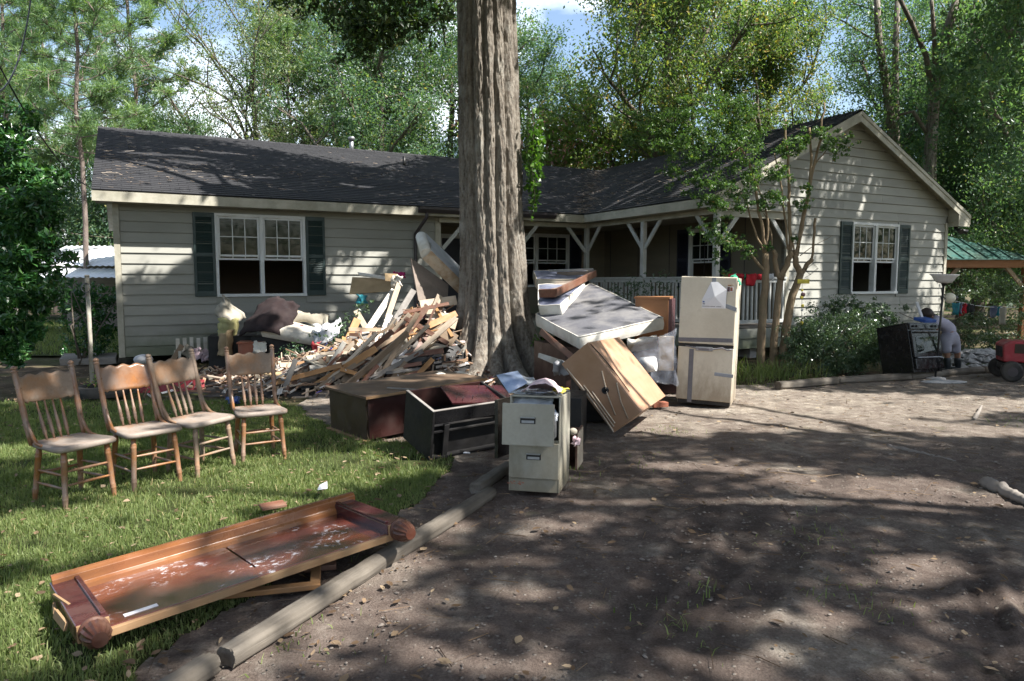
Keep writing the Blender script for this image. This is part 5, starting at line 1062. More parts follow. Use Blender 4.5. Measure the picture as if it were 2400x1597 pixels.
P = np.array([at(u, v, 8.8) for u, v in ((62, 838), (75, 845), (88, 838), (80, 825), (95, 832), (70, 828), (84, 852), (100, 842), (90, 822))]) - MGO; P = np.repeat(P, 3, 0) + rs.normal(0, .02, (27, 3))
def shrub(label, c, blobs, k, leafL, mat, seed, name='shrub', stems=5, hgt=.8, aspect=.5, group=None):
    o = thing(name, label, 'shrub', (c[0], c[1], 0), 0, group); rr = random.Random(seed); mb = MB()
    for i in range(stems): mb.tube([(rr.gauss(0, .06), rr.gauss(0, .06), -.03), (rr.gauss(0, .2), rr.gauss(0, .15), hgt * .5), (rr.gauss(0, .4), rr.gauss(0, .3), hgt)], [.018, .014, .006], 6)
    mb.build('stems', M['barkdark'], o); spray('foliage', o, np.array([c[0], c[1], 0]), blobs, k, leafL, mat, seed, aspect); return o
c = on_ground(195, 850); shrub('dark green shrub between the rusty clothes pole and the house corner', c, [(200, 690, 13.5, .3), (240, 700, 13.8, .35), (175, 710, 13.5, .3), (230, 720, 13.6, .4), (190, 750, 13.4, .35), (250, 770, 13.6, .3), (215, 800, 13.4, .35), (180, 700, 13.4, .25), (260, 710, 14, .2), (250, 690, 14, .15), (200, 820, 13.3, .25)], 420, .075, M['leafmag'], 41, hgt=1.4)
c = on_ground(1960, 868); shrub('rounded glossy bush under the gable window', c, [(1890, 800, 12.2, .35), (1930, 760, 12.4, .35), (1990, 740, 12.6, .35), (2040, 770, 12.6, .3), (1960, 800, 12, .4), (2020, 810, 12, .35), (1900, 845, 12, .3), (1960, 850, 11.8, .3), (2030, 850, 11.8, .3), (2060, 800, 12.2, .3), (1870, 830, 12.2, .25), (1910, 780, 12.1, .35), (1950, 830, 11.9, .4), (2010, 780, 12.1, .4), (2040, 835, 11.9, .35), (1980, 770, 12.3, .35), (2000, 715, 12.8, .16), (2070, 740, 12.6, .2), (2090, 770, 12.5, .2), (1875, 780, 12.3, .2), (2050, 720, 12.7, .13), (1960, 725, 12.7, .15)], 1300, .045, M['leafbush'], 42)
c = on_ground(2260, 850); shrub('dark shrub row behind the bending person below the clothesline', np.array([9.3, 15.6, 0]), [(2250, 760, 15.4, .4), (2300, 780, 15.6, .4), (2350, 770, 15.8, .45), (2390, 760, 15.5, .45), (2270, 810, 15.2, .35), (2330, 820, 15.3, .3), (2240, 700, 15.8, .2), (2390, 690, 16, .35), (2350, 680, 16.3, .3), (2300, 680, 17, .35)], 800, .06, M['leafbush'], 43)
c = on_ground(1480, 800); shrub('low leafy bush growing along the porch railing', np.array(H(9.6, -2.6)), [(1480, 670, 14.6, .2), (1530, 660, 14.4, .22), (1560, 680, 14.2, .2), (1500, 690, 14.3, .25), (1440, 680, 14.8, .15), (1450, 700, 14.6, .2)], 160, .055, M['leafbush'], 44, hgt=1.)
# long-leaved clump under the crepe myrtle
def strap_clump(label, c, n, L, seed, spread=.3):
    rs = np.random.default_rng(seed); x = c[0] + rs.normal(0, spread, n); y = c[1] + rs.normal(0, spread * .5, n); V, F = blades(np.stack([x, y, 0 * x], 1), rs.uniform(.6, 1.1, n) * L, rs.uniform(.010, .016, n), rs, .8)
    return tag(put('strap_leaf_plant', np_mesh('strap_leaf_plant', V, F, M['grass'], np.repeat(rs.uniform(0, .75, n), 2))), label, 'plant', 'strap-leaved clumps under the crepe myrtle')
strap_clump('strap-leaved plant clump beside the foot of the fridge', on_ground(1750, 892), 150, .42, 3); strap_clump('strap-leaved plant clump between the crepe myrtle stems and the log edging', on_ground(1830, 885), 150, .32, 4)

# crepe myrtle in front of the gable corner
CM = np.array([on_ground(1810, 858)[0], 12.3, 0])
cm = thing('crepe_myrtle', 'multi-stemmed pruned crepe myrtle with smooth tan stems in front of the porch corner', 'tree', tuple(CM))
def stem(pts, r0, r1, name='stem', Y=12.3, dy=0.):
    mb = MB(); P = [at(u, v, Y + dy * i) - CM for i, (u, v) in enumerate(pts)]; P[0] = P[0] if pts[0][1] < 840 else np.array([P[0][0], P[0][1], -.05]); rr = random.Random(int(pts[0][0]))
    # smooth the polyline a little
    Q = []
    for a, b in zip(P[:-1], P[1:]):
        for t in (0, .33, .66): Q.append(a + (b - a) * t + (np.array([rr.gauss(0, .012), rr.gauss(0, .012), 0]) if t else 0))
    Q.append(P[-1]); mb.tube(Q, np.linspace(r0, r1, len(Q)), 9); mb.build(name, M['barksmooth'], cm)
stem([(1782, 858), (1788, 740), (1794, 644), (1795, 595)], .075, .055)
stem([(1795, 600), (1788, 540), (1776, 476), (1761, 400), (1735, 345), (1712, 362)], .032, .012, 'branch'); stem([(1793, 600), (1775, 560), (1752, 480), (1735, 450)], .022, .008, 'branch'); stem([(1794, 600), (1800, 520), (1790, 470), (1770, 420), (1755, 392)], .022, .008, 'branch'); stem([(1795, 640), (1770, 610), (1757, 590), (1720, 575), (1690, 560)], .03, .01, 'branch')
stem([(1812, 858), (1818, 760), (1830, 652)], .07, .052); stem([(1830, 655), (1818, 620), (1813, 588)], .045, .04, 'branch'); stem([(1813, 592), (1806, 540), (1790, 500)], .014, .008, 'branch'); stem([(1830, 655), (1846, 620), (1852, 588)], .055, .05, 'branch'); stem([(1852, 592), (1851, 500), (1849, 415), (1843, 340), (1841, 280)], .032, .018, 'branch'); stem([(1851, 600), (1838, 500), (1828, 420), (1815, 360)], .02, .01, 'branch')
stem([(1832, 860), (1842, 770), (1858, 690), (1876, 642)], .078, .06); stem([(1876, 645), (1866, 622), (1863, 600), (1865, 590)], .055, .045, 'branch'); stem([(1864, 600), (1872, 568), (1890, 480), (1895, 453), (1902, 376), (1897, 300)], .035, .018, 'branch'); stem([(1868, 600), (1887, 484), (1912, 372), (1925, 300), (1932, 240)], .03, .014, 'branch'); stem([(1864, 604), (1850, 540), (1846, 470)], .018, .008, 'branch')
stem([(1876, 645), (1890, 622), (1903, 608)], .04, .038, 'branch'); stem([(1902, 608), (1907, 560), (1911, 512)], .02, .022, 'branch'); stem([(1902, 395), (1920, 372), (1945, 345)], .016, .006, 'branch'); stem([(1875, 600), (1910, 575), (1952, 552)], .008, .003, 'branch')
blobs = [(1690, 560, 12.2, .18), (1720, 570, 12.2, .14), (1660, 545, 12.2, .18), (1755, 590, 12.2, .12), (1680, 600, 12.4, .10), (1760, 400, 12.3, .3), (1720, 350, 12.4, .3), (1690, 420, 12.3, .28), (1740, 450, 12.3, .22), (1660, 360, 12.4, .3), (1700, 300, 12.5, .32), (1760, 330, 12.4, .28), (1640, 420, 12.4, .22), (1610, 350, 12.5, .3), (1580, 400, 12.5, .2), (1640, 300, 12.5, .32), (1560, 330, 12.6, .25), (1700, 480, 12.2, .2), (1790, 470, 12.2, .15), (1850, 350, 12.3, .22), (1830, 400, 12.2, .18), (1820, 460, 12.2, .16), (1880, 330, 12.3, .15), (1895, 440, 12.2, .1), (1880, 480, 12.2, .12), (1950, 340, 12.2, .16), (1965, 360, 12.2, .1), (1990, 330, 12.1, .1), (1930, 310, 12.2, .12), (1600, 270, 12.7, .3), (1680, 240, 12.6, .3), (1740, 260, 12.5, .25), (1860, 560, 12.2, .05), (1800, 580, 12.1, .07), (1520, 290, 12.8, .25), (1480, 330, 12.8, .16), (1655, 470, 12.3, .16), (1700, 640, 12.5, .08), (1690, 520, 12.3, .12)]
spray('leaves', cm, CM, blobs, 900, .05, M['leafcrepe'], 45, .55, .2)
# hanging vine beside the oak
vo_ = at(1255, 320, 11.6); vn = thing('hanging_vine', 'bright green vine hanging down the right side of the oak trunk', 'vine', tuple(vo_))
rs = np.random.default_rng(15); mb = MB(); Vs = []
for k, (u0, v0, u1, v1) in enumerate(((1246, 250, 1252, 460), (1256, 300, 1250, 490), (1268, 285, 1262, 420), (1240, 330, 1246, 510))):
    P = [at(u0 + (u1 - u0) * t + 3 * math.sin(7 * t + k), v0 + (v1 - v0) * t, 11.5 + .06 * k) - vo_ for t in np.linspace(0, 1, 12)]; mb.tube(P, .006, 5); n = 130; f = rs.uniform(0, 11, n); a = np.minimum(f.astype(int), 10); P = np.array(P); Vs.append(P[a] + (P[a + 1] - P[a]) * (f - a)[:, None] + rs.normal(0, .05, (n, 3)))
mb.build('stems', M['barkdark'], vn); P = np.concatenate(Vs); V, F = leaf_quads(P, rs.uniform(.05, .11, len(P)), rs, .75, .9); put('leaves', np_mesh('leaves', V, F, M['leafivy'], rs.beta(2, 2, len(P))), vn)
# overhead wires at the top left
for k, (p, q, lb) in enumerate((((0, 158, 9), (212, 440, 13.2), 'overhead wire sagging from the left edge to the house eave'), ((72, 0, 11), (0, 215, 8), 'steep overhead wire at the top left corner'))):
    a, b_ = at(*p), at(*q); mb = MB(); mb.tube([a + (b_ - a) * t - np.array([0, 0, .25 * 4 * t * (1 - t)]) for t in np.linspace(-.25 if k == 0 else -.4, 1 if k == 0 else 1.4, 16)], .011, 5); tag(mb.build('overhead_wire', M['blackiron']), lb, 'wire', 'overhead wires')
# ================================================================== things on the lawn and in the heap
rng = random.Random(17)
# ---- oak chairs with pressed backs and turned spindles
def make_chair(label, loc, rz, mats, tilt=0.):
    t = thing('dining_chair', label, 'chair', loc, rz, 'row of oak dining chairs on the lawn'); t.rotation_euler = (R(tilt), 0, rz)
    wd, seat_m, crest_m = mats; sh_, sw, sd_ = .40, .43, .42
    # seat: front (+x) wider, rounded corners, slightly dished
    mb = MB(); pts = []
    half = [(-.19, 0), (-.19, .165), (-.175, .18), (0, .20), (.15, .215), (.195, .20), (.21, .16), (.215, 0)]
    outl = half[1:-1] + [half[-1]] + [(x, -y) for x, y in half[1:-1]][::-1]
    k = len(outl)
    rings = [(.93, sh_ - .008), (1., sh_ + .004), (1., sh_ + .024), (.96, sh_ + .033), (.80, sh_ + .031), (.45, sh_ + .022), (.0, sh_ + .020)]
    vs = [(x * s, y * s, z) for s, z in rings for x, y in outl]
    fs = [(i * k + j, i * k + (j + 1) % k, (i + 1) * k + (j + 1) % k, (i + 1) * k + j) for i in range(len(rings) - 1) for j in range(k)] + [tuple(range(k))[::-1]]
    mb.add(vs, fs, 0, True); mb.build('seat', seat_m, t)
    top = {}
    leg_prof = [(0, .013), (.04, .017), (.06, .015), (.2, .019), (.215, .0215), (.225, .018), (.24, .0215), (.25, .018), (.265, .0215), (.28, .0175), (.55, .0195), (.8, .0205), (.83, .023), (.84, .019), (.86, .0225), (.88, .019), (1, .017)]
    feet = {}
    for sx, sy in ((1, 1), (1, -1), (-1, 1), (-1, -1)):
        a = np.array([.185 * sx + .0, .175 * sy, 0.]) if sx > 0 else np.array([-.205, .165 * sy, 0.]); b = np.array([.155, .15 * sy, sh_]) if sx > 0 else np.array([-.15, .14 * sy, sh_])
        feet[(sx, sy)] = (a, b); m = MB(); m.turned(a - [0, 0, .02], b, leg_prof, 10); m.build('leg', wd, t)
    def on(leg, z): a, b = feet[leg]; return a + (b - a) * (z / sh_)
    sp_ = [(0, .007), (.1, .008), (.5, .0115), (.9, .008), (1, .007)]
    for (l1, l2, zs) in (((1, 1), (1, -1), (.16, .255)), ((1, 1), (-1, 1), (.14, .23)), ((1, -1), (-1, -1), (.14, .23)), ((-1, 1), (-1, -1), (.2,))):
        for z in zs: m = MB(); m.turned(on(l1, z), on(l2, z), sp_, 7); m.build('stretcher', wd, t)
    # back posts lean backwards, with ball finials
    lean = np.array([-.145, 0, .55])
    for sy in (1, -1):
        a = np.array([-.165, .185 * sy, sh_ + .01]); b = a + lean + [0, .012 * sy, 0]
        prof = [(0, .013), (.12, .0165), (.22, .0185), (.235, .021), (.25, .018), (.27, .021), (.29, .0175), (.45, .0215), (.52, .018), (.535, .021), (.55, .018), (.565, .021), (.58, .0185), (.90, .0195)]
        m = MB(); m.turned(a, a + (b - a) * 1., [(p / 1., r) for p, r in prof] + [(.905, .0195)], 10); po = m.build('post', wd, t)
        f = MB(); f.turned(a, b, [(.905, .0195), (.912, .014), (.92, .0215), (.935, .0215), (.943, .014), (.95, .013), (.957, .02), (.97, .0215), (.985, .0185), (1., .008)], 10); f.build('finial', wd, po)
        # bent hip bracket
        h = MB(); q = a + lean * .30; h.tube([q + [.012, 0, .0], a + lean * .2 + [.022, 0, 0], a + [.035, 0, .055], a + [.075, .004 * sy, .022], a + [.135, .006 * sy, .013], a + [.16, .006 * sy, .012]], [.011, .0125, .013, .013, .012, .009], 8); h.build('hip_bracket', wd, t)
    # crest: wide curved panel with scalloped upper and lower edge
    m = MB(); nu = 25; front, back = [], []
    for i in range(nu):
        u = i / (nu - 1) * 2 - 1; au = abs(u)
        zt = .490 - .004 * au + .008 * math.cos(11 * u); zb = .296 + .010 * (au > .8) + .004 * (1 - au) + (.014 * math.cos((au - .72) * 24) if .6 < au < .86 else 0)
        cv = -.022 * (1 - u * u)
        for z in (zb, zb + .02, (zb + zt) / 2, zt - .02, zt):
            p = np.array([-.165, 0, sh_]) + lean * (z / .55) + np.array([cv, .178 * u, 0]); front.append(p + [.009, 0, .002]); back.append(p - [.009, 0, .002])
    vs = front + back; nb = len(front); fs = []
    for i in range(nu - 1):
        for j in range(4):
            a = i * 5 + j; fs += [(a, a + 5, a + 6, a + 1), (nb + a, nb + a + 1, nb + a + 6, nb + a + 5)]
        fs += [(i * 5, nb + i * 5, nb + i * 5 + 5, i * 5 + 5), (i * 5 + 4, i * 5 + 9, nb + i * 5 + 9, nb + i * 5 + 4)]
    m.add(vs, fs, 0, True); m.build('crest_rail', crest_m, t)
    for i in range(4):
        y = -.075 + .05 * i; a = np.array([-.168, y, sh_ + .025]); b = np.array([-.168, 0, sh_]) + lean * (.315 / .55) + [-.018, y * 1.12, 0]
        m = MB(); m.turned(a, b, [(q_, r_ * 1.25) for q_, r_ in [(0, .0065), (.14, .0075), (.155, .0105), (.17, .008), (.19, .0115), (.22, .0125), (.25, .009), (.265, .0115), (.285, .009), (.32, .0125), (.35, .009), (.365, .012), (.39, .0085), (.42, .0115), (.47, .0095), (.6, .0075), (.85, .0055), (1, .005)]], 8); m.build('spindle', wd, t)
    return t
def chair_at(fl, fr, label, mats, tilt=0., da=0.):
    """fl, fr: front feet pixels as seen when facing the chair's front from behind it"""
    a, b = on_ground(*fl), on_ground(*fr); d_ = b - a; ang = math.atan2(d_[1], d_[0]) - math.pi / 2 + da; mid = (a + b) / 2; f = np.array([math.cos(ang), math.sin(ang)])
    return make_chair(label, (mid[0] - f[0] * .185, mid[1] - f[1] * .185, -.005 + float(height(mid[0], mid[1]))), ang, mats, tilt)
chair_at((150, 1192), (272, 1158), 'weathered oak chair nearest to the viewer at the left end of the row', (M['oak'], M['oakseat'], M['oakdust']))
chair_at((309, 1150), (428, 1124), 'oak chair with the brightest orange back panel, second from the left end of the row', (M['oak'], M['oakseat'], M['oak']), da=.03)
chair_at((452, 1121), (560, 1091), 'greyer oak chair with a scratched back panel, between the orange-backed and the farthest chair', (M['oakdust'], M['oakseat'], M['oakdust']), 1.5)
chair_at((569, 1087), (668, 1072), 'farthest oak chair of the row, standing apart with an orange front seat edge', (M['oak'], M['oakseat'], M['oakdust']), da=-.1)

# ---- fallen wooden bed panel
hd = thing('bed_footboard', 'glossy mahogany bed panel with turned feet lying face up on the grass', 'bed panel', M=pose((-1.37, 3.50, .12), (-.032, -.073, .714)))
L_, W_ = 1.60, .645
mb = MB(); mb.box((-.36, 0, 0), (.72, W_ - .06, .018)); mb.box((.36, 0, .0), (.70, W_ - .06, .018)); mb.build('panel', M['panel'], hd, .002)
mb = MB(); mb.box((0, -W_ / 2 + .09, .006), (L_ - .26, .13, .012)); mb.build('lower_rail', M['panel'], hd, .002)
mb = MB(); mb.box((0, -W_ / 2 + .012, -.008), (L_ - .22, .026, .034)); mb.build('bare_edge', M['raw'], hd, .003)
mb = MB(); mb.prism([(W_ / 2 - .055, .0), (W_ / 2 - .05, .03), (W_ / 2 - .038, .042), (W_ / 2 - .036, .085), (W_ / 2 - .018, .10), (W_ / 2 + .002, .103), (W_ / 2 + .004, -.01), (W_ / 2 - .05, -.01)], -L_ / 2 + .02, L_ / 2 - .0, T=lambda x, y, z: (z, x, y)); mb.build('upper_rail', M['rail'], hd, .002)
for sx in (-1, 1):
    x = sx * (L_ / 2 - .075); mb = MB(); mb.box((x, .01, .028), (.125, W_ + .01, .075)); po = mb.build('post', M['mahog'], hd, .006)
    mb = MB(); mb.box((x - sx * .045, .01, .071), (.02, W_ - .05, .012)); mb.build('moulding', M['mahog'], po, .003)
    f = MB(); nr = 28; prof = [(0., .05), (.012, .058), (.022, .058), (.03, .05), (.045, .058), (.075, .056), (.105, .046), (.125, .034), (.132, .03), (.133, .012), (.134, .0)]
    vs = []
    for d_, r in prof:
        for j in range(nr):
            a = 2 * math.pi * j / nr; rr_ = r * (1 - (.10 if (.04 < d_ < .13 and j % 2) else 0)); vs.append((x + rr_ * math.cos(a), -W_ / 2 + .005 - d_, .028 + rr_ * math.sin(a)))
    f.add(vs, [(i * nr + j, (i + 1) * nr + j, (i + 1) * nr + (j + 1) % nr, i * nr + (j + 1) % nr) for i in range(len(prof) - 1) for j in range(nr)], 0); f.build('turned_foot', M['foot'], po)
    c = MB(); c.box((x, -W_ / 2 - .001, .028), (.12, .012, .072)); c.build('broken_end', M['raw'], po, .003)
mb = MB(); mb.box((-L_ / 2 - .008, -.10, .03), (.012, .16, .035), Euler((.1, .3, .12)).to_matrix()); mb.box((-L_ / 2 + .02, .04, .068), (.012, .17, .008), Euler((.05, .2, .2)).to_matrix()); mb.box((-L_ / 2 - .004, .1, .02), (.01, .1, .02), Euler((0, .3, -.1)).to_matrix()); mb.build('splinter', M['raw'], hd, kind='stuff')
mb = MB(); mb.box((-L_ / 2 + .27, -W_ / 2 + .085, .0135), (.135, .03, .002), Euler((0, 0, .0)).to_matrix()); mb.build('paper_label', M['paper'], hd)
# bits under and around the panel
def obox(name, label, cat, c, d_, rz, mat, bevel=.004, rx=0., ry=0., group=None, extra=None):
    o = MB().box((0, 0, 0), d_).build(name, mat, None, bevel, tuple(c)); o.rotation_euler = (rx, ry, rz); tag(o, label, cat, group); return o
c = on_ground(585, 1415); fr = thing('picture_frame', 'orange wooden frame corner poking out from under the bed panel', 'frame', (c[0] + .02, c[1] + .24, .045), .25)
for (x, y, w, h) in ((0, -.2, .5, .05), (0, .2, .5, .05), (-.225, 0, .05, .35), (.225, 0, .05, .35)): MB().box((x, y, 0), (w, h, .028)).build('frame_side', M['board4'], fr, .004)
c = on_ground(735, 1350); obox('board_scrap', 'short pinkish board scrap under the panel beside the frame', 'board', (c[0] + .02, c[1] + .05, .035), (.17, .09, .03), .25, M['board3'])
c = on_ground(640, 1195); obox('board_scrap', 'thin dark board sticking out behind the upper rail of the bed panel', 'board', (c[0] + .02, c[1] - .06, .05), (.16, .1, .02), .6, M['board3'], rx=.06)
c = on_ground(748, 1168); o = MB().add([(0, 0, 0), (.07, .02, .005), (.06, .05, .05), (.01, .035, .03)], [(0, 1, 2, 3)]).build('paper_scrap', M['paper'], None, 0, (c[0] - .03, c[1] + .06, .04), solid=.001); tag(o, 'torn white paper scrap in the grass behind the bed panel', 'paper')

# ---- landscape timbers
def timber(label, a, b, r, mat='log', group='landscape timbers edging the drive', name='landscape_timber', cat='timber', n=16, wob=.003, squash=1.):
    a = np.array(a, float); b = np.array(b, float); L = np.linalg.norm(b - a); rr = random.Random(int(a[0] * 100)); mb = MB()
    P = [np.array([L * t - L / 2, rr.gauss(0, wob) * .5, rr.gauss(0, wob) * .3]) for t in np.linspace(0, 1, 26)]; tap = 1 if name == 'landscape_timber' else .45
    sd_ = rr.randint(0, 999); nn_ = 30; vs = []
    for i, p in enumerate(P):
        for j in range(nn_):
            th = 2 * math.pi * j / nn_; q = r * (1 - (1 - tap) * i / 25) * (1 + .16 * (vnoise(math.cos(th) * 1.3 + 5, math.sin(th) * 1.3 + i * .12, sd_) - .5) + .10 * (vnoise(math.cos(th) * 4.5 + 9, math.sin(th) * 4.5 + i * .08, sd_ + 1) - .5) - .10 * (vnoise(th * 2.2, i * .05, sd_ + 2) > .78))
            ex = .72 if tap == 1 else 1.; cy, cz = math.cos(th), math.sin(th); cy, cz = math.copysign(abs(cy) ** ex, cy), math.copysign(abs(cz) ** ex, cz)
            vs.append((p[0] + (rr.gauss(0, .006) if i in (0, 25) else 0), p[1] + q * cy, p[2] + q * cz * (.85 if tap == 1 else 1)))
    mb.add(vs, [(i * nn_ + j, i * nn_ + (j + 1) % nn_, (i + 1) * nn_ + (j + 1) % nn_, (i + 1) * nn_ + j) for i in range(25) for j in range(nn_)], 0, True)
    mb.f += [tuple(range(nn_))[::-1], tuple(25 * nn_ + j for j in range(nn_))]; mb.m += [0, 0]; mb.sm += [False, False]; me = mb.mesh(name, M[mat])
    cut = MB(); o = bpy.data.objects.new(name, me); COL.objects.link(o); o.matrix_world = frame((a + b) / 2, b - a, np.cross([0, 0, 1.], b - a)); tag(o, label, cat, group); return o
a, b = on_ground(1150, 1168), on_ground(540, 1560); d_ = nrm(b - a)
timber('long weathered timber between the bed panel and the drive', np.r_[a[:2], .04], np.r_[(b + d_ * .02)[:2], .045], .050)
timber('nearest weathered timber running out of the bottom of the photo', np.r_[(b - d_ * .0 + [-.05, -.06, 0])[:2], .045], np.r_[(b + d_ * 1.2)[:2], .04], .050)
a, b = on_ground(1112, 1160), on_ground(1225, 1085); timber('dark short timber running behind the filing cabinet', np.r_[a[:2], .045], np.r_[b[:2], .05], .05)
pts = [on_ground(u, v) for u, v in ((1822, 912), (1960, 900), (2130, 890), (2300, 874), (2460, 872))]
for p, q, lb in zip(pts[:-1], pts[1:], ('mossy curved timber edging the drive below the strap-leaved plants', 'timber edging the drive in front of the glossy bush', 'timber edging the drive beside the foot of the floor lamp', 'timber edging the drive behind the red tractor')): timber(lb, np.r_[p[:2], .05], np.r_[q[:2], .05], .065, group=None)
a, b = on_ground(2310, 1140), on_ground(2470, 1215); timber('knobbly dead root lying at the right edge of the drive', np.r_[a[:2], .03], np.r_[b[:2], .04], .05, 'greywood', None, 'dead_root', 'root', 9, .02)
a, b = on_ground(2080, 1046), on_ground(2240, 1082); timber('long thin root half buried across the drive', np.r_[a[:2], -.005], np.r_[b[:2], .0], .03, 'greywood', None, 'surface_root', 'root', 8, .012)
o = timber('pale knotty root stub sticking out of the lit part of the drive', np.r_[on_ground(2282, 985)[:2], -.01], np.r_[on_ground(2300, 962)[:2], .05], .03, 'greywood', None, 'surface_root', 'root', 8, .006)

# ---- filing cabinet
fc = thing('filing_cabinet', 'beige steel filing cabinet with its upper drawer pulled open on the drive', 'filing cabinet', M=pose((.214, 5.208, .362), (-.084, .007, -.221)))
w, d_, h = .367, .498, .685; t = .012
mb = MB(); mb.box((-w / 2 + t / 2, 0, 0), (t, d_, h)); mb.box((w / 2 - t / 2, 0, 0), (t, d_, h)); mb.box((0, d_ / 2 - t / 2, 0), (w - 2 * t, t, h)); mb.box((0, 0, h / 2 - t / 2), (w - 2 * t, d_ - t, t)); mb.box((0, 0, -h / 2 + .01), (w - 2 * t, d_ - t, .02)); mb.box((0, -d_ / 2 + .008, -h / 2 + .055), (w - 2 * t, .012, .11)); mb.box((0, -d_ / 2 + .02, .02), (w - 2 * t, .02, .018)); mb.build('cabinet_shell', M['beige'], fc, .004)
mb = MB(); mb.box((0, .05, .2), (w - .03, d_ - .12, .02)); mb.box((0, .19, .18), (w - .03, .01, .29)); mb.build('inner_lining', M['blackmatte'], fc)
def drawer(z, dh, out, name, x=0.):
    f = MB(); f.box((x, -d_ / 2 - .012 - out, z), (w - .008, .02, dh)); o = f.build(name, M['beige'], fc, .004)
    b = MB()
    b.box((-w / 2 + .03, -out / 2 - .0 - d_ / 2 + .18, z - .03), (.006, out + .34, dh * .55)); b.box((w / 2 - .03, -out / 2 - d_ / 2 + .18, z - .03), (.006, out + .34, dh * .55)); b.box((0, -out / 2 - d_ / 2 + .18, z - .03 - dh * .27), (w - .06, out + .34, .006)); b.build('drawer_box', M['steel'], o)
    hb = MB(); y = -d_ / 2 - .024 - out
    hb.box((x, y, z + .03), (.105, .006, .045)); ho = hb.build('handle', M['blackmatte'], o, .003)
    q = MB(); q.add([(x - .043, y - .004, z + .012), (x + .043, y - .004, z + .012), (x + .043, y - .0035, z + .03), (x - .043, y - .0035, z + .03)], [(0, 1, 2, 3)]); q.box((x, y - .012, z + .05), (.10, .02, .007)); q.build('grip', M['steel'], ho)
    return o
dr1 = drawer(.165, .285, .23, 'drawer', 0.); dr2 = drawer(-.118, .255, .0, 'drawer')
rt = MB(MC if False else None)
for k in range(10): rt.box((-.13 + rng.gauss(0, .03), -d_ / 2 + .0005, -h / 2 + .055 + rng.gauss(0, .008)), (rng.uniform(.005, .02), .004, .006))
rt.build('rust_streak', M['terra'], fc, kind='stuff')
def crumple(name, fn, nu, nv, mat, amp, seed, parent=None, label=None, cat=None, solid=.0015, freq=5., group=None, org=(0, 0, 0)):
    rs = np.random.default_rng(seed); mb = MB(); org = np.array(org, float)
    def f(u, v):
        p = np.array(fn(u, v), float); a = np.array([vnoise(u * freq + 3, v * freq, seed + i) + .6 * vnoise(u * freq * 2.3, v * freq * 2.3 + 9, seed + i + 3) - .8 for i in range(3)]); return p + a * amp - org
    mb.grid(f, nu, nv); o = mb.build(name, mat, parent, 0, None if parent else tuple(org), solid=solid)
    if label: tag(o, label, cat, group)
    return o
MF = np.array(fc.matrix_world) if False else np.array(pose((.214, 5.208, .362), (-.084, .007, -.221)))
def fcp(x, y, z): return (MF @ np.array([x, y, z, 1.]))[:3]
crumple('plastic_sheet', lambda u, v: fcp(-.19 + .30 * u + .05 * v * u, -.255 + .20 * (1 - v) - .04 * v, .352 - .17 * max(0, v - .3) / .7 - .02 * u * v), 18, 18, M['bag'], .035, 3, label='torn clear plastic sheet hanging over the front of the filing cabinet', cat='plastic sheet', org=fcp(0, -.2, .36))
crumple('pink_sheet', lambda u, v: fcp(-.10 + .27 * u, -.235 + .36 * v, .372 + .085 * math.sin(math.pi * u) * math.sin(math.pi * min(1, .25 + v * .8))), 14, 14, M['pink'], .022, 6, label='crumpled pale pink sheet heaped on top of the filing cabinet', cat='sheet', org=fcp(0, 0, .36))
crumple('plastic_sheet', lambda u, v: fcp(-.19 + .36 * u, -.22 + .44 * v, .353 + .02 * math.sin(3 * u) ** 2), 14, 14, M['bag'], .03, 16, label='crumpled clear plastic spread under the pink sheet on the filing cabinet', cat='plastic sheet', org=fcp(0, 0, .355))
crumple('yellow_rag', lambda u, v: fcp(.10 + .09 * u + .02 * v, -.16 + .22 * v, .368 + .02 * math.sin(3 * v)), 8, 10, M['yellow'], .025, 9, label='small yellow rag at the right edge of the filing cabinet top', cat='rag', org=fcp(.14, -.05, .37))
# magazine leaning behind the cabinet
A_, B_, C2, D2 = at(1164, 880, 5.75), at(1213, 870, 5.9), at(1236, 898, 5.62), at(1193, 922, 5.5)
def quad_thing(name, label, cat, P, mat, th=.004, group=None, sub=1, bend=0.):
    P = [np.array(p, float) for p in P]; c = sum(P) / 4; n = nrm(np.cross(P[1] - P[0], P[3] - P[0])); mb = MB()
    k = 7 if bend else 2
    def f(u, v): return P[0] * (1 - u) * (1 - v) + P[1] * u * (1 - v) + P[2] * u * v + P[3] * (1 - u) * v - c + n * bend * math.sin(math.pi * u) * (1 - .4 * v)
    mb.grid(f, k, k, 0, bool(bend)); o = mb.build(name, mat, None, 0, tuple(c), solid=th); return tag(o, label, cat, group)
mgz = thing('magazine', 'blue magazine propped against the back of the filing cabinet', 'magazine', tuple((A_ + B_ + C2 + D2) / 4)); mo = (A_ + B_ + C2 + D2) / 4
mb = MB(); mb.grid(lambda u, v: A_ * (1 - u) * (1 - v) + B_ * u * (1 - v) + C2 * u * v + D2 * (1 - u) * v - mo, 2, 2); mb.build('cover', M['bluepaper'], mgz, solid=.006)
e1 = nrm(B_ - A_); e2 = nrm((D2 - A_) - e1 * ((D2 - A_) @ e1)); nn = np.cross(e1, e2); nn = nn if nn[1] < 0 else -nn
fcv = bpy.data.curves.new('masthead', 'FONT'); fcv.body = 'HEALTH'; fcv.size = .052; fcv.extrude = .0004; fcv.materials.append(M['blue'])
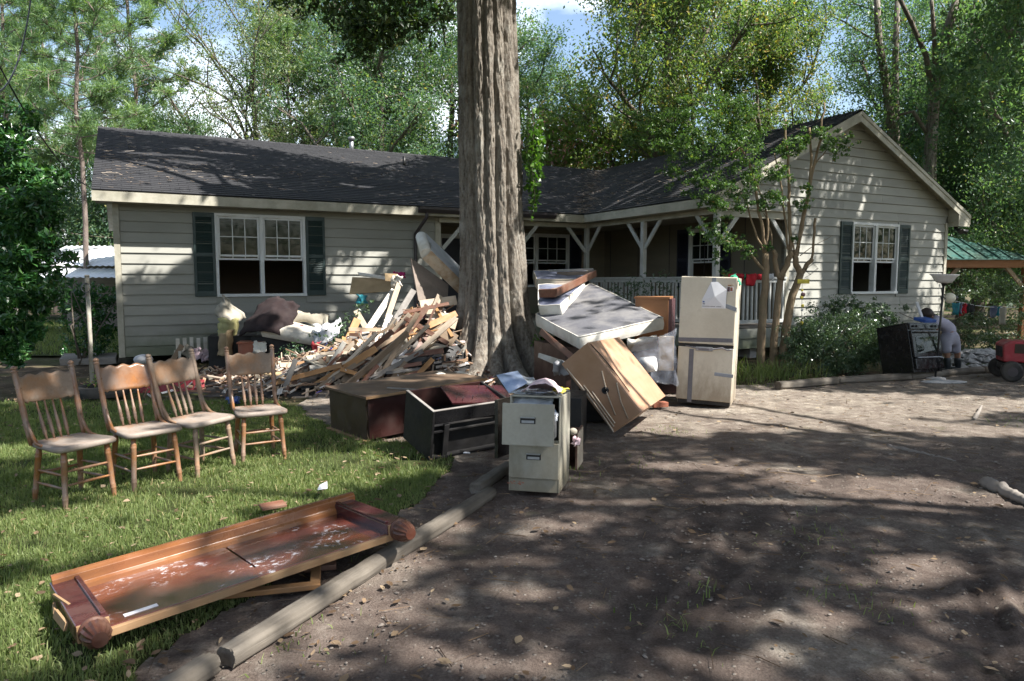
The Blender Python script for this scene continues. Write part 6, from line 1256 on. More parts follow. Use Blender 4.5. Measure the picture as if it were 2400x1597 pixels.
to = bpy.data.objects.new('masthead', fcv); COL.objects.link(to); bpy.context.view_layer.update(); me_ = bpy.data.meshes.new_from_object(to.evaluated_get(bpy.context.evaluated_depsgraph_get())); bpy.data.objects.remove(to); to = put('masthead', me_, mgz); q = A_ + e1 * .012 + e2 * .052 + nn * .005 - mo; to.matrix_local = Matrix(((e1[0], -e2[0], nn[0], q[0]), (e1[1], -e2[1], nn[1], q[1]), (e1[2], -e2[2], nn[2], q[2]), (0, 0, 0, 1)))
quad_thing('glossy_sheet', 'grey-green plastic sheet beside the blue magazine', 'plastic sheet', [at(1215, 875, 6), at(1250, 884, 6), at(1262, 900, 5.7), at(1232, 902, 5.7)], M['bag'], .002, bend=.015)
# open drawer and odd pieces right of the filing cabinet
c = on_ground(1345, 1105); dw = thing('loose_drawer', 'small red-brown drawer standing on end right of the filing cabinet', 'drawer', (c[0] + .0, c[1] + .16, 0), -.25)
for (p, s_) in (((-.055, 0, .15), (.012, .3, .3)), ((.055, 0, .16), (.016, .3, .32)), ((0, .14, .15), (.1, .012, .3)), ((0, 0, .012), (.1, .28, .012))): MB().box(p, s_).build('drawer_side', M['board3'], dw, .002)
MB().box((.066, 0, .16), (.006, .28, .3)).build('drawer_face', M['board2'], dw, .002)
tag(MB().ball((0, 0, 0), (.035, .03, .03), 10).build('plush_ball', M['canvas'], None, 0, tuple(at(1343, 1012, 5.45))), 'small tan fluffy ball on top of the loose drawer', 'ball')
crumple('paper_wad', lambda u, v: at(1342 + 14 * u, 1024 + 22 * v, 5.4), 6, 6, M['pink'], .03, 12, label='crumpled printed paper stuffed in the loose drawer', cat='paper', org=at(1349, 1035, 5.4))
# ---- black furniture panel left of the cabinet
A_, B_, C2, D2 = at(1163, 938, 5.55), at(1196, 930, 5.75), at(1196, 1062, 5.72), at(1163, 1074, 5.5)
quad_thing('black_door', 'black cabinet door standing on edge beside the filing cabinet', 'door panel', [A_, B_, C2, D2], M['black'], .03)

# ---- long brown cabinet lying on its side
bc = thing('long_cabinet', 'long dark red-brown cabinet lying on the grass at the foot of the oak', 'cabinet', M=pose((-1.10, 7.42, .245), (.02, -.03, .712)))
w, d_, h = 1.42, .806, .43
mb = MB(); mb.box((0, -d_ / 2 + .012, 0), (w - .03, .02, h - .04)); mb.build('front_panel', M['brownside'], bc, .003)
mb = MB(); mb.prism([(-d_ / 2 + .0, -h / 2), (d_ / 2 - .03, -h / 2), (d_ / 2 - .03, h / 2 - .02), (-d_ / 2 + .0, h / 2 - .02), (-d_ / 2 + .035, h / 2 - .09), (-d_ / 2 + .01, .0), (-d_ / 2 + .03, -.1)], -w / 2, -w / 2 + .022, T=lambda x, y, z: (z, x, y)); mb.build('end_panel', M['olive'], bc, .002)
MB().box((w / 2 - .011, 0, 0), (.022, d_ - .04, h - .03)).build('end_panel', M['olive'], bc, .002)
MB().box((0, d_ / 2 - .02, 0), (w - .05, .018, h - .03)).build('back_panel', M['olive'], bc)
mb = MB(); mb.box((0, -.01, h / 2 + .002), (w + .05, d_ + .05, .024)); mb.build('top', M['brownply'], bc, .003)
MB().box((0, -d_ / 2 - .034, h / 2 + .002), (w + .05, .006, .026)).build('top_edging', M['raw'], bc)
MB().box((-w / 2 - .01, 0, -h / 2 + .005), (.05, d_ + .02, .02)).build('base_strip', M['raw'], bc, .003)
MB().box((0, 0, -h / 2 + .02), (w - .06, d_ - .06, .02)).build('bottom', M['olive'], bc)
o = MB().bar((0, 0, 0), (.42, -.16, .0), .014, .01).build('stick', M['board5']); o.location = (-1.24, 6.98, .478); tag(o, 'thin dark stick lying across the long cabinet top', 'stick')
# open book
bk = thing('open_book', 'water-swollen open book lying on the far end of the long cabinet', 'book', tuple(at(1055, 884, 8.0)), .2)
for s_ in (-1, 1):
    crumple('pages', lambda u, v, s_=s_: (s_ * .24 * u, -.11 + .24 * v, .012 + .045 * math.sin(math.pi * min(1, u * 1.1)) * (1 - .3 * v)), 12, 6, M['creampad'], .012, 20 + s_, bk, solid=.012)
# ---- black desk
dk = thing('black_desk', 'black desk pedestal tipped forward with its top ripped open', 'desk', M=pose((-.50, 6.36, .285), (.229, .04, .60)))
w, d_, h = .80, .52, .46
MB().box((-w / 2 + .012, 0, 0), (.024, d_, h)).build('side_panel', M['blackmatte'], dk, .003); MB().box((w / 2 - .012, 0, 0), (.024, d_, h)).build('side_panel', M['blackmatte'], dk, .003)
MB().box((0, d_ / 2 - .01, 0), (w - .05, .016, h)).build('back_panel', M['brownside'], dk); MB().box((0, 0, .03), (w - .05, d_ - .02, .014)).build('shelf', M['blackmatte'], dk); MB().box((0, 0, -h / 2 + .02), (w - .05, d_, .02)).build('bottom', M['blackmatte'], dk)
MB().box((0, -d_ / 2 + .012, h / 2 - .06), (w - .05, .022, .12)).build('front_rail', M['black'], dk, .003); MB().box((0, -d_ / 2 + .06, -.08), (w - .05, .012, .28)).build('opening_shade', M['blackmatte'], dk); MB().box((-.25, -d_ / 2 + .02, -.06), (.05, .03, .30)).build('divider', M['blackmatte'], dk, .003)  # black panel set back in the open front stands for the shade inside
mb = MB(); mb.box((-w / 2 + .012, 0, h / 2 + .003), (.026, d_, .005)); mb.box((0, -d_ / 2 + .012, h / 2 + .003), (w - .05, .024, .005)); mb.build('raw_edging', M['board5'], dk)
o = thing('mahogany_shelf', 'red-brown wooden board with screws standing up on the black desk', 'board', M=pose(at(1120, 925, 6.45), (.28, .12, .42)))
MB().box((0, 0, 0), (.62, .36, .018)).build('board', M['mahog'], o, .002)
for k, (x, y) in enumerate(((-.26, -.13), (-.2, -.14), (.05, .12), (.12, .1), (.18, .08), (-.1, -.12), (.24, -.1))): MB().tube([(x, y, .009), (x, y, .05)], .003, 5).build('screw', M['blackiron'], o)
o = MB().tube([(0, 0, 0), (.16, -.05, .005)], .008, 6).build('plastic_tube', M['paper']); o.location = tuple(on_ground(1060, 1060, .02)); tag(o, 'thin white plastic tube on the ground in front of the black desk', 'tube')
# dark chest between desk and tipped cabinet
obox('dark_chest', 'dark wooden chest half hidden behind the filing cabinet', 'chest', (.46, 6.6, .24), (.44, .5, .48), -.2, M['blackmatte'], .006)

# ---- tipped plywood cabinet
PT = np.array(pose((1.122, 7.534, .465), (.745, .541, 1.088)))
tc_ = thing('tipped_cabinet', 'orange-brown plywood cabinet balanced on one corner with torn back strips', 'cabinet', M=pose((1.122, 7.534, .465), (.745, .541, 1.088)))
w, d_, h = 1.303, .856, .355
# faces: left face with hole = x- ; right face = z+ 
MB().box((-w / 2 + .008, 0, 0), (.014, d_ - .03, h - .02)).build('back_panel', M['tan'], tc_, .002)
MB().box((0, 0, h / 2 - .010), (w, d_, .02)).build('side_panel', M['tanface'], tc_, .003); MB().box((0, 0, -h / 2 + .010), (w, d_, .02)).build('side_panel', M['tan'], tc_, .003)
MB().box((0, d_ / 2 - .010, 0), (w, .02, h - .042)).build('side_panel', M['tan'], tc_, .003); MB().box((0, -d_ / 2 + .010, 0), (w, .02, h - .042)).build('side_panel', M['tan'], tc_, .003)
for k, (zz, y0, y1, bo) in enumerate(((-.165, -.40, .22, .02), (-.135, -.38, .12, .035), (-.105, -.36, .02, .05), (-.172, -.42, .36, .006))):
    mb = MB(); mb.tube([(-w / 2 - .004 - bo * math.sin(math.pi * t_), y0 + (y1 - y0) * t_, zz + .02 * math.sin(2.6 * t_)) for t_ in np.linspace(0, 1, 9)], .008, 4, smooth=False); mb.build('torn_strip', M['board2'], tc_)
for (y0, z0_, y1, z1_) in ((.12, .115, -.30, -.05), (-.06, .16, -.40, .03)):
    MB().tube([(-w / 2 - .006, y0, z0_), (-w / 2 - .014, (y0 + y1) / 2, (z0_ + z1_) / 2 - .015), (-w / 2 - .006, y1, z1_)], .007, 6).build('pale_edging', M['board2'], tc_)
mb = MB(); mb.tube([(-w / 2 - .001, -.05, .02), (-w / 2 - .018, -.05, .02)], [.036, .034], 18); kn = mb.build('grommet', M['blackmatte'], tc_); MB().tube([(-w / 2 - .018, -.05, .02), (-w / 2 - .022, -.05, .02)], .02, 14).build('grommet_cap', M['black'], kn)
mb = MB(); mb.tube([(-w / 2 + .02, .40, h / 2 + .006), (-w / 2 + .05, .25, h / 2 + .012), (-w / 2 + .10, .05, h / 2 + .008), (-w / 2 + .06, -.2, h / 2 + .01)], .005, 6); mb.build('cord', M['blackiron'], tc_)
obox('brick', 'red brick lying on the drive between the tipped cabinet and the fridge', 'brick', np.r_[on_ground(1545, 955)[:2], .035], (.2, .1, .06), .3, M['brick'], .006)

# ---- refrigerator
fg = thing('refrigerator', 'cream refrigerator taped shut and leaning slightly on the drive', 'refrigerator', M=pose((2.496, 8.936, .792), (0, .025, -.388)))
w, d_, h = .661, .693, 1.568
MB().box((0, .035, 0), (w - .012, d_ - .07, h - .01)).build('cabinet_body', M['cream'], fg, .008)
zsp = -.055
up = MB().box((0, -d_ / 2 + .03, (h / 2 + zsp + .02) / 2 + .004), (w, .06, h / 2 - zsp - .02)).build('freezer_door', M['cream'], fg, .012, seg=3)
lo = MB().box((0, -d_ / 2 + .03, (-h / 2 + zsp) / 2 + .02), (w, .06, h / 2 + zsp - .07)).build('fridge_door', M['cream'], fg, .012, seg=3)
MB().box((0, -d_ / 2 + .05, -h / 2 + .03), (w - .04, .03, .05)).build('kick_plate', M['blackmatte'], fg); MB().box((0, -d_ / 2 + .02, zsp + .0), (w - .01, .03, .036)).build('door_gap', M['blackmatte'], fg)
yf = -d_ / 2 - .003
def strip(name, x, z, sx, sz, mat, par=fg, ry=0., dy=0.):
    o = MB().box((0, 0, 0), (sx, .004, sz)).build(name, M[mat], par, .001, (x, yf - dy, z)); o.rotation_euler = (0, ry, 0); return o
strip('tape_band', -.01, zsp + .075, w * .98, .05, 'tapedark', ry=-.03); strip('tape_band', -.165, -.43, .055, .66, 'tapedark')
strip('tape_band', .24, .435, .20, .05, 'tape', ry=.32, dy=.002); strip('tape_band', .23, -.395, .22, .042, 'tape', ry=.06, dy=.002); strip('tape_band', .062, .745, .05, .07, 'tape', dy=.001)
q = MB().box((w / 2 + .003, -d_ / 2 + .05, .39), (.004, .09, .045)).build('tape_band', M['tape'], fg)
hn = MB(); hn.box((-.015, yf - .012, zsp - .035), (.20, .025, .05)); hno = hn.build('latch', M['steel'], fg, .004); MB().box((-.015, yf - .028, zsp - .035), (.13, .012, .03)).build('latch_plate', M['tapedark'], hno, .003)
MB().tube([(-.24, yf - .006, zsp - .005), (-.1, yf - .02, zsp - .03), (.08, yf - .018, zsp - .035), (.2, yf - .012, zsp - .01), (.26, yf - .02, zsp - .035), (.32, yf - .012, zsp - .02)], .008, 7).build('strap', M['tapedark'], fg)
ntc = MB(); ntc.add([(-.035, 0, .155), (.045, 0, .16), (.155, -.012, .07), (.15, -.004, -.16), (-.13, 0, -.165), (-.13, -.004, -.06), (.02, -.03, -.02)], [(0, 6, 1), (1, 6, 2), (2, 6, 3), (3, 6, 4), (4, 6, 5), (5, 6, 0)]); no = ntc.build('paper_notice', M['paper'], fg, 0, (.062, yf - .006, .57), solid=.0012)
for k, (x, z, sx, sz) in enumerate(((-.095, -.085, .05, .016), (-.03, -.085, .05, .010), (-.095, -.11, .05, .010), (-.02, -.11, .06, .012), (-.08, -.138, .09, .006), (.0, -.138, .06, .006), (.07, -.138, .06, .005))): MB().box((x, -.0085 - .004 * (x > 0), z), (sx, .001, sz)).build('print_line', M['blue'] if k < 1 else M['tapedark'], no)
strip('fridge_magnet', .25, .645, .075, .06, 'paper', dy=.001); strip('fridge_magnet', .235, .645, .03, .055, 'purple', dy=.003); strip('fridge_magnet', .268, .645, .028, .045, 'terra', dy=.003); strip('fridge_magnet', .245, .69, .04, .013, 'board4', dy=.001); strip('fridge_magnet', .28, .695, .025, .02, 'board2', dy=.001)
MF = np.array(pose((2.496, 8.936, .792), (0, .025, -.388)))
crumple('green_rag', lambda u, v: (MF @ np.array([.24 + .12 * u + .02 * v, -.28 + .12 * v - .08 * u, .80 - .11 * max(0, u - .35) / .65 + .02 * v, 1]))[:3], 10, 8, M['greencloth'], .035, 4, label='green rag draped over the top right corner of the fridge', cat='cloth', org=(MF @ np.array([.3, -.25, .79, 1]))[:3])

# ---- mattresses right of the oak
def mattress(label, N_, R_, B_, L_, th, top, side, name='mattress', sag=0., seed=1, piping=True, cat='mattress', group=None):
    P = [np.array(p, float) for p in (N_, R_, B_, L_)]; c = sum(P) / 4; n = nrm(np.cross(P[1] - P[0], P[3] - P[0])); o = thing(name, label, cat, tuple(c - n * th), group=group)
    k = 15; oo = c - n * th
    def S(u, v, d_): 
        e = min(u, v, 1 - u, 1 - v); b = .02 * min(1, e * 8) + .02 * (vnoise(u * 5, v * 5, seed) - .5) - sag * math.sin(math.pi * u) * math.sin(math.pi * v)
        return P[0] * (1 - u) * (1 - v) + P[1] * u * (1 - v) + P[2] * u * v + P[3] * (1 - u) * v + n * (b if d_ == 0 else -th - b * .5) - oo
    m = MB(); m.grid(lambda u, v: S(u, v, 0), k, k); m.build('top_cover', top, o)
    m = MB(); m.grid(lambda u, v: S(u, v, 1), k, k); m.build('underside', side, o)
    ring = [(i / (k - 1), 0) for i in range(k)] + [(1, j / (k - 1)) for j in range(1, k)] + [(1 - i / (k - 1), 1) for i in range(1, k)] + [(0, 1 - j / (k - 1)) for j in range(1, k - 1)]
    q = len(ring); vs = []; cen = S(.5, .5, 0)
    for f in (0, .2, .5, .8, 1):
        for i, (u, v) in enumerate(ring):
            p = S(u, v, 0) * (1 - f) + S(u, v, 1) * f; out = nrm((p - cen) - n * ((p - cen) @ n)); vs.append(p + out * (.012 * math.sin(math.pi * f) + .006 * (vnoise(i * .7, f * 3, seed) - .5)))
    m = MB(); m.add(vs, [(a * q + i, (a + 1) * q + i, (a + 1) * q + (i + 1) % q, a * q + (i + 1) % q) for a in range(4) for i in range(q)], 0, True); m.build('side_band', side, o)
    if piping:
        m = MB(); pp = [S(u, v, 0) for u, v in ring]; m.tube(pp + [pp[0]], .009, 6); m.build('piping', side, o)
    return o
mattress('large grey-topped box spring with bright cream sides sloping from the oak toward the fridge', at(1356, 789, 8.8), at(1554, 744.6, 9.45), at(1384, 664, 11.3), at(1256, 738, 10.3), .165, M['mattop'], M['matside'], seed=3, sag=.02)
mattress('smaller sagging mattress with a pale cloth side lying on the large box spring', at(1262, 716, 10.15), at(1312, 714, 9.95), at(1370, 664, 11.2), at(1262, 668, 11.2), .16, M['matblue'], M['matside'], seed=8, sag=.0)
mattress('blue-black mattress at the back of the pile under the porch window', at(1258, 654, 11.4), at(1366, 657, 11.5), at(1376, 635, 12.5), at(1250, 634, 12.5), .16, M['matblue'], M['canvas'], seed=5)
# wooden tray on top
ty = thing('wooden_tray', 'big red-brown bed rail frame lying upside down on the mattresses', 'bed frame', M=frame(at(1306, 686, 10.15), at(1398, 641, 11.6) - at(1306, 686, 10.15), at(1230, 690, 10.3) - at(1306, 686, 10.15)))
Lt = float(np.linalg.norm(at(1398, 641, 11.6) - at(1306, 686, 10.15)))
MB().box((Lt / 2, .02, .0), (Lt, .045, .10)).build('side_rail', M['board3'], ty, .004); MB().box((.02, .16, -.01), (.04, .27, .12)).build('end_rail', M['board3'], ty, .004); MB().box((Lt - .04, .35, .02), (.03, .65, .06)).build('end_rail', M['greyboard'], ty, .004); mb = MB(); mb.prism([(.03, .02), (Lt - .03, .02), (Lt - .03, .62), (.5, .40), (.03, .27)], -.065, -.05); mb.build('bottom_panel', M['greyboard'], ty)
MB().bar((Lt - .02, .04, .07), (Lt - .12, .78, .09), .03, .03).build('metal_bar', M['steel'], ty)
# dark dresser carcass below the box spring, and leaning dresser by the fridge
obox('dark_dresser', 'dark red-brown dresser carcass holding up the large box spring', 'dresser', (.95, 9.75, .34), (.95, 1.1, .68), .35, M['brownside'], .006)
A_ = [at(1270, 770, 9.6), at(1345, 832, 8.5), at(1336, 842, 8.5), at(1264, 784, 9.6)]; quad_thing('veneer_board', 'long dark veneer board slanting under the large box spring beside the oak', 'board', A_, M['board3'], .02)
dsr = thing('leaning_dresser', 'orange-backed dresser standing behind the fridge and the box spring', 'dresser', (at(1530, 700, 9.9)[0], 9.95, .42), -.32)
MB().box((0, -.02, .43), (.46, .02, .88)).build('back_panel', M['dresser'], dsr, .003); MB().box((.20, .2, .43), (.16, .44, .86)).build('drawer_stack', M['purple'], dsr, .006); MB().box((-.06, .2, .43), (.34, .42, .85)).build('carcass', M['purple'], dsr, .004); MB().box((0, .18, .875), (.5, .46, .03)).build('top', M['dresser'], dsr, .003)
obox('dresser_block', 'dark wooden drawer unit under the leaning dresser', 'drawer unit', (2.0, 9.95, .21), (.7, .6, .42), -.3, M['brownside'], .006)
# plastic bag, carton, lamp shade, cushion
obox('cardboard_box', 'brown cardboard box inside clear plastic beside the fridge', 'box', at(1567, 822, 8.7) + [0, .12, -.04], (.18, .26, .42), -.25, M['kraft'], .004)
ls_ = at(1520, 853, 8.3); tag(MB().tube([(-.07, .05, -.02), (.08, -.02, .0)], [.095, .085], 20).build('lamp_shade', M['shade'], None, 0, tuple(ls_)), 'cream drum lamp shade lying on its side between tipped cabinet and fridge', 'lamp shade')
crumple('plastic_bag', lambda u, v: at(1480 + 105 * u, 772 + 130 * v + 35 * (1 - u) * (1 - v), 8.25 + .25 * u), 18, 16, M['bagdark'], .055, 5, label='clear plastic bag wrapped round the carton and lamp shade', cat='plastic bag', org=at(1530, 840, 8.4))
crumple('cushion', lambda u, v: at(1473 + 66 * u, 800 + 22 * v - 8 * u, 8.9 + .3 * v), 10, 6, M['creampad'], .03, 7, label='white foam cushion under the edge of the large box spring', cat='cushion', solid=.06, org=at(1506, 806, 9))
quad_thing('white_board', 'short white painted board poking out between oak roots and tipped cabinet', 'board', [at(1264, 828, 8.6), at(1322, 846, 8.2), at(1318, 862, 8.2), at(1262, 838, 8.6)], M['whitewood'], .02)
crumple('white_cloth', lambda u, v: at(1297 + 40 * u, 850 + 28 * v, 8.0 + .15 * v), 9, 7, M['whitecloth'], .07, 14, label='white crumpled cloth beside the tipped cabinet', cat='cloth', org=at(1315, 862, 8.1))
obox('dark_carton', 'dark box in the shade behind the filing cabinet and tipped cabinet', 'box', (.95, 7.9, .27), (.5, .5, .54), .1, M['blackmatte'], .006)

# ------------------------------------------------------------------ debris heap left of the oak
# loose core: thousands of chips and splinters over a low mound
rs = np.random.default_rng(12)
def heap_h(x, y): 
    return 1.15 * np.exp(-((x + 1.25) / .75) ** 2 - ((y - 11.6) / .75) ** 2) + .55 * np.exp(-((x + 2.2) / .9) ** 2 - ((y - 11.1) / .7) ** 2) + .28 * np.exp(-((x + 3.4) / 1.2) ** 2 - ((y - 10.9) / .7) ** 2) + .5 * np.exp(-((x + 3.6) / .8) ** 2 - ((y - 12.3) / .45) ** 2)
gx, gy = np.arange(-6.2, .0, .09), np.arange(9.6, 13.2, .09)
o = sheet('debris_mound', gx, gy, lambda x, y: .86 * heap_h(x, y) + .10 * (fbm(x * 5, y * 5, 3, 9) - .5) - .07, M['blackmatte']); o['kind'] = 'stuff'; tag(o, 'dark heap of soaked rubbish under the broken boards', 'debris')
n = 2600; x = np.clip(rs.normal(-2.6, 1.5, n), -6, -.3); y = rs.normal(11.0, .75, n).clip(9.4, 12.9); z = .86 * heap_h(x, y) + rs.uniform(-.03, .06, n); k = (z > .03) | (rs.uniform(0, 1, n) < .45); x, y, z = x[k], y[k], z[k]; n = len(x)
dr_ = nrm(np.stack([rs.normal(.6, .7, n), rs.normal(.2, .6, n), rs.normal(.25, .4, n)], 1)); sd_ = nrm(np.cross(dr_, rs.normal(0, 1, (n, 3)))); ud = np.cross(dr_, sd_); L = rs.lognormal(-2.1, .6, n).clip(.03, .6)[:, None]; Wd = rs.lognormal(-3.7, .5, n).clip(.008, .09)[:, None]; Th = rs.uniform(.004, .02, n)[:, None]
Pc = np.stack([x, y, z], 1); co = np.array([[a, b, c] for c in (-1, 1) for b in (-1, 1) for a in (-1, 1)]) / 2.
V = (Pc[:, None] + co[None, :, 0:1] * (dr_ * L)[:, None] + co[None, :, 1:2] * (sd_ * Wd)[:, None] + co[None, :, 2:3] * (ud * Th)[:, None]).reshape(-1, 3)
f6 = np.array([(0, 2, 3, 1), (4, 5, 7, 6), (0, 1, 5, 4), (2, 6, 7, 3), (0, 4, 6, 2), (1, 3, 7, 5)]); F = (np.arange(n)[:, None, None] * 8 + f6[None]).reshape(-1, 4)
o = put('rubbish', np_mesh('rubbish', V, F, M['chips'], np.repeat(rs.uniform(0, 1, n), 6))); tag(o, 'small splinters, scraps and litter strewn through the debris heap', 'debris', kind='stuff')
# single boards: (u0, v0, Y0, u1, v1, Y1, width m, thickness m, material, label)
GB = 'broken boards in the debris heap'
def board(u0, v0, Y0, u1, v1, Y1, w, th, mat, label, group=None, up=(.3, -1, .4), name='broken_board'):
    a, b = at(u0, v0, Y0), at(u1, v1, Y1); a[2] = max(a[2], th * .6 + .005); b[2] = max(b[2], th * .6 + .005); L = np.linalg.norm(b - a); me = MB().box((0, 0, 0), (L, w, th)).mesh(name, M[mat]); o = put(name, me, None, .003); x = nrm(b - a); y = nrm(np.cross(up, x)); o.matrix_world = frame((a + b) / 2, x, y); return tag(o, label, 'board', group)
KEY = [(924, 680, 11.6, 824, 830, 10.7, .10, .02, 'whitewood', 'long white painted board sloping down the left of the debris heap'), (936, 664, 11.5, 906, 752, 11.2, .085, .02, 'board2', 'upright tan board at the top of the debris heap'), (914, 738, 11.2, 882, 826, 10.8, .10, .02, 'whitewood', 'short white board below the upright tan board'),
       (970, 680, 11.5, 916, 768, 11.1, .10, .02, 'board5', 'grey board leaning beside the cardboard panel'), (978, 760, 11.0, 922, 834, 10.6, .10, .02, 'board4', 'broad orange board in the middle of the heap'), (1012, 782, 11., 905, 893, 10.1, .09, .025, 'board3', 'long red-brown board running down to the ground beside the long cabinet'),
       (838, 748, 11.4, 811, 810, 11.1, .12, .02, 'board4', 'upright orange plank at the left of the heap among leaves'), (834, 728, 11.5, 858, 770, 11.4, .09, .02, 'board2', 'short pale plank crossing behind the white board'), (949, 746, 10.9, 1050, 806, 10.7, .07, .03, 'board3', 'purple-brown batten pointing at the oak trunk'),
       (1070, 735, 11.2, 1004, 764, 10.9, .10, .02, 'board4', 'orange plank next to the oak trunk'), (945, 734, 11., 1052, 712, 11.2, .05, .03, 'board3', 'thin reddish strip across the top of the heap'), (950, 836, 10.4, 1040, 822, 10.5, .08, .03, 'board3', 'reddish beam lying level near the oak roots'), (948, 846, 10.3, 1020, 842, 10.4, .07, .03, 'blackiron', 'dark metal bar below the reddish beam'),
       (832, 854, 10.3, 806, 897, 9.9, .11, .02, 'board1', 'short tan board standing in front of the heap'), (728, 856, 10.4, 824, 812, 10.9, .10, .02, 'board2', 'pale board low on the left slope of the heap'), (696, 910, 9.9, 782, 876, 10.3, .05, .04, 'blackmatte', 'black pole along the foot of the heap'), (706, 918, 9.8, 800, 886, 10.2, .04, .03, 'blackiron', 'second thinner black pole along the foot of the heap'),
       (640, 872, 10.6, 735, 864, 10.6, .06, .03, 'red', 'faded red board lying left of the heap'), (873, 884, 9.9, 890, 856, 10.1, .10, .01, 'greyboard', 'grey-green plate stuck in the front of the heap'), (985, 716, 11.4, 1070, 704, 11.6, .16, .02, 'board2', 'pale splintered plank under the grey-brown panel'), (1000, 735, 11.2, 1070, 760, 11.3, .2, .02, 'board2', 'broad pale veneer sheet beside the oak'), (1000, 760, 11, 1066, 800, 10.9, .22, .015, 'board1', 'tan veneer sheet leaning on the oak roots'),
       (1020, 720, 11.3, 1060, 790, 10.9, .05, .03, 'board4', 'narrow orange strip standing by the oak'), (560, 905, 10.2, 660, 876, 10.5, .07, .02, 'board2', 'pale board behind the legs of the farthest chair'), (480, 888, 10.6, 560, 880, 10.7, .10, .015, 'board3', 'reddish board seen between the chair spindles'), (330, 935, 10.0, 480, 925, 10.2, .18, .015, 'red', 'flat orange-red board on the grass behind the second chair')]
for q in KEY: board(*q)
mats_ = ['board1', 'board2', 'board3', 'board3', 'board5', 'board5', 'board2', 'whitewood', 'board4', 'board1', 'board5', 'board3']
WHERE = lambda u, v: 'at the low left end of the debris heap' if u < 690 else 'close by the oak roots' if u > 1010 else 'on the crown of the debris heap' if v < 770 else 'behind the long cabinet' if u > 880 and v > 850 else 'on the left slope of the debris heap' if u < 830 else 'in the middle of the debris heap'
KIND_ = {'board1': 'tan', 'board2': 'pale', 'board3': 'red-brown', 'board4': 'orange', 'board5': 'grey', 'whitewood': 'white painted'}
for i in range(170):
    big = i % 4 == 0; u = rng.triangular(600, 1040, 890); f = (u - 600) / 468; vb = 905 - 18 * f; vt = 868 - 175 * max(0, f) ** 1.3
    v = rng.uniform(vt, vb); u = min(u, 1000) if v > 790 else u; Y = 9.9 + (vb - v) / max(1, vb - 690) * 1.8 + rng.uniform(-.15, .15); ln = rng.uniform(60, 250) * (.5 + .45 * f); ln = ln * 1.45 if big else ln * .9; an = rng.gauss(-.62 - .3 * f, .25) if big else rng.gauss(-.30 - .45 * f, .5); mt = rng.choice(mats_)
    board(u - math.cos(an) * ln / 2, min(v - math.sin(an) * ln / 2, 912), Y + rng.uniform(-.3, .1), u + math.cos(an) * ln / 2, max(v + math.sin(an) * ln / 2, vt - 45 * f), Y + rng.uniform(.0, .6), (wd_ := rng.uniform(.05, .11) if big else rng.uniform(.02, .075)), rng.uniform(.012, .035) if big else rng.uniform(.008, .018), mt, f"{'long' if ln > 80 else 'short'} {'broad' if wd_ > .06 else 'narrow' if wd_ < .04 else 'splintered'} {KIND_[mt]} board {'leaning steeply' if an < -.9 else 'flat' if abs(an + .1) < .3 else 'aslant' if an < 0 else 'tipped right'} {WHERE(u, v)}", GB, (rng.gauss(.2, .4), -1, rng.gauss(.5, .4)))
# broken sheets: drywall, veneer and panel pieces with ragged outlines
for i in range(34):
    u = rng.triangular(610, 1060, 880); f = (u - 600) / 468; v = rng.uniform(868 - 140 * max(0, f) ** 1.3, 890); Y = 10.0 + (905 - v) / 215 * 1.7; k = rng.randint(4, 6); w_ = rng.uniform(.10, .26)
    poly = [(w_ * (1 + rng.uniform(-.35, .35)) * math.cos(2 * math.pi * j / k + rng.uniform(-.3, .3)) * 1.3, w_ * (1 + rng.uniform(-.4, .3)) * math.sin(2 * math.pi * j / k) * .8) for j in range(k)]
    mt, nm = rng.choice((('greyboard', 'grey-brown'), ('paper', 'white plaster'), ('canvas', 'beige'), ('board3', 'red-brown'), ('kraft', 'tan'), ('blackmatte', 'black'), ('creampad', 'cream')))
    p = at(u, v, Y); o = MB().prism(poly, -.006, .006).build('broken_sheet', M[mt], None, 0, (p[0], p[1], max(.06, p[2]))); o.rotation_euler = (rng.uniform(.2, 1.3), rng.gauss(0, .5), rng.uniform(-.8, .8))
    tag(o, f"{'larger' if w_ > .18 else 'small'} broken {nm} sheet {WHERE(u, v)}", 'sheet', 'broken sheets in the debris heap')
# bigger pieces of the heap
qm = thing('quilted_mattress', 'stained quilted mattress standing tilted against the left of the oak trunk', 'mattress', M=frame(at(1000, 580, 11.9), at(1094, 672, 12.35) - at(1000, 580, 11.9), np.array([.15, 1, 0])))
Lq = float(np.linalg.norm(at(1150, 732, 12.6) - at(988, 572, 11.9)))
def qf(u, v):
    x = -.02 + (Lq) * u; z = -.13 + .2 * v; q = .010 * abs(math.sin(x * math.pi / .055 + z * 30)) * abs(math.sin(x * math.pi / .055 - z * 30)); return (x, -.30 - q - .03 * math.sin(math.pi * v), z)
mb = MB(); mb.grid(qf, 90, 14); mb.build('quilted_face', M['quilt'], qm)
mb = MB(); mb.grid(lambda u, v: (-.02 + Lq * u, -.30 + .85 * v, .07 + .03 * math.sin(math.pi * min(1, v * 2)) + .012 * (vnoise(u * 9, v * 6, 3) - .5)), 24, 10); mb.build('white_cover', M['whitecloth'], qm)
mb = MB(); mb.tube([(-.02, -.29, -.03), (-.02, .5, -.03)], .10, 14); mb.build('rolled_end', M['matside'], qm); mb = MB(); mb.box((Lq / 2, .12, -.04), (Lq, .8, .18)); mb.build('core', M['matside'], qm, .02)
mb = MB(); mb.tube([(.45, -.2, .09), (.55, -.22, .17), (.66, -.2, .14), (.72, -.2, .08)], .006, 6); mb.build('strap', M['whitecloth'], qm)
quad_thing('grey_brown_panel', 'grey-brown wardrobe panel standing up in the heap under the quilted mattress', 'panel', [at(962, 606, 11.7), at(1050, 668, 12.0), at(1048, 706, 11.8), at(980, 706, 11.5)], M['greyboard'], .03)
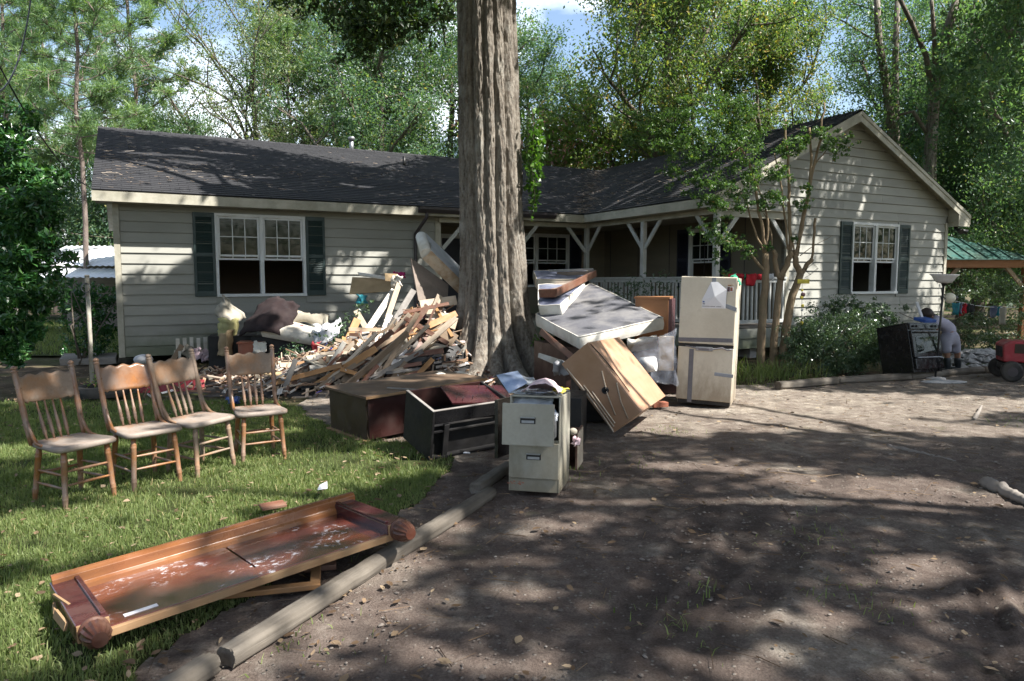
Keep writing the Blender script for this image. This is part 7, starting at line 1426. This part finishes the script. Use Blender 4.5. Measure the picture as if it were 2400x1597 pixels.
quad_thing('kraft_panel', 'tan cardboard sheet leaning at the upper left of the heap', 'cardboard', [at(826, 650, 12.3), at(934, 657, 12.1), at(924, 682, 11.9), at(819, 690, 12.1)], M['kraft'], .012)
quad_thing('white_strip', 'long white moulding strip on top of the tan cardboard sheet', 'strip', [at(838, 639, 12.2), at(904, 648, 12.), at(903, 656, 11.95), at(842, 646, 12.15)], M['whitewood'], .02)
quad_thing('kraft_panel', 'small torn cardboard piece beside the magenta cloth', 'cardboard', [at(902, 641, 11.8), at(932, 643, 11.7), at(926, 661, 11.6), at(903, 659, 11.7)], M['kraft'], .012)
crumple('magenta_cloth', lambda u, v: at(922 + 28 * u, 636 + 12 * v + 4 * u, 11.8), 8, 6, M['magenta'], .04, 2, label='magenta cloth scrap at the top of the heap', cat='cloth', org=at(936, 642, 11.8))
crumple('torn_foam', lambda u, v: at(918 + 22 * u, 648 + 24 * v, 11.5), 7, 7, M['creampad'], .07, 22, label='torn cream foam at the head of the upright tan board', cat='foam', solid=.02, org=at(928, 660, 11.5))
crumple('teal_bag', lambda u, v: at(836 + 24 * u, 692 + 22 * v, 12.0), 7, 6, M['teal'], .05, 3, label='teal plastic bag below the tan cardboard sheet', cat='bag', org=at(848, 702, 12))
crumple('beige_rag', lambda u, v: at(900 + 52 * u, 786 + 44 * v, 10.55 + .25 * v), 10, 9, M['canvas'], .10, 8, label='beige crumpled rag lying on the front of the heap', cat='cloth', org=at(925, 808, 10.6))
crumple('cream_pad', lambda u, v: at(727 + 88 * u, 852 + 18 * v - 8 * u, 10.2 + .3 * (1 - v)), 12, 6, M['creampad'], .02, 9, label='rolled cream foam pad low on the left of the heap', cat='pad', solid=.07, org=at(770, 858, 10.3))
tag(MB().tube([at(702, 892, 10.0) - at(735, 884, 10.1), at(735, 882, 10.1) - at(735, 884, 10.1), at(768, 872, 10.2) - at(735, 884, 10.1)], [.075, .085, .08], 12).build('carpet_roll', M['greyboard'], None, 0, tuple(at(735, 884, 10.1))), 'grey-brown carpet roll in front of the cream pad', 'carpet roll')
quad_thing('slate_sheet', 'flat slate-black panel resting against the foot of the heap', 'panel', [at(612, 925, 9.7), at(632, 936, 9.55), at(700, 912, 9.9), at(676, 898, 10.1)], M['blackmatte'], .02)
quad_thing('plastic_tray', 'black plastic tray seen behind the farthest chair', 'panel', [at(510, 905, 10.3), at(570, 912, 10.1), at(590, 895, 10.3), at(520, 890, 10.5)], M['black'], .03)
crumple('blue_mop', lambda u, v: on_ground(535 + 26 * u, 930 + 14 * v, .03 + .09 * math.sin(3 * u)), 9, 7, M['blue'], .06, 6, label='dark blue mop head on the grass behind the farthest chair', cat='mop', solid=.01, org=on_ground(548, 936))
crumple('red_rag', lambda u, v: at(736 + 16 * u - 6 * v, 803 + 34 * v, 11.0), 7, 8, M['red'], .06, 7, label='red cloth standing up in the weeds left of the heap', cat='cloth', org=at(745, 820, 11))
mb = MB(); mb.tube([at(668 + 36 * t, 852 - 8 * math.sin(5 * t), 11.0) - at(686, 850, 11) for t in np.linspace(0, 1, 10)], .012, 6); tag(mb.build('blue_strap', M['blue'], None, 0, tuple(at(686, 850, 11))), 'bright blue strap curled among the weeds', 'strap')
def weed(label, blobs, k, seed, leafL=.045, mat='leafbush'):
    c = np.array([at(*b[:3]) for b in blobs]).mean(0); c[2] = 0; o = thing('weed', label, 'plant', tuple(c), 0, None); spray('leaves', o, c, blobs, k, leafL, M[mat], seed, .6)
weed('leafy vine sprig climbing between white board and tan cardboard', [(842, 720, 11.6, .12), (862, 718, 11.6, .1), (815, 745, 11.5, .12), (800, 765, 11.4, .1), (835, 735, 11.5, .09)], 110, 71, .06)
weed('pale leafed weed growing through the left of the heap', [(790, 800, 11.1, .14), (775, 815, 11., .14), (760, 790, 11.2, .08), (800, 785, 11.2, .1), (735, 780, 11.3, .07)], 130, 72, .05)
weed('bushy green weed between cream pad and terracotta bin', [(690, 815, 11.1, .16), (670, 830, 11.0, .16), (710, 830, 11.0, .14), (690, 850, 10.9, .14), (720, 845, 10.9, .1), (650, 845, 11, .1)], 170, 73, .045, 'leafdense')

# ------------------------------------------------------------------ textile pile under the left window
def ground_thing(): pass
crumple('carpet_flap', lambda u, v: at(524 + v * (-19 + 27 * min(1, u / .38) + 46 * max(0, (u - .38) / .62)), 693 + v * (42 + 30 * min(1, u / .38) - 22 * max(0, (u - .38) / .62)), 12.35 - .4 * v * max(0, 1 - abs(u - .38) * 2)), 16, 12, M['canvas'], .05, 31, label='folded beige carpet piece standing up like a tent against the wall', cat='carpet', solid=.015, org=at(525, 730, 12.3))
crumple('brown_blanket', lambda u, v: at(560 + 60 * v + (u) * (120 - 40 * v), 786 - 78 * v ** .8 - 16 * math.sin(math.pi * u) + 12 * u, 11.75 + .5 * v - .25 * math.sin(math.pi * u) * (1 - v)), 22, 18, M['blanket'], .05, 33, label='dark brown blanket draped over the textile pile under the window', cat='blanket', solid=.02, freq=6, org=at(620, 745, 12))
crumple('brown_blanket', lambda u, v: at(610 + 66 * u, 740 - 32 * math.sin(math.pi * u) * v - 2 * v, 12.0 + .3 * v), 14, 10, M['blanket'], .05, 34, label='rolled up dark brown curtain on the crown of the textile pile', cat='blanket', solid=.05, freq=5, org=at(645, 725, 12.1))
tent_c = at(690, 770, 11.9)
pts_ = [at(612, 764, 11.8), at(640, 744, 12.2), at(700, 752, 12.35), at(768, 778, 12.2), at(764, 794, 11.8), at(650, 792, 11.5)]
cb = thing('cream_slab', 'cream padded slab with a red spot lying on the textile pile', 'padded slab', tuple(tent_c))
mb = MB(); 
def cs(u, v):
    a, b = at(612 + 40 * v, 766 - 20 * v, 11.6 + .6 * v), at(762 + 4 * v, 792 - 14 * v, 11.7 + .6 * v); e = .06 * math.sin(math.pi * u) ** .5 * math.sin(math.pi * v) ** .5; return a + (b - a) * u + [0, 0, e] - tent_c
mb.grid(cs, 20, 10); mb.build('top', M['creampad'], cb); mb = MB(); mb.grid(lambda u, v: cs(u, 0) * (1 - v) + (cs(u, 0) - [0, -.05, .17]) * v + np.array([0, -.04, 0]) * math.sin(math.pi * v), 20, 6); mb.build('side', M['creampad'], cb)
mb = MB(); mb.ball(cs(.55, .55) + [0, 0, .004], (.06, .04, .006), 12); mb.build('red_spot', M['red'], cb); mb = MB(); mb.grid(lambda u, v: cs(u, 1) * (1 - v) + (cs(u, 1) - [0, 0, .2]) * v, 10, 3); mb.build('side', M['creampad'], cb)
crumple('grey_tarp', lambda u, v: at(668 + 104 * u, 742 + 8 * u - 16 * math.sin(math.pi * v) + 14 * v, 12.4 - .2 * v), 16, 8, M['canvas'], .09, 36, label='grey-beige tarp rolled behind the cream slab', cat='tarp', solid=.03, org=at(720, 745, 12.4))
crumple('white_sheet', lambda u, v: at(735 + 65 * u, 760 + 42 * v - 10 * u, 11.5 + .4 * (1 - v)), 12, 10, M['whitecloth'], .10, 37, label='white sheet spilling from the cream slab into the weeds', cat='sheet', solid=.01, org=at(765, 780, 11.7))
crumple('insulation_batt', lambda u, v: at(517 + 40 * u - 6 * v, 746 + 40 * v + 5 * math.sin(3 * u), 12.0 - .12 * math.sin(math.pi * u)), 10, 10, M['insul'], .05, 38, label='yellow insulation batt at the left end of the textile pile', cat='insulation', solid=.07, org=at(538, 766, 12))
crumple('paper_sack', lambda u, v: at(514 + 34 * u - 6 * v, 786 + 48 * v - 14 * u * (1 - v), 11.7 - .15 * math.sin(math.pi * u)), 10, 10, M['kraft'], .05, 39, label='torn brown paper sack below the yellow insulation', cat='sack', solid=.01, org=at(530, 810, 11.7))
tb_ = on_ground(583, 862); tb_[1] = 11.6; tb_[0] = at(583, 810, 11.6)[0]; bn = thing('terracotta_bin', 'terracotta-coloured plastic bin with a paper torn over its rim', 'bin', (tb_[0], 11.75, 0), .2)
mb = MB(); mb.prism([(-.2, -.15), (.2, -.15), (.2, .15), (-.2, .15)], .12, .50); mb.build('bin_body', M['terra'], bn, .02, seg=3); MB().box((0, 0, .51), (.44, .34, .03)).build('rim', M['terra'], bn, .01)
crumple('torn_paper', lambda u, v: (.05 + .2 * u, -.18 - .02 * v, .53 - .22 * v * (1 - .6 * abs(u - .5))), 8, 8, M['creampad'], .05, 40, bn, solid=.004)
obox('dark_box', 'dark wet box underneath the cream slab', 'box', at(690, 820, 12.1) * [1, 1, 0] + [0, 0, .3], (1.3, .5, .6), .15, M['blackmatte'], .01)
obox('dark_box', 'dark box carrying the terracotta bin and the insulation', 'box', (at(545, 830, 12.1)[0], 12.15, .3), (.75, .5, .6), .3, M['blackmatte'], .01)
crumple('teal_rag', lambda u, v: at(508 + 12 * u, 772 + 28 * v, 12.3), 6, 8, M['teal'], .04, 41, label='teal rag hanging left of the yellow insulation', cat='cloth', org=at(514, 786, 12.3))
# broken slatted bench
bo_ = at(458, 850, 12.3); bo_[2] = 0; bb = thing('broken_bench', 'broken white slatted bench with rags against the wall behind the chairs', 'bench', tuple(bo_), .35)
for k in range(6): o = MB().box((-.27 + .11 * k, .02, .38 + .01 * (k % 3)), (.06, .015, .30)).build('slat', M['whitewood'], bb, .002); 
MB().box((0, 0, .30), (.66, .03, .05)).build('rail', M['whitewood'], bb, .002); MB().box((-.24, -.05, .12), (.04, .04, .40)).build('leg', M['whitewood'], bb, .002); MB().box((.26, -.05, .12), (.04, .04, .40)).build('leg', M['whitewood'], bb, .002)
bl = MB().bar((-.45, -.1, 0), (-.2, -.02, .42), .03, .08).build('broken_arm', M['board1'], bb)
for k in range(3): crumple('rag', lambda u, v, k=k: (-.16 + .13 * k + .12 * u, -.06, .40 - .2 * v - .04 * k), 7, 8, M['pink'] if k else M['canvas'], .07, 50 + k, bb, solid=.006)
# white bundle, spare planks behind the chairs
wb = at(336, 843, 12.0); tag(MB().ball((0, 0, 0), (.16, .12, .09), 16).build('white_bundle', M['whitecloth'], None, 0, tuple(wb)), 'round white bundle tied up on dark boards behind the second chair', 'bundle')
quad_thing('dark_board', 'dark board under the white bundle', 'board', [at(300, 862, 12.0), at(380, 866, 11.9), at(400, 852, 12.3), at(320, 848, 12.4)], M['board5'], .03)
quad_thing('foundation_slab', 'low dark step at the foot of the house corner', 'step', [at(140, 850, 13.2), at(272, 846, 13.0), at(276, 834, 13.6), at(150, 836, 13.9)], M['greywood'], .12)
# clothes pole with ring, tyre planter
pb_ = on_ground(217, 908); po = thing('clothes_pole', 'rusty clothes pole with a metal ring standing behind the chairs', 'pole', tuple(pb_))
hp = float(at(213, 648, pb_[1])[2]); MB().tube([(0, 0, -.05), (0, 0, hp)], .03, 10).build('pole', M['pole'], po); mb = MB(); rz_ = float(at(213, 675, pb_[1])[2]); mb.tube([(.064 * math.cos(a), -.04, rz_ + .064 * math.sin(a)) for a in np.linspace(0, 2 * math.pi, 21)], .007, 6, cap=False); mb.build('ring', M['steel'], po); MB().tube([(0, -.045, rz_ + .06), (0, .03, rz_ + .06)], .012, 6).build('hook', M['steel'], po); MB().tube([(0, 0, hp), (0, 0, hp + .02)], [.04, .025], 10).build('cap', M['whitewood'], po)
c = on_ground(225, 930); tp = thing('tyre_planter', 'black tyre used as a planter round the foot of the clothes pole', 'planter', (c[0] + .03, c[1] + .1, 0))
mb = MB(); prof = [(.20, .02), (.205, .10), (.24, .135), (.29, .135), (.325, .10), (.33, .05), (.31, .0)]; n_ = 40
mb.add([(r * math.cos(2 * math.pi * j / n_), r * math.sin(2 * math.pi * j / n_), z) for r, z in prof for j in range(n_)], [(i * n_ + j, i * n_ + (j + 1) % n_, (i + 1) * n_ + (j + 1) % n_, (i + 1) * n_ + j) for i in range(len(prof) - 1) for j in range(n_)], 0, True); mb.build('tyre', M['rubber'], tp)
mb = MB(); mb.tube([(0, 0, .02), (0, 0, .09)], [.21, .2], 20); mb.build('soil', M['blackmatte'], tp)
rs = np.random.default_rng(5); P = rs.normal(0, .10, (90, 3)) * [1, 1, .5] + [0, 0, .19]; V, F = leaf_quads(P, rs.uniform(.03, .06, 90), rs, .6); put('seedlings', np_mesh('seedlings', V, F, M['bloom'], rs.uniform(0, 1, 90)), tp)

# ------------------------------------------------------------------ right hand side
# oven
ov = thing('electric_range', 'black freestanding electric range tipped against the shrubs', 'stove', M=pose((6.307, 11.189, .436), (-.229, -.022, .487)))
w, d_, h = .718, .55, .753
MB().box((0, .01, 0), (w, d_ - .03, h)).build('body', M['black'], ov, .006); MB().box((0, .01, h / 2 + .008), (w + .01, d_, .018)).build('cooktop', M['black'], ov, .004)
for x, y, r in ((-.18, -.12, .09), (.18, -.12, .07), (-.18, .12, .07), (.18, .12, .09)): MB().tube([(x, y, h / 2 + .016), (x, y, h / 2 + .03)], [r, r * .95], 18).build('burner', M['blackiron'], ov)
cp_ = MB().box((0, -d_ / 2 + .005, h / 2 - .045), (w - .01, .04, .085)).build('control_panel', M['black'], ov, .006)
for x in (-.28, -.2, .2, .28): MB().tube([(x, -d_ / 2 - .015, h / 2 - .045), (x, -d_ / 2 - .04, h / 2 - .045)], [.02, .017], 12).build('knob', M['blackiron'], cp_)
do = MB().box((0, -d_ / 2 - .002, .06), (w - .02, .04, .42)).build('oven_door', M['black'], ov, .008); MB().box((0, -d_ / 2 - .024, .04), (w - .16, .004, .26)).build('door_window', M['glass'], do); MB().tube([(-.3, -d_ / 2 - .03, .235), (-.3, -d_ / 2 - .055, .235), (.3, -d_ / 2 - .055, .235), (.3, -d_ / 2 - .03, .235)], .011, 8).build('handle', M['blackiron'], do)
dr_o = MB().box((0, -d_ / 2 - .004, -.25), (w - .02, .045, .17)).build('storage_drawer', M['black'], ov, .008); MB().box((0, -d_ / 2 - .03, -.155), (w - .1, .02, .014)).build('drawer_lip', M['steel'], dr_o, .003)
obox('blue_tray', 'small blue tray on top of the black range', 'tray', at(2168, 750, 11.3), (.3, .2, .05), .5, M['blue'], .008, .2)
o = MB().bar((0, 0, 0), tuple(at(2148, 708, 11.4) - at(2162, 748, 11.4)), .035, .035).build('white_stick', M['paper']); o.location = tuple(at(2162, 748, 11.4)); tag(o, 'short white stick standing on the black range', 'stick')
# floor lamp
lb = on_ground(2192, 888); fl = thing('floor_lamp', 'black torchiere floor lamp with a white glass bowl, leaning before the range', 'lamp', (lb[0], lb[1], 0))
tp_ = at(2212, 664, lb[1]) - lb; MB().tube([(0, 0, 0), tp_ * .55, tp_], .016, 8).build('pole', M['blackiron'], fl); mb = MB(); mb.tube([(0, 0, 0), (0, 0, .02), (0, 0, .03)], [.15, .145, .03], 20); mb.build('base', M['concrete'], fl)
ax = nrm(tp_); mb = MB(); mb.tube([tp_ + ax * z for z in (0, .012, .05, .10, .135)], [.045, .10, .135, .165, .205], 24, cap=False); mb.build('glass_bowl', M['shade'], fl, solid=.006); MB().tube([tp_ - ax * .05, tp_, tp_ + ax * .012], [.018, .04, .05], 12).build('socket', M['blackiron'], fl)
g_ = at(2226.5, 699, lb[1] + .05) - lb; mb = MB(); mb.ball(g_, .083, 18); gl = mb.build('globe_shade', M['globe'], fl); MB().tube([g_ + [.06, 0, 0], g_ + [.115, 0, -.005]], [.045, .03], 10).build('globe_cap', M['blackiron'], gl); MB().tube([tp_ * .86, g_ - [.06, 0, .02]], .008, 6).build('arm', M['blackiron'], fl)
c = on_ground(2212, 897); tag(MB().ball((0, 0, 0), (.36, .13, .03), 14).build('rubble_pat', M['concrete'], None, 0, (c[0], c[1], .01)), 'pale patch of dried plaster under the floor lamp', 'rubble')
# rubble heap by the tractor
rs = np.random.default_rng(21); n = 1100; c = at(2290, 860, 12.6); x = c[0] + rs.normal(0, .55, n); y = 12.5 + rs.normal(0, .35, n); z = .30 * np.exp(-((x - c[0]) / .6) ** 2 - ((y - 12.5) / .4) ** 2)
V, F = stones(np.stack([x, y, z], 1), rs.lognormal(-3.1, .5, n).clip(.02, .12), rs); o = put('plaster_rubble', np_mesh('plaster_rubble', V, F, M['concrete'])); tag(o, 'heap of pale plaster rubble between the bending person and the red tractor', 'rubble', kind='stuff')
# red lawn tractor (front end in view)
lt = on_ground(2370, 893); tr = thing('lawn_tractor', 'faded red lawn tractor cut off by the right edge of the photo', 'tractor', (lt[0] + .24, lt[1] + .1, 0), -.35); tr.scale = (.92, .92, .96)
mb = MB(); mb.prism([(-.34, .30), (.75, .30), (.75, .62), (-.26, .64), (-.36, .58)], -.24, .24, T=lambda x, y, z: (x, z, y)); hb = mb.build('hood', M['red'], tr, .025, seg=3)
MB().box((.05, -.243, .52), (.5, .012, .15)).build('side_panel', M['olive'], hb, .01); MB().box((-.352, 0, .46), (.012, .36, .17)).build('grille', M['blackmatte'], hb, .004)
MB().box((.2, 0, .24), (1.1, .26, .09)).build('chassis', M['blackiron'], tr, .01); MB().box((-.25, 0, .17), (.06, .62, .05)).build('front_axle', M['blackiron'], tr)
MB().box((1.05, 0, .42), (.6, .6, .16)).build('rear_fender', M['red'], tr, .04, seg=3); MB().box((1.1, 0, .56), (.36, .38, .12)).build('seat', M['blackmatte'], tr, .03, seg=3); MB().tube([(.70, 0, .6), (.78, 0, .84)], .018, 8).build('steering_column', M['blackiron'], tr); mb = MB(); mb.tube([(.78 + .05 * math.cos(a), .15 * math.sin(a), .85 + .02 * math.cos(a)) for a in np.linspace(0, 2 * math.pi, 17)], .013, 6, cap=False); mb.build('steering_wheel', M['blackiron'], tr)
for x, y, r, ww_ in ((-.25, -.34, .165, .13), (-.25, .34, .165, .13), (1.05, -.36, .24, .2), (1.05, .36, .24, .2)):
    mb = MB(); mb.tube([(x, y - ww_ / 2, r), (x, y - ww_ * .38, r), (x, y, r), (x, y + ww_ * .38, r), (x, y + ww_ / 2, r)], [r * .78, r * .97, r, r * .97, r * .78], 22); wh = mb.build('wheel', M['rubber'], tr); MB().tube([(x, y - ww_ / 2 - .006, r), (x, y + ww_ / 2 + .006, r)], r * .45, 16).build('rim', M['gutter'], wh)
# hanging wind chime and wire basket on the crepe myrtle
wc = thing('wind_chime', 'yellow handmade wind chime of discs hanging from the crepe myrtle', 'wind chime', tuple(at(1882, 660, 12.0)))
wo_ = at(1882, 660, 12.); s_ = lambda u, v: at(u, v, 12.) - wo_
MB().box(s_(1883, 660), (.20, .025, .075)).build('yellow_bar', M['yellow'], wc, .004); MB().tube([s_(1880, 665), s_(1879, 762)], .004, 5).build('string', M['blackiron'], wc)
for u, v, r, m_ in ((1880, 681, .022, 'yellow'), (1882, 691, .042, 'purple'), (1879, 697, .034, 'yellow'), (1881, 717, .03, 'yellow'), (1880, 727, .024, 'whitecloth'), (1880, 742, .024, 'creampad'), (1879, 757, .03, 'yellow')): MB().ball(s_(u, v), (r, r * .4, r), 10).build('disc', M[m_], wc)
wk = thing('wire_basket', 'small empty wire suet basket hanging off a cut branch of the crepe myrtle', 'bird feeder', tuple(at(1902, 632, 12.0)))
wo_ = at(1902, 632, 12.); mb = MB(); q_ = [s_(1889, 632), s_(1907, 618), s_(1918, 630), s_(1900, 644)]
for dy in (0, .05): mb.tube([p + [0, dy, 0] for p in q_ + [q_[0]]], .004, 5)
for p in q_: mb.tube([p, p + [0, .05, 0]], .003, 4)
mb.tube([q_[3], s_(1885, 652)], .003, 4); mb.build('wire_frame', M['blackiron'], wk)
# stockings and cloths on the porch rail
def rail_cloth(label, s0, s1, drop, mat, seed, t0=-4.5, grp=None, cat='cloth'):
    crumple('rail_cloth', lambda u, v: H(s0 + (s1 - s0) * u, t0 - .02 - .03 * math.sin(math.pi * v), 1.63 - (drop * max(0, v - .25)) + .02 * (v < .2)), 9, 9, M[mat], .03, seed, label=label, cat=cat, solid=.008, org=H((s0 + s1) / 2, t0, 1.6))
rail_cloth('red cloth hung over the porch rail next to the fridge top', 10.12, 10.62, .16, 'redcloth', 61); rail_cloth('green cloth between red cloths on the porch rail', 10.62, 10.88, .10, 'greencloth', 62); rail_cloth('red patterned stocking below the green cloth on the rail', 10.66, 10.92, .27, 'redcloth', 63, -4.53); rail_cloth('small red cloth behind the first crepe myrtle stem', 10.98, 11.12, .12, 'redcloth', 64); rail_cloth('white cuffed stocking on the porch rail right of the first crepe myrtle stem', 11.18, 11.42, .13, 'whitecloth', 65); rail_cloth('long red strip of cloth hanging behind the fridge corner', 10.1, 10.22, .55, 'redcloth', 66, -4.52)
rail_cloth('dark brown cloth draped over the inner end of the porch rail', 9.6, 10.05, .5, 'blackmatte', 67, -.2)
# broom against the inner post, bottle on the rail
tag(MB().tube([H(9.72, -.16, .66), H(9.86, -.17, 2.2)], .014, 7).build('broom_handle', M['board1']), 'wooden broom handle leaning beside the inner porch post', 'broom')
# clothesline with washing under the carport
a, b = at(2236, 705, 15.2), at(2380, 720, 15.2); cl = thing('clothesline', 'clothesline with dark, red and teal garments strung under the carport', 'clothesline', tuple(a)); mb = MB(); mb.tube([(a + (b - a) * t - [0, 0, .06 * math.sin(math.pi * t)]) - a for t in np.linspace(0, 1, 10)], .006, 5); mb.build('line', M['paper'], cl)
for k, (u, wd_, hh_, m_) in enumerate(((2240, .16, .26, 'teal'), (2249, .1, .22, 'matblue'), (2257, .13, .3, 'redcloth'), (2266, .12, .26, 'blackmatte'), (2276, .14, .32, 'blackmatte'), (2328, .14, .24, 'matblue'), (2337, .1, .2, 'teal'), (2349, .16, .38, 'canvas'))):
    p = at(u, 709 + (u - 2240) * .09, 15.2) - a; crumple('garment', lambda x, y, p=p: p + np.array([(x - .5) * wd_ * (1 - .3 * y), .03 * math.sin(5 * x), -hh_ * y - .01]), 6, 7, M[m_], .03, 80 + k, cl, solid=.006)

# ------------------------------------------------------------------ person bending over the range
pe = thing('person', 'person in a pale shirt and grey shorts bending forward behind the black range', 'person', (at(2225, 800, 11.75)[0], 11.75, 0)); PO = np.array([at(2225, 800, 11.75)[0], 11.75, 0])
def skin(name, nodes, edges, mat, parent, sub=2, root=0):
    me = bpy.data.meshes.new(name); me.from_pydata([tuple(n[0]) for n in nodes], edges, []); me.materials.append(mat); o = bpy.data.objects.new(name, me); COL.objects.link(o); o.parent = parent
    o.modifiers.new('skin', 'SKIN'); sk = me.skin_vertices[0].data if me.skin_vertices else None
    if sk is None: me.skin_vertices.new() if hasattr(me.skin_vertices, 'new') else None
    sk = me.skin_vertices[0].data
    for i, n in enumerate(nodes): r = n[1] * .84; sk[i].radius = (r, r) if not isinstance(r, tuple) else r
    sk[root].use_root = True; md = o.modifiers.new('sub', 'SUBSURF'); md.levels = sub; md.render_levels = sub
    for mdd in o.modifiers:
        if mdd.type == 'SKIN': mdd.use_smooth_shade = True
    return o
def wpt(u, v, dy=0.): return at(u, v, 11.75 + dy) - PO
hip, wst, chest, neck, head = wpt(2228, 785), wpt(2224, 768), wpt(2203, 755), wpt(2184, 745), wpt(2170, 738)
body = [(hip, .11), (wst, .10), (chest, .115), (neck, .05), (head, .075), (wpt(2160, 742), .06)]
ed = [(0, 1), (1, 2), (2, 3), (3, 4), (4, 5)]
for sgn, lu in ((-1, 2216), (1, 2240)):
    k = len(body); body += [(wpt(lu, 800, .09 * sgn), .085), (wpt(lu + 4, 832, .10 * sgn), .058), (wpt(lu + 5, 852, .11 * sgn), .05), (np.r_[wpt(lu + 5, 874, .11 * sgn)[:2], .05], .04), (np.r_[wpt(lu - 14, 876, .11 * sgn)[:2], .035], .038)]; ed += [(0, k), (k, k + 1), (k + 1, k + 2), (k + 2, k + 3), (k + 3, k + 4)]
hands = []
for sgn in (-1, 1):
    k = len(body); hd_ = wpt(2168, 776, .16 * sgn - .1); body += [(wpt(2194, 752, .17 * sgn), .055), (wpt(2188, 772, .2 * sgn), .042), (hd_, .032)]; ed += [(2, k), (k, k + 1), (k + 1, k + 2)]
    for j in range(4): body.append((hd_ + np.array([-.085 + .01 * abs(j - 1.5), .03 * (j - 1.5), -.035 - .004 * j]), .010)); ed.append((k + 2, len(body) - 1))
    body.append((hd_ + np.array([-.03, -.05 * sgn, -.03]), .011)); ed.append((k + 2, len(body) - 1))
skin('body', body, ed, M['skin'], pe)
skin('shirt', [(wpt(2229, 787), .135), (wst, .14), (chest, .145), (wpt(2189, 747), .085), (wpt(2194, 752, -.17), .072), (wpt(2190, 766, -.19), .062), (wpt(2194, 752, .17), .072), (wpt(2190, 766, .19), .062)], [(0, 1), (1, 2), (2, 3), (2, 4), (4, 5), (2, 6), (6, 7)], M['shirt'], pe)
skin('shorts', [(hip * .35 + wst * .65, .15), (wpt(2228, 792), .145), (wpt(2216, 803, -.09), .11), (wpt(2219, 830, -.1), .095), (wpt(2238, 803, .09), .11), (wpt(2240, 830, .1), .095)], [(0, 1), (1, 2), (2, 3), (1, 4), (4, 5)], M['shorts'], pe)
for sgn, lu in ((-1, 2216), (1, 2240)): skin('boot', [(wpt(lu + 4, 836, .10 * sgn), .075), (wpt(lu + 5, 856, .11 * sgn), .068), (np.r_[wpt(lu + 5, 874, .11 * sgn)[:2], .05], .055), (np.r_[wpt(lu - 16, 876, .11 * sgn)[:2], .04], .045)], [(0, 1), (1, 2), (2, 3)], M['boot'], pe)
mb = MB(); mb.ball(wpt(2172, 735), (.10, .10, .095), 16); mb.build('hair', M['hair'], pe); mb = MB(); mb.ball(wpt(2184, 738), (.06, .03, .03), 10); mb.build('ponytail', M['hair'], pe)
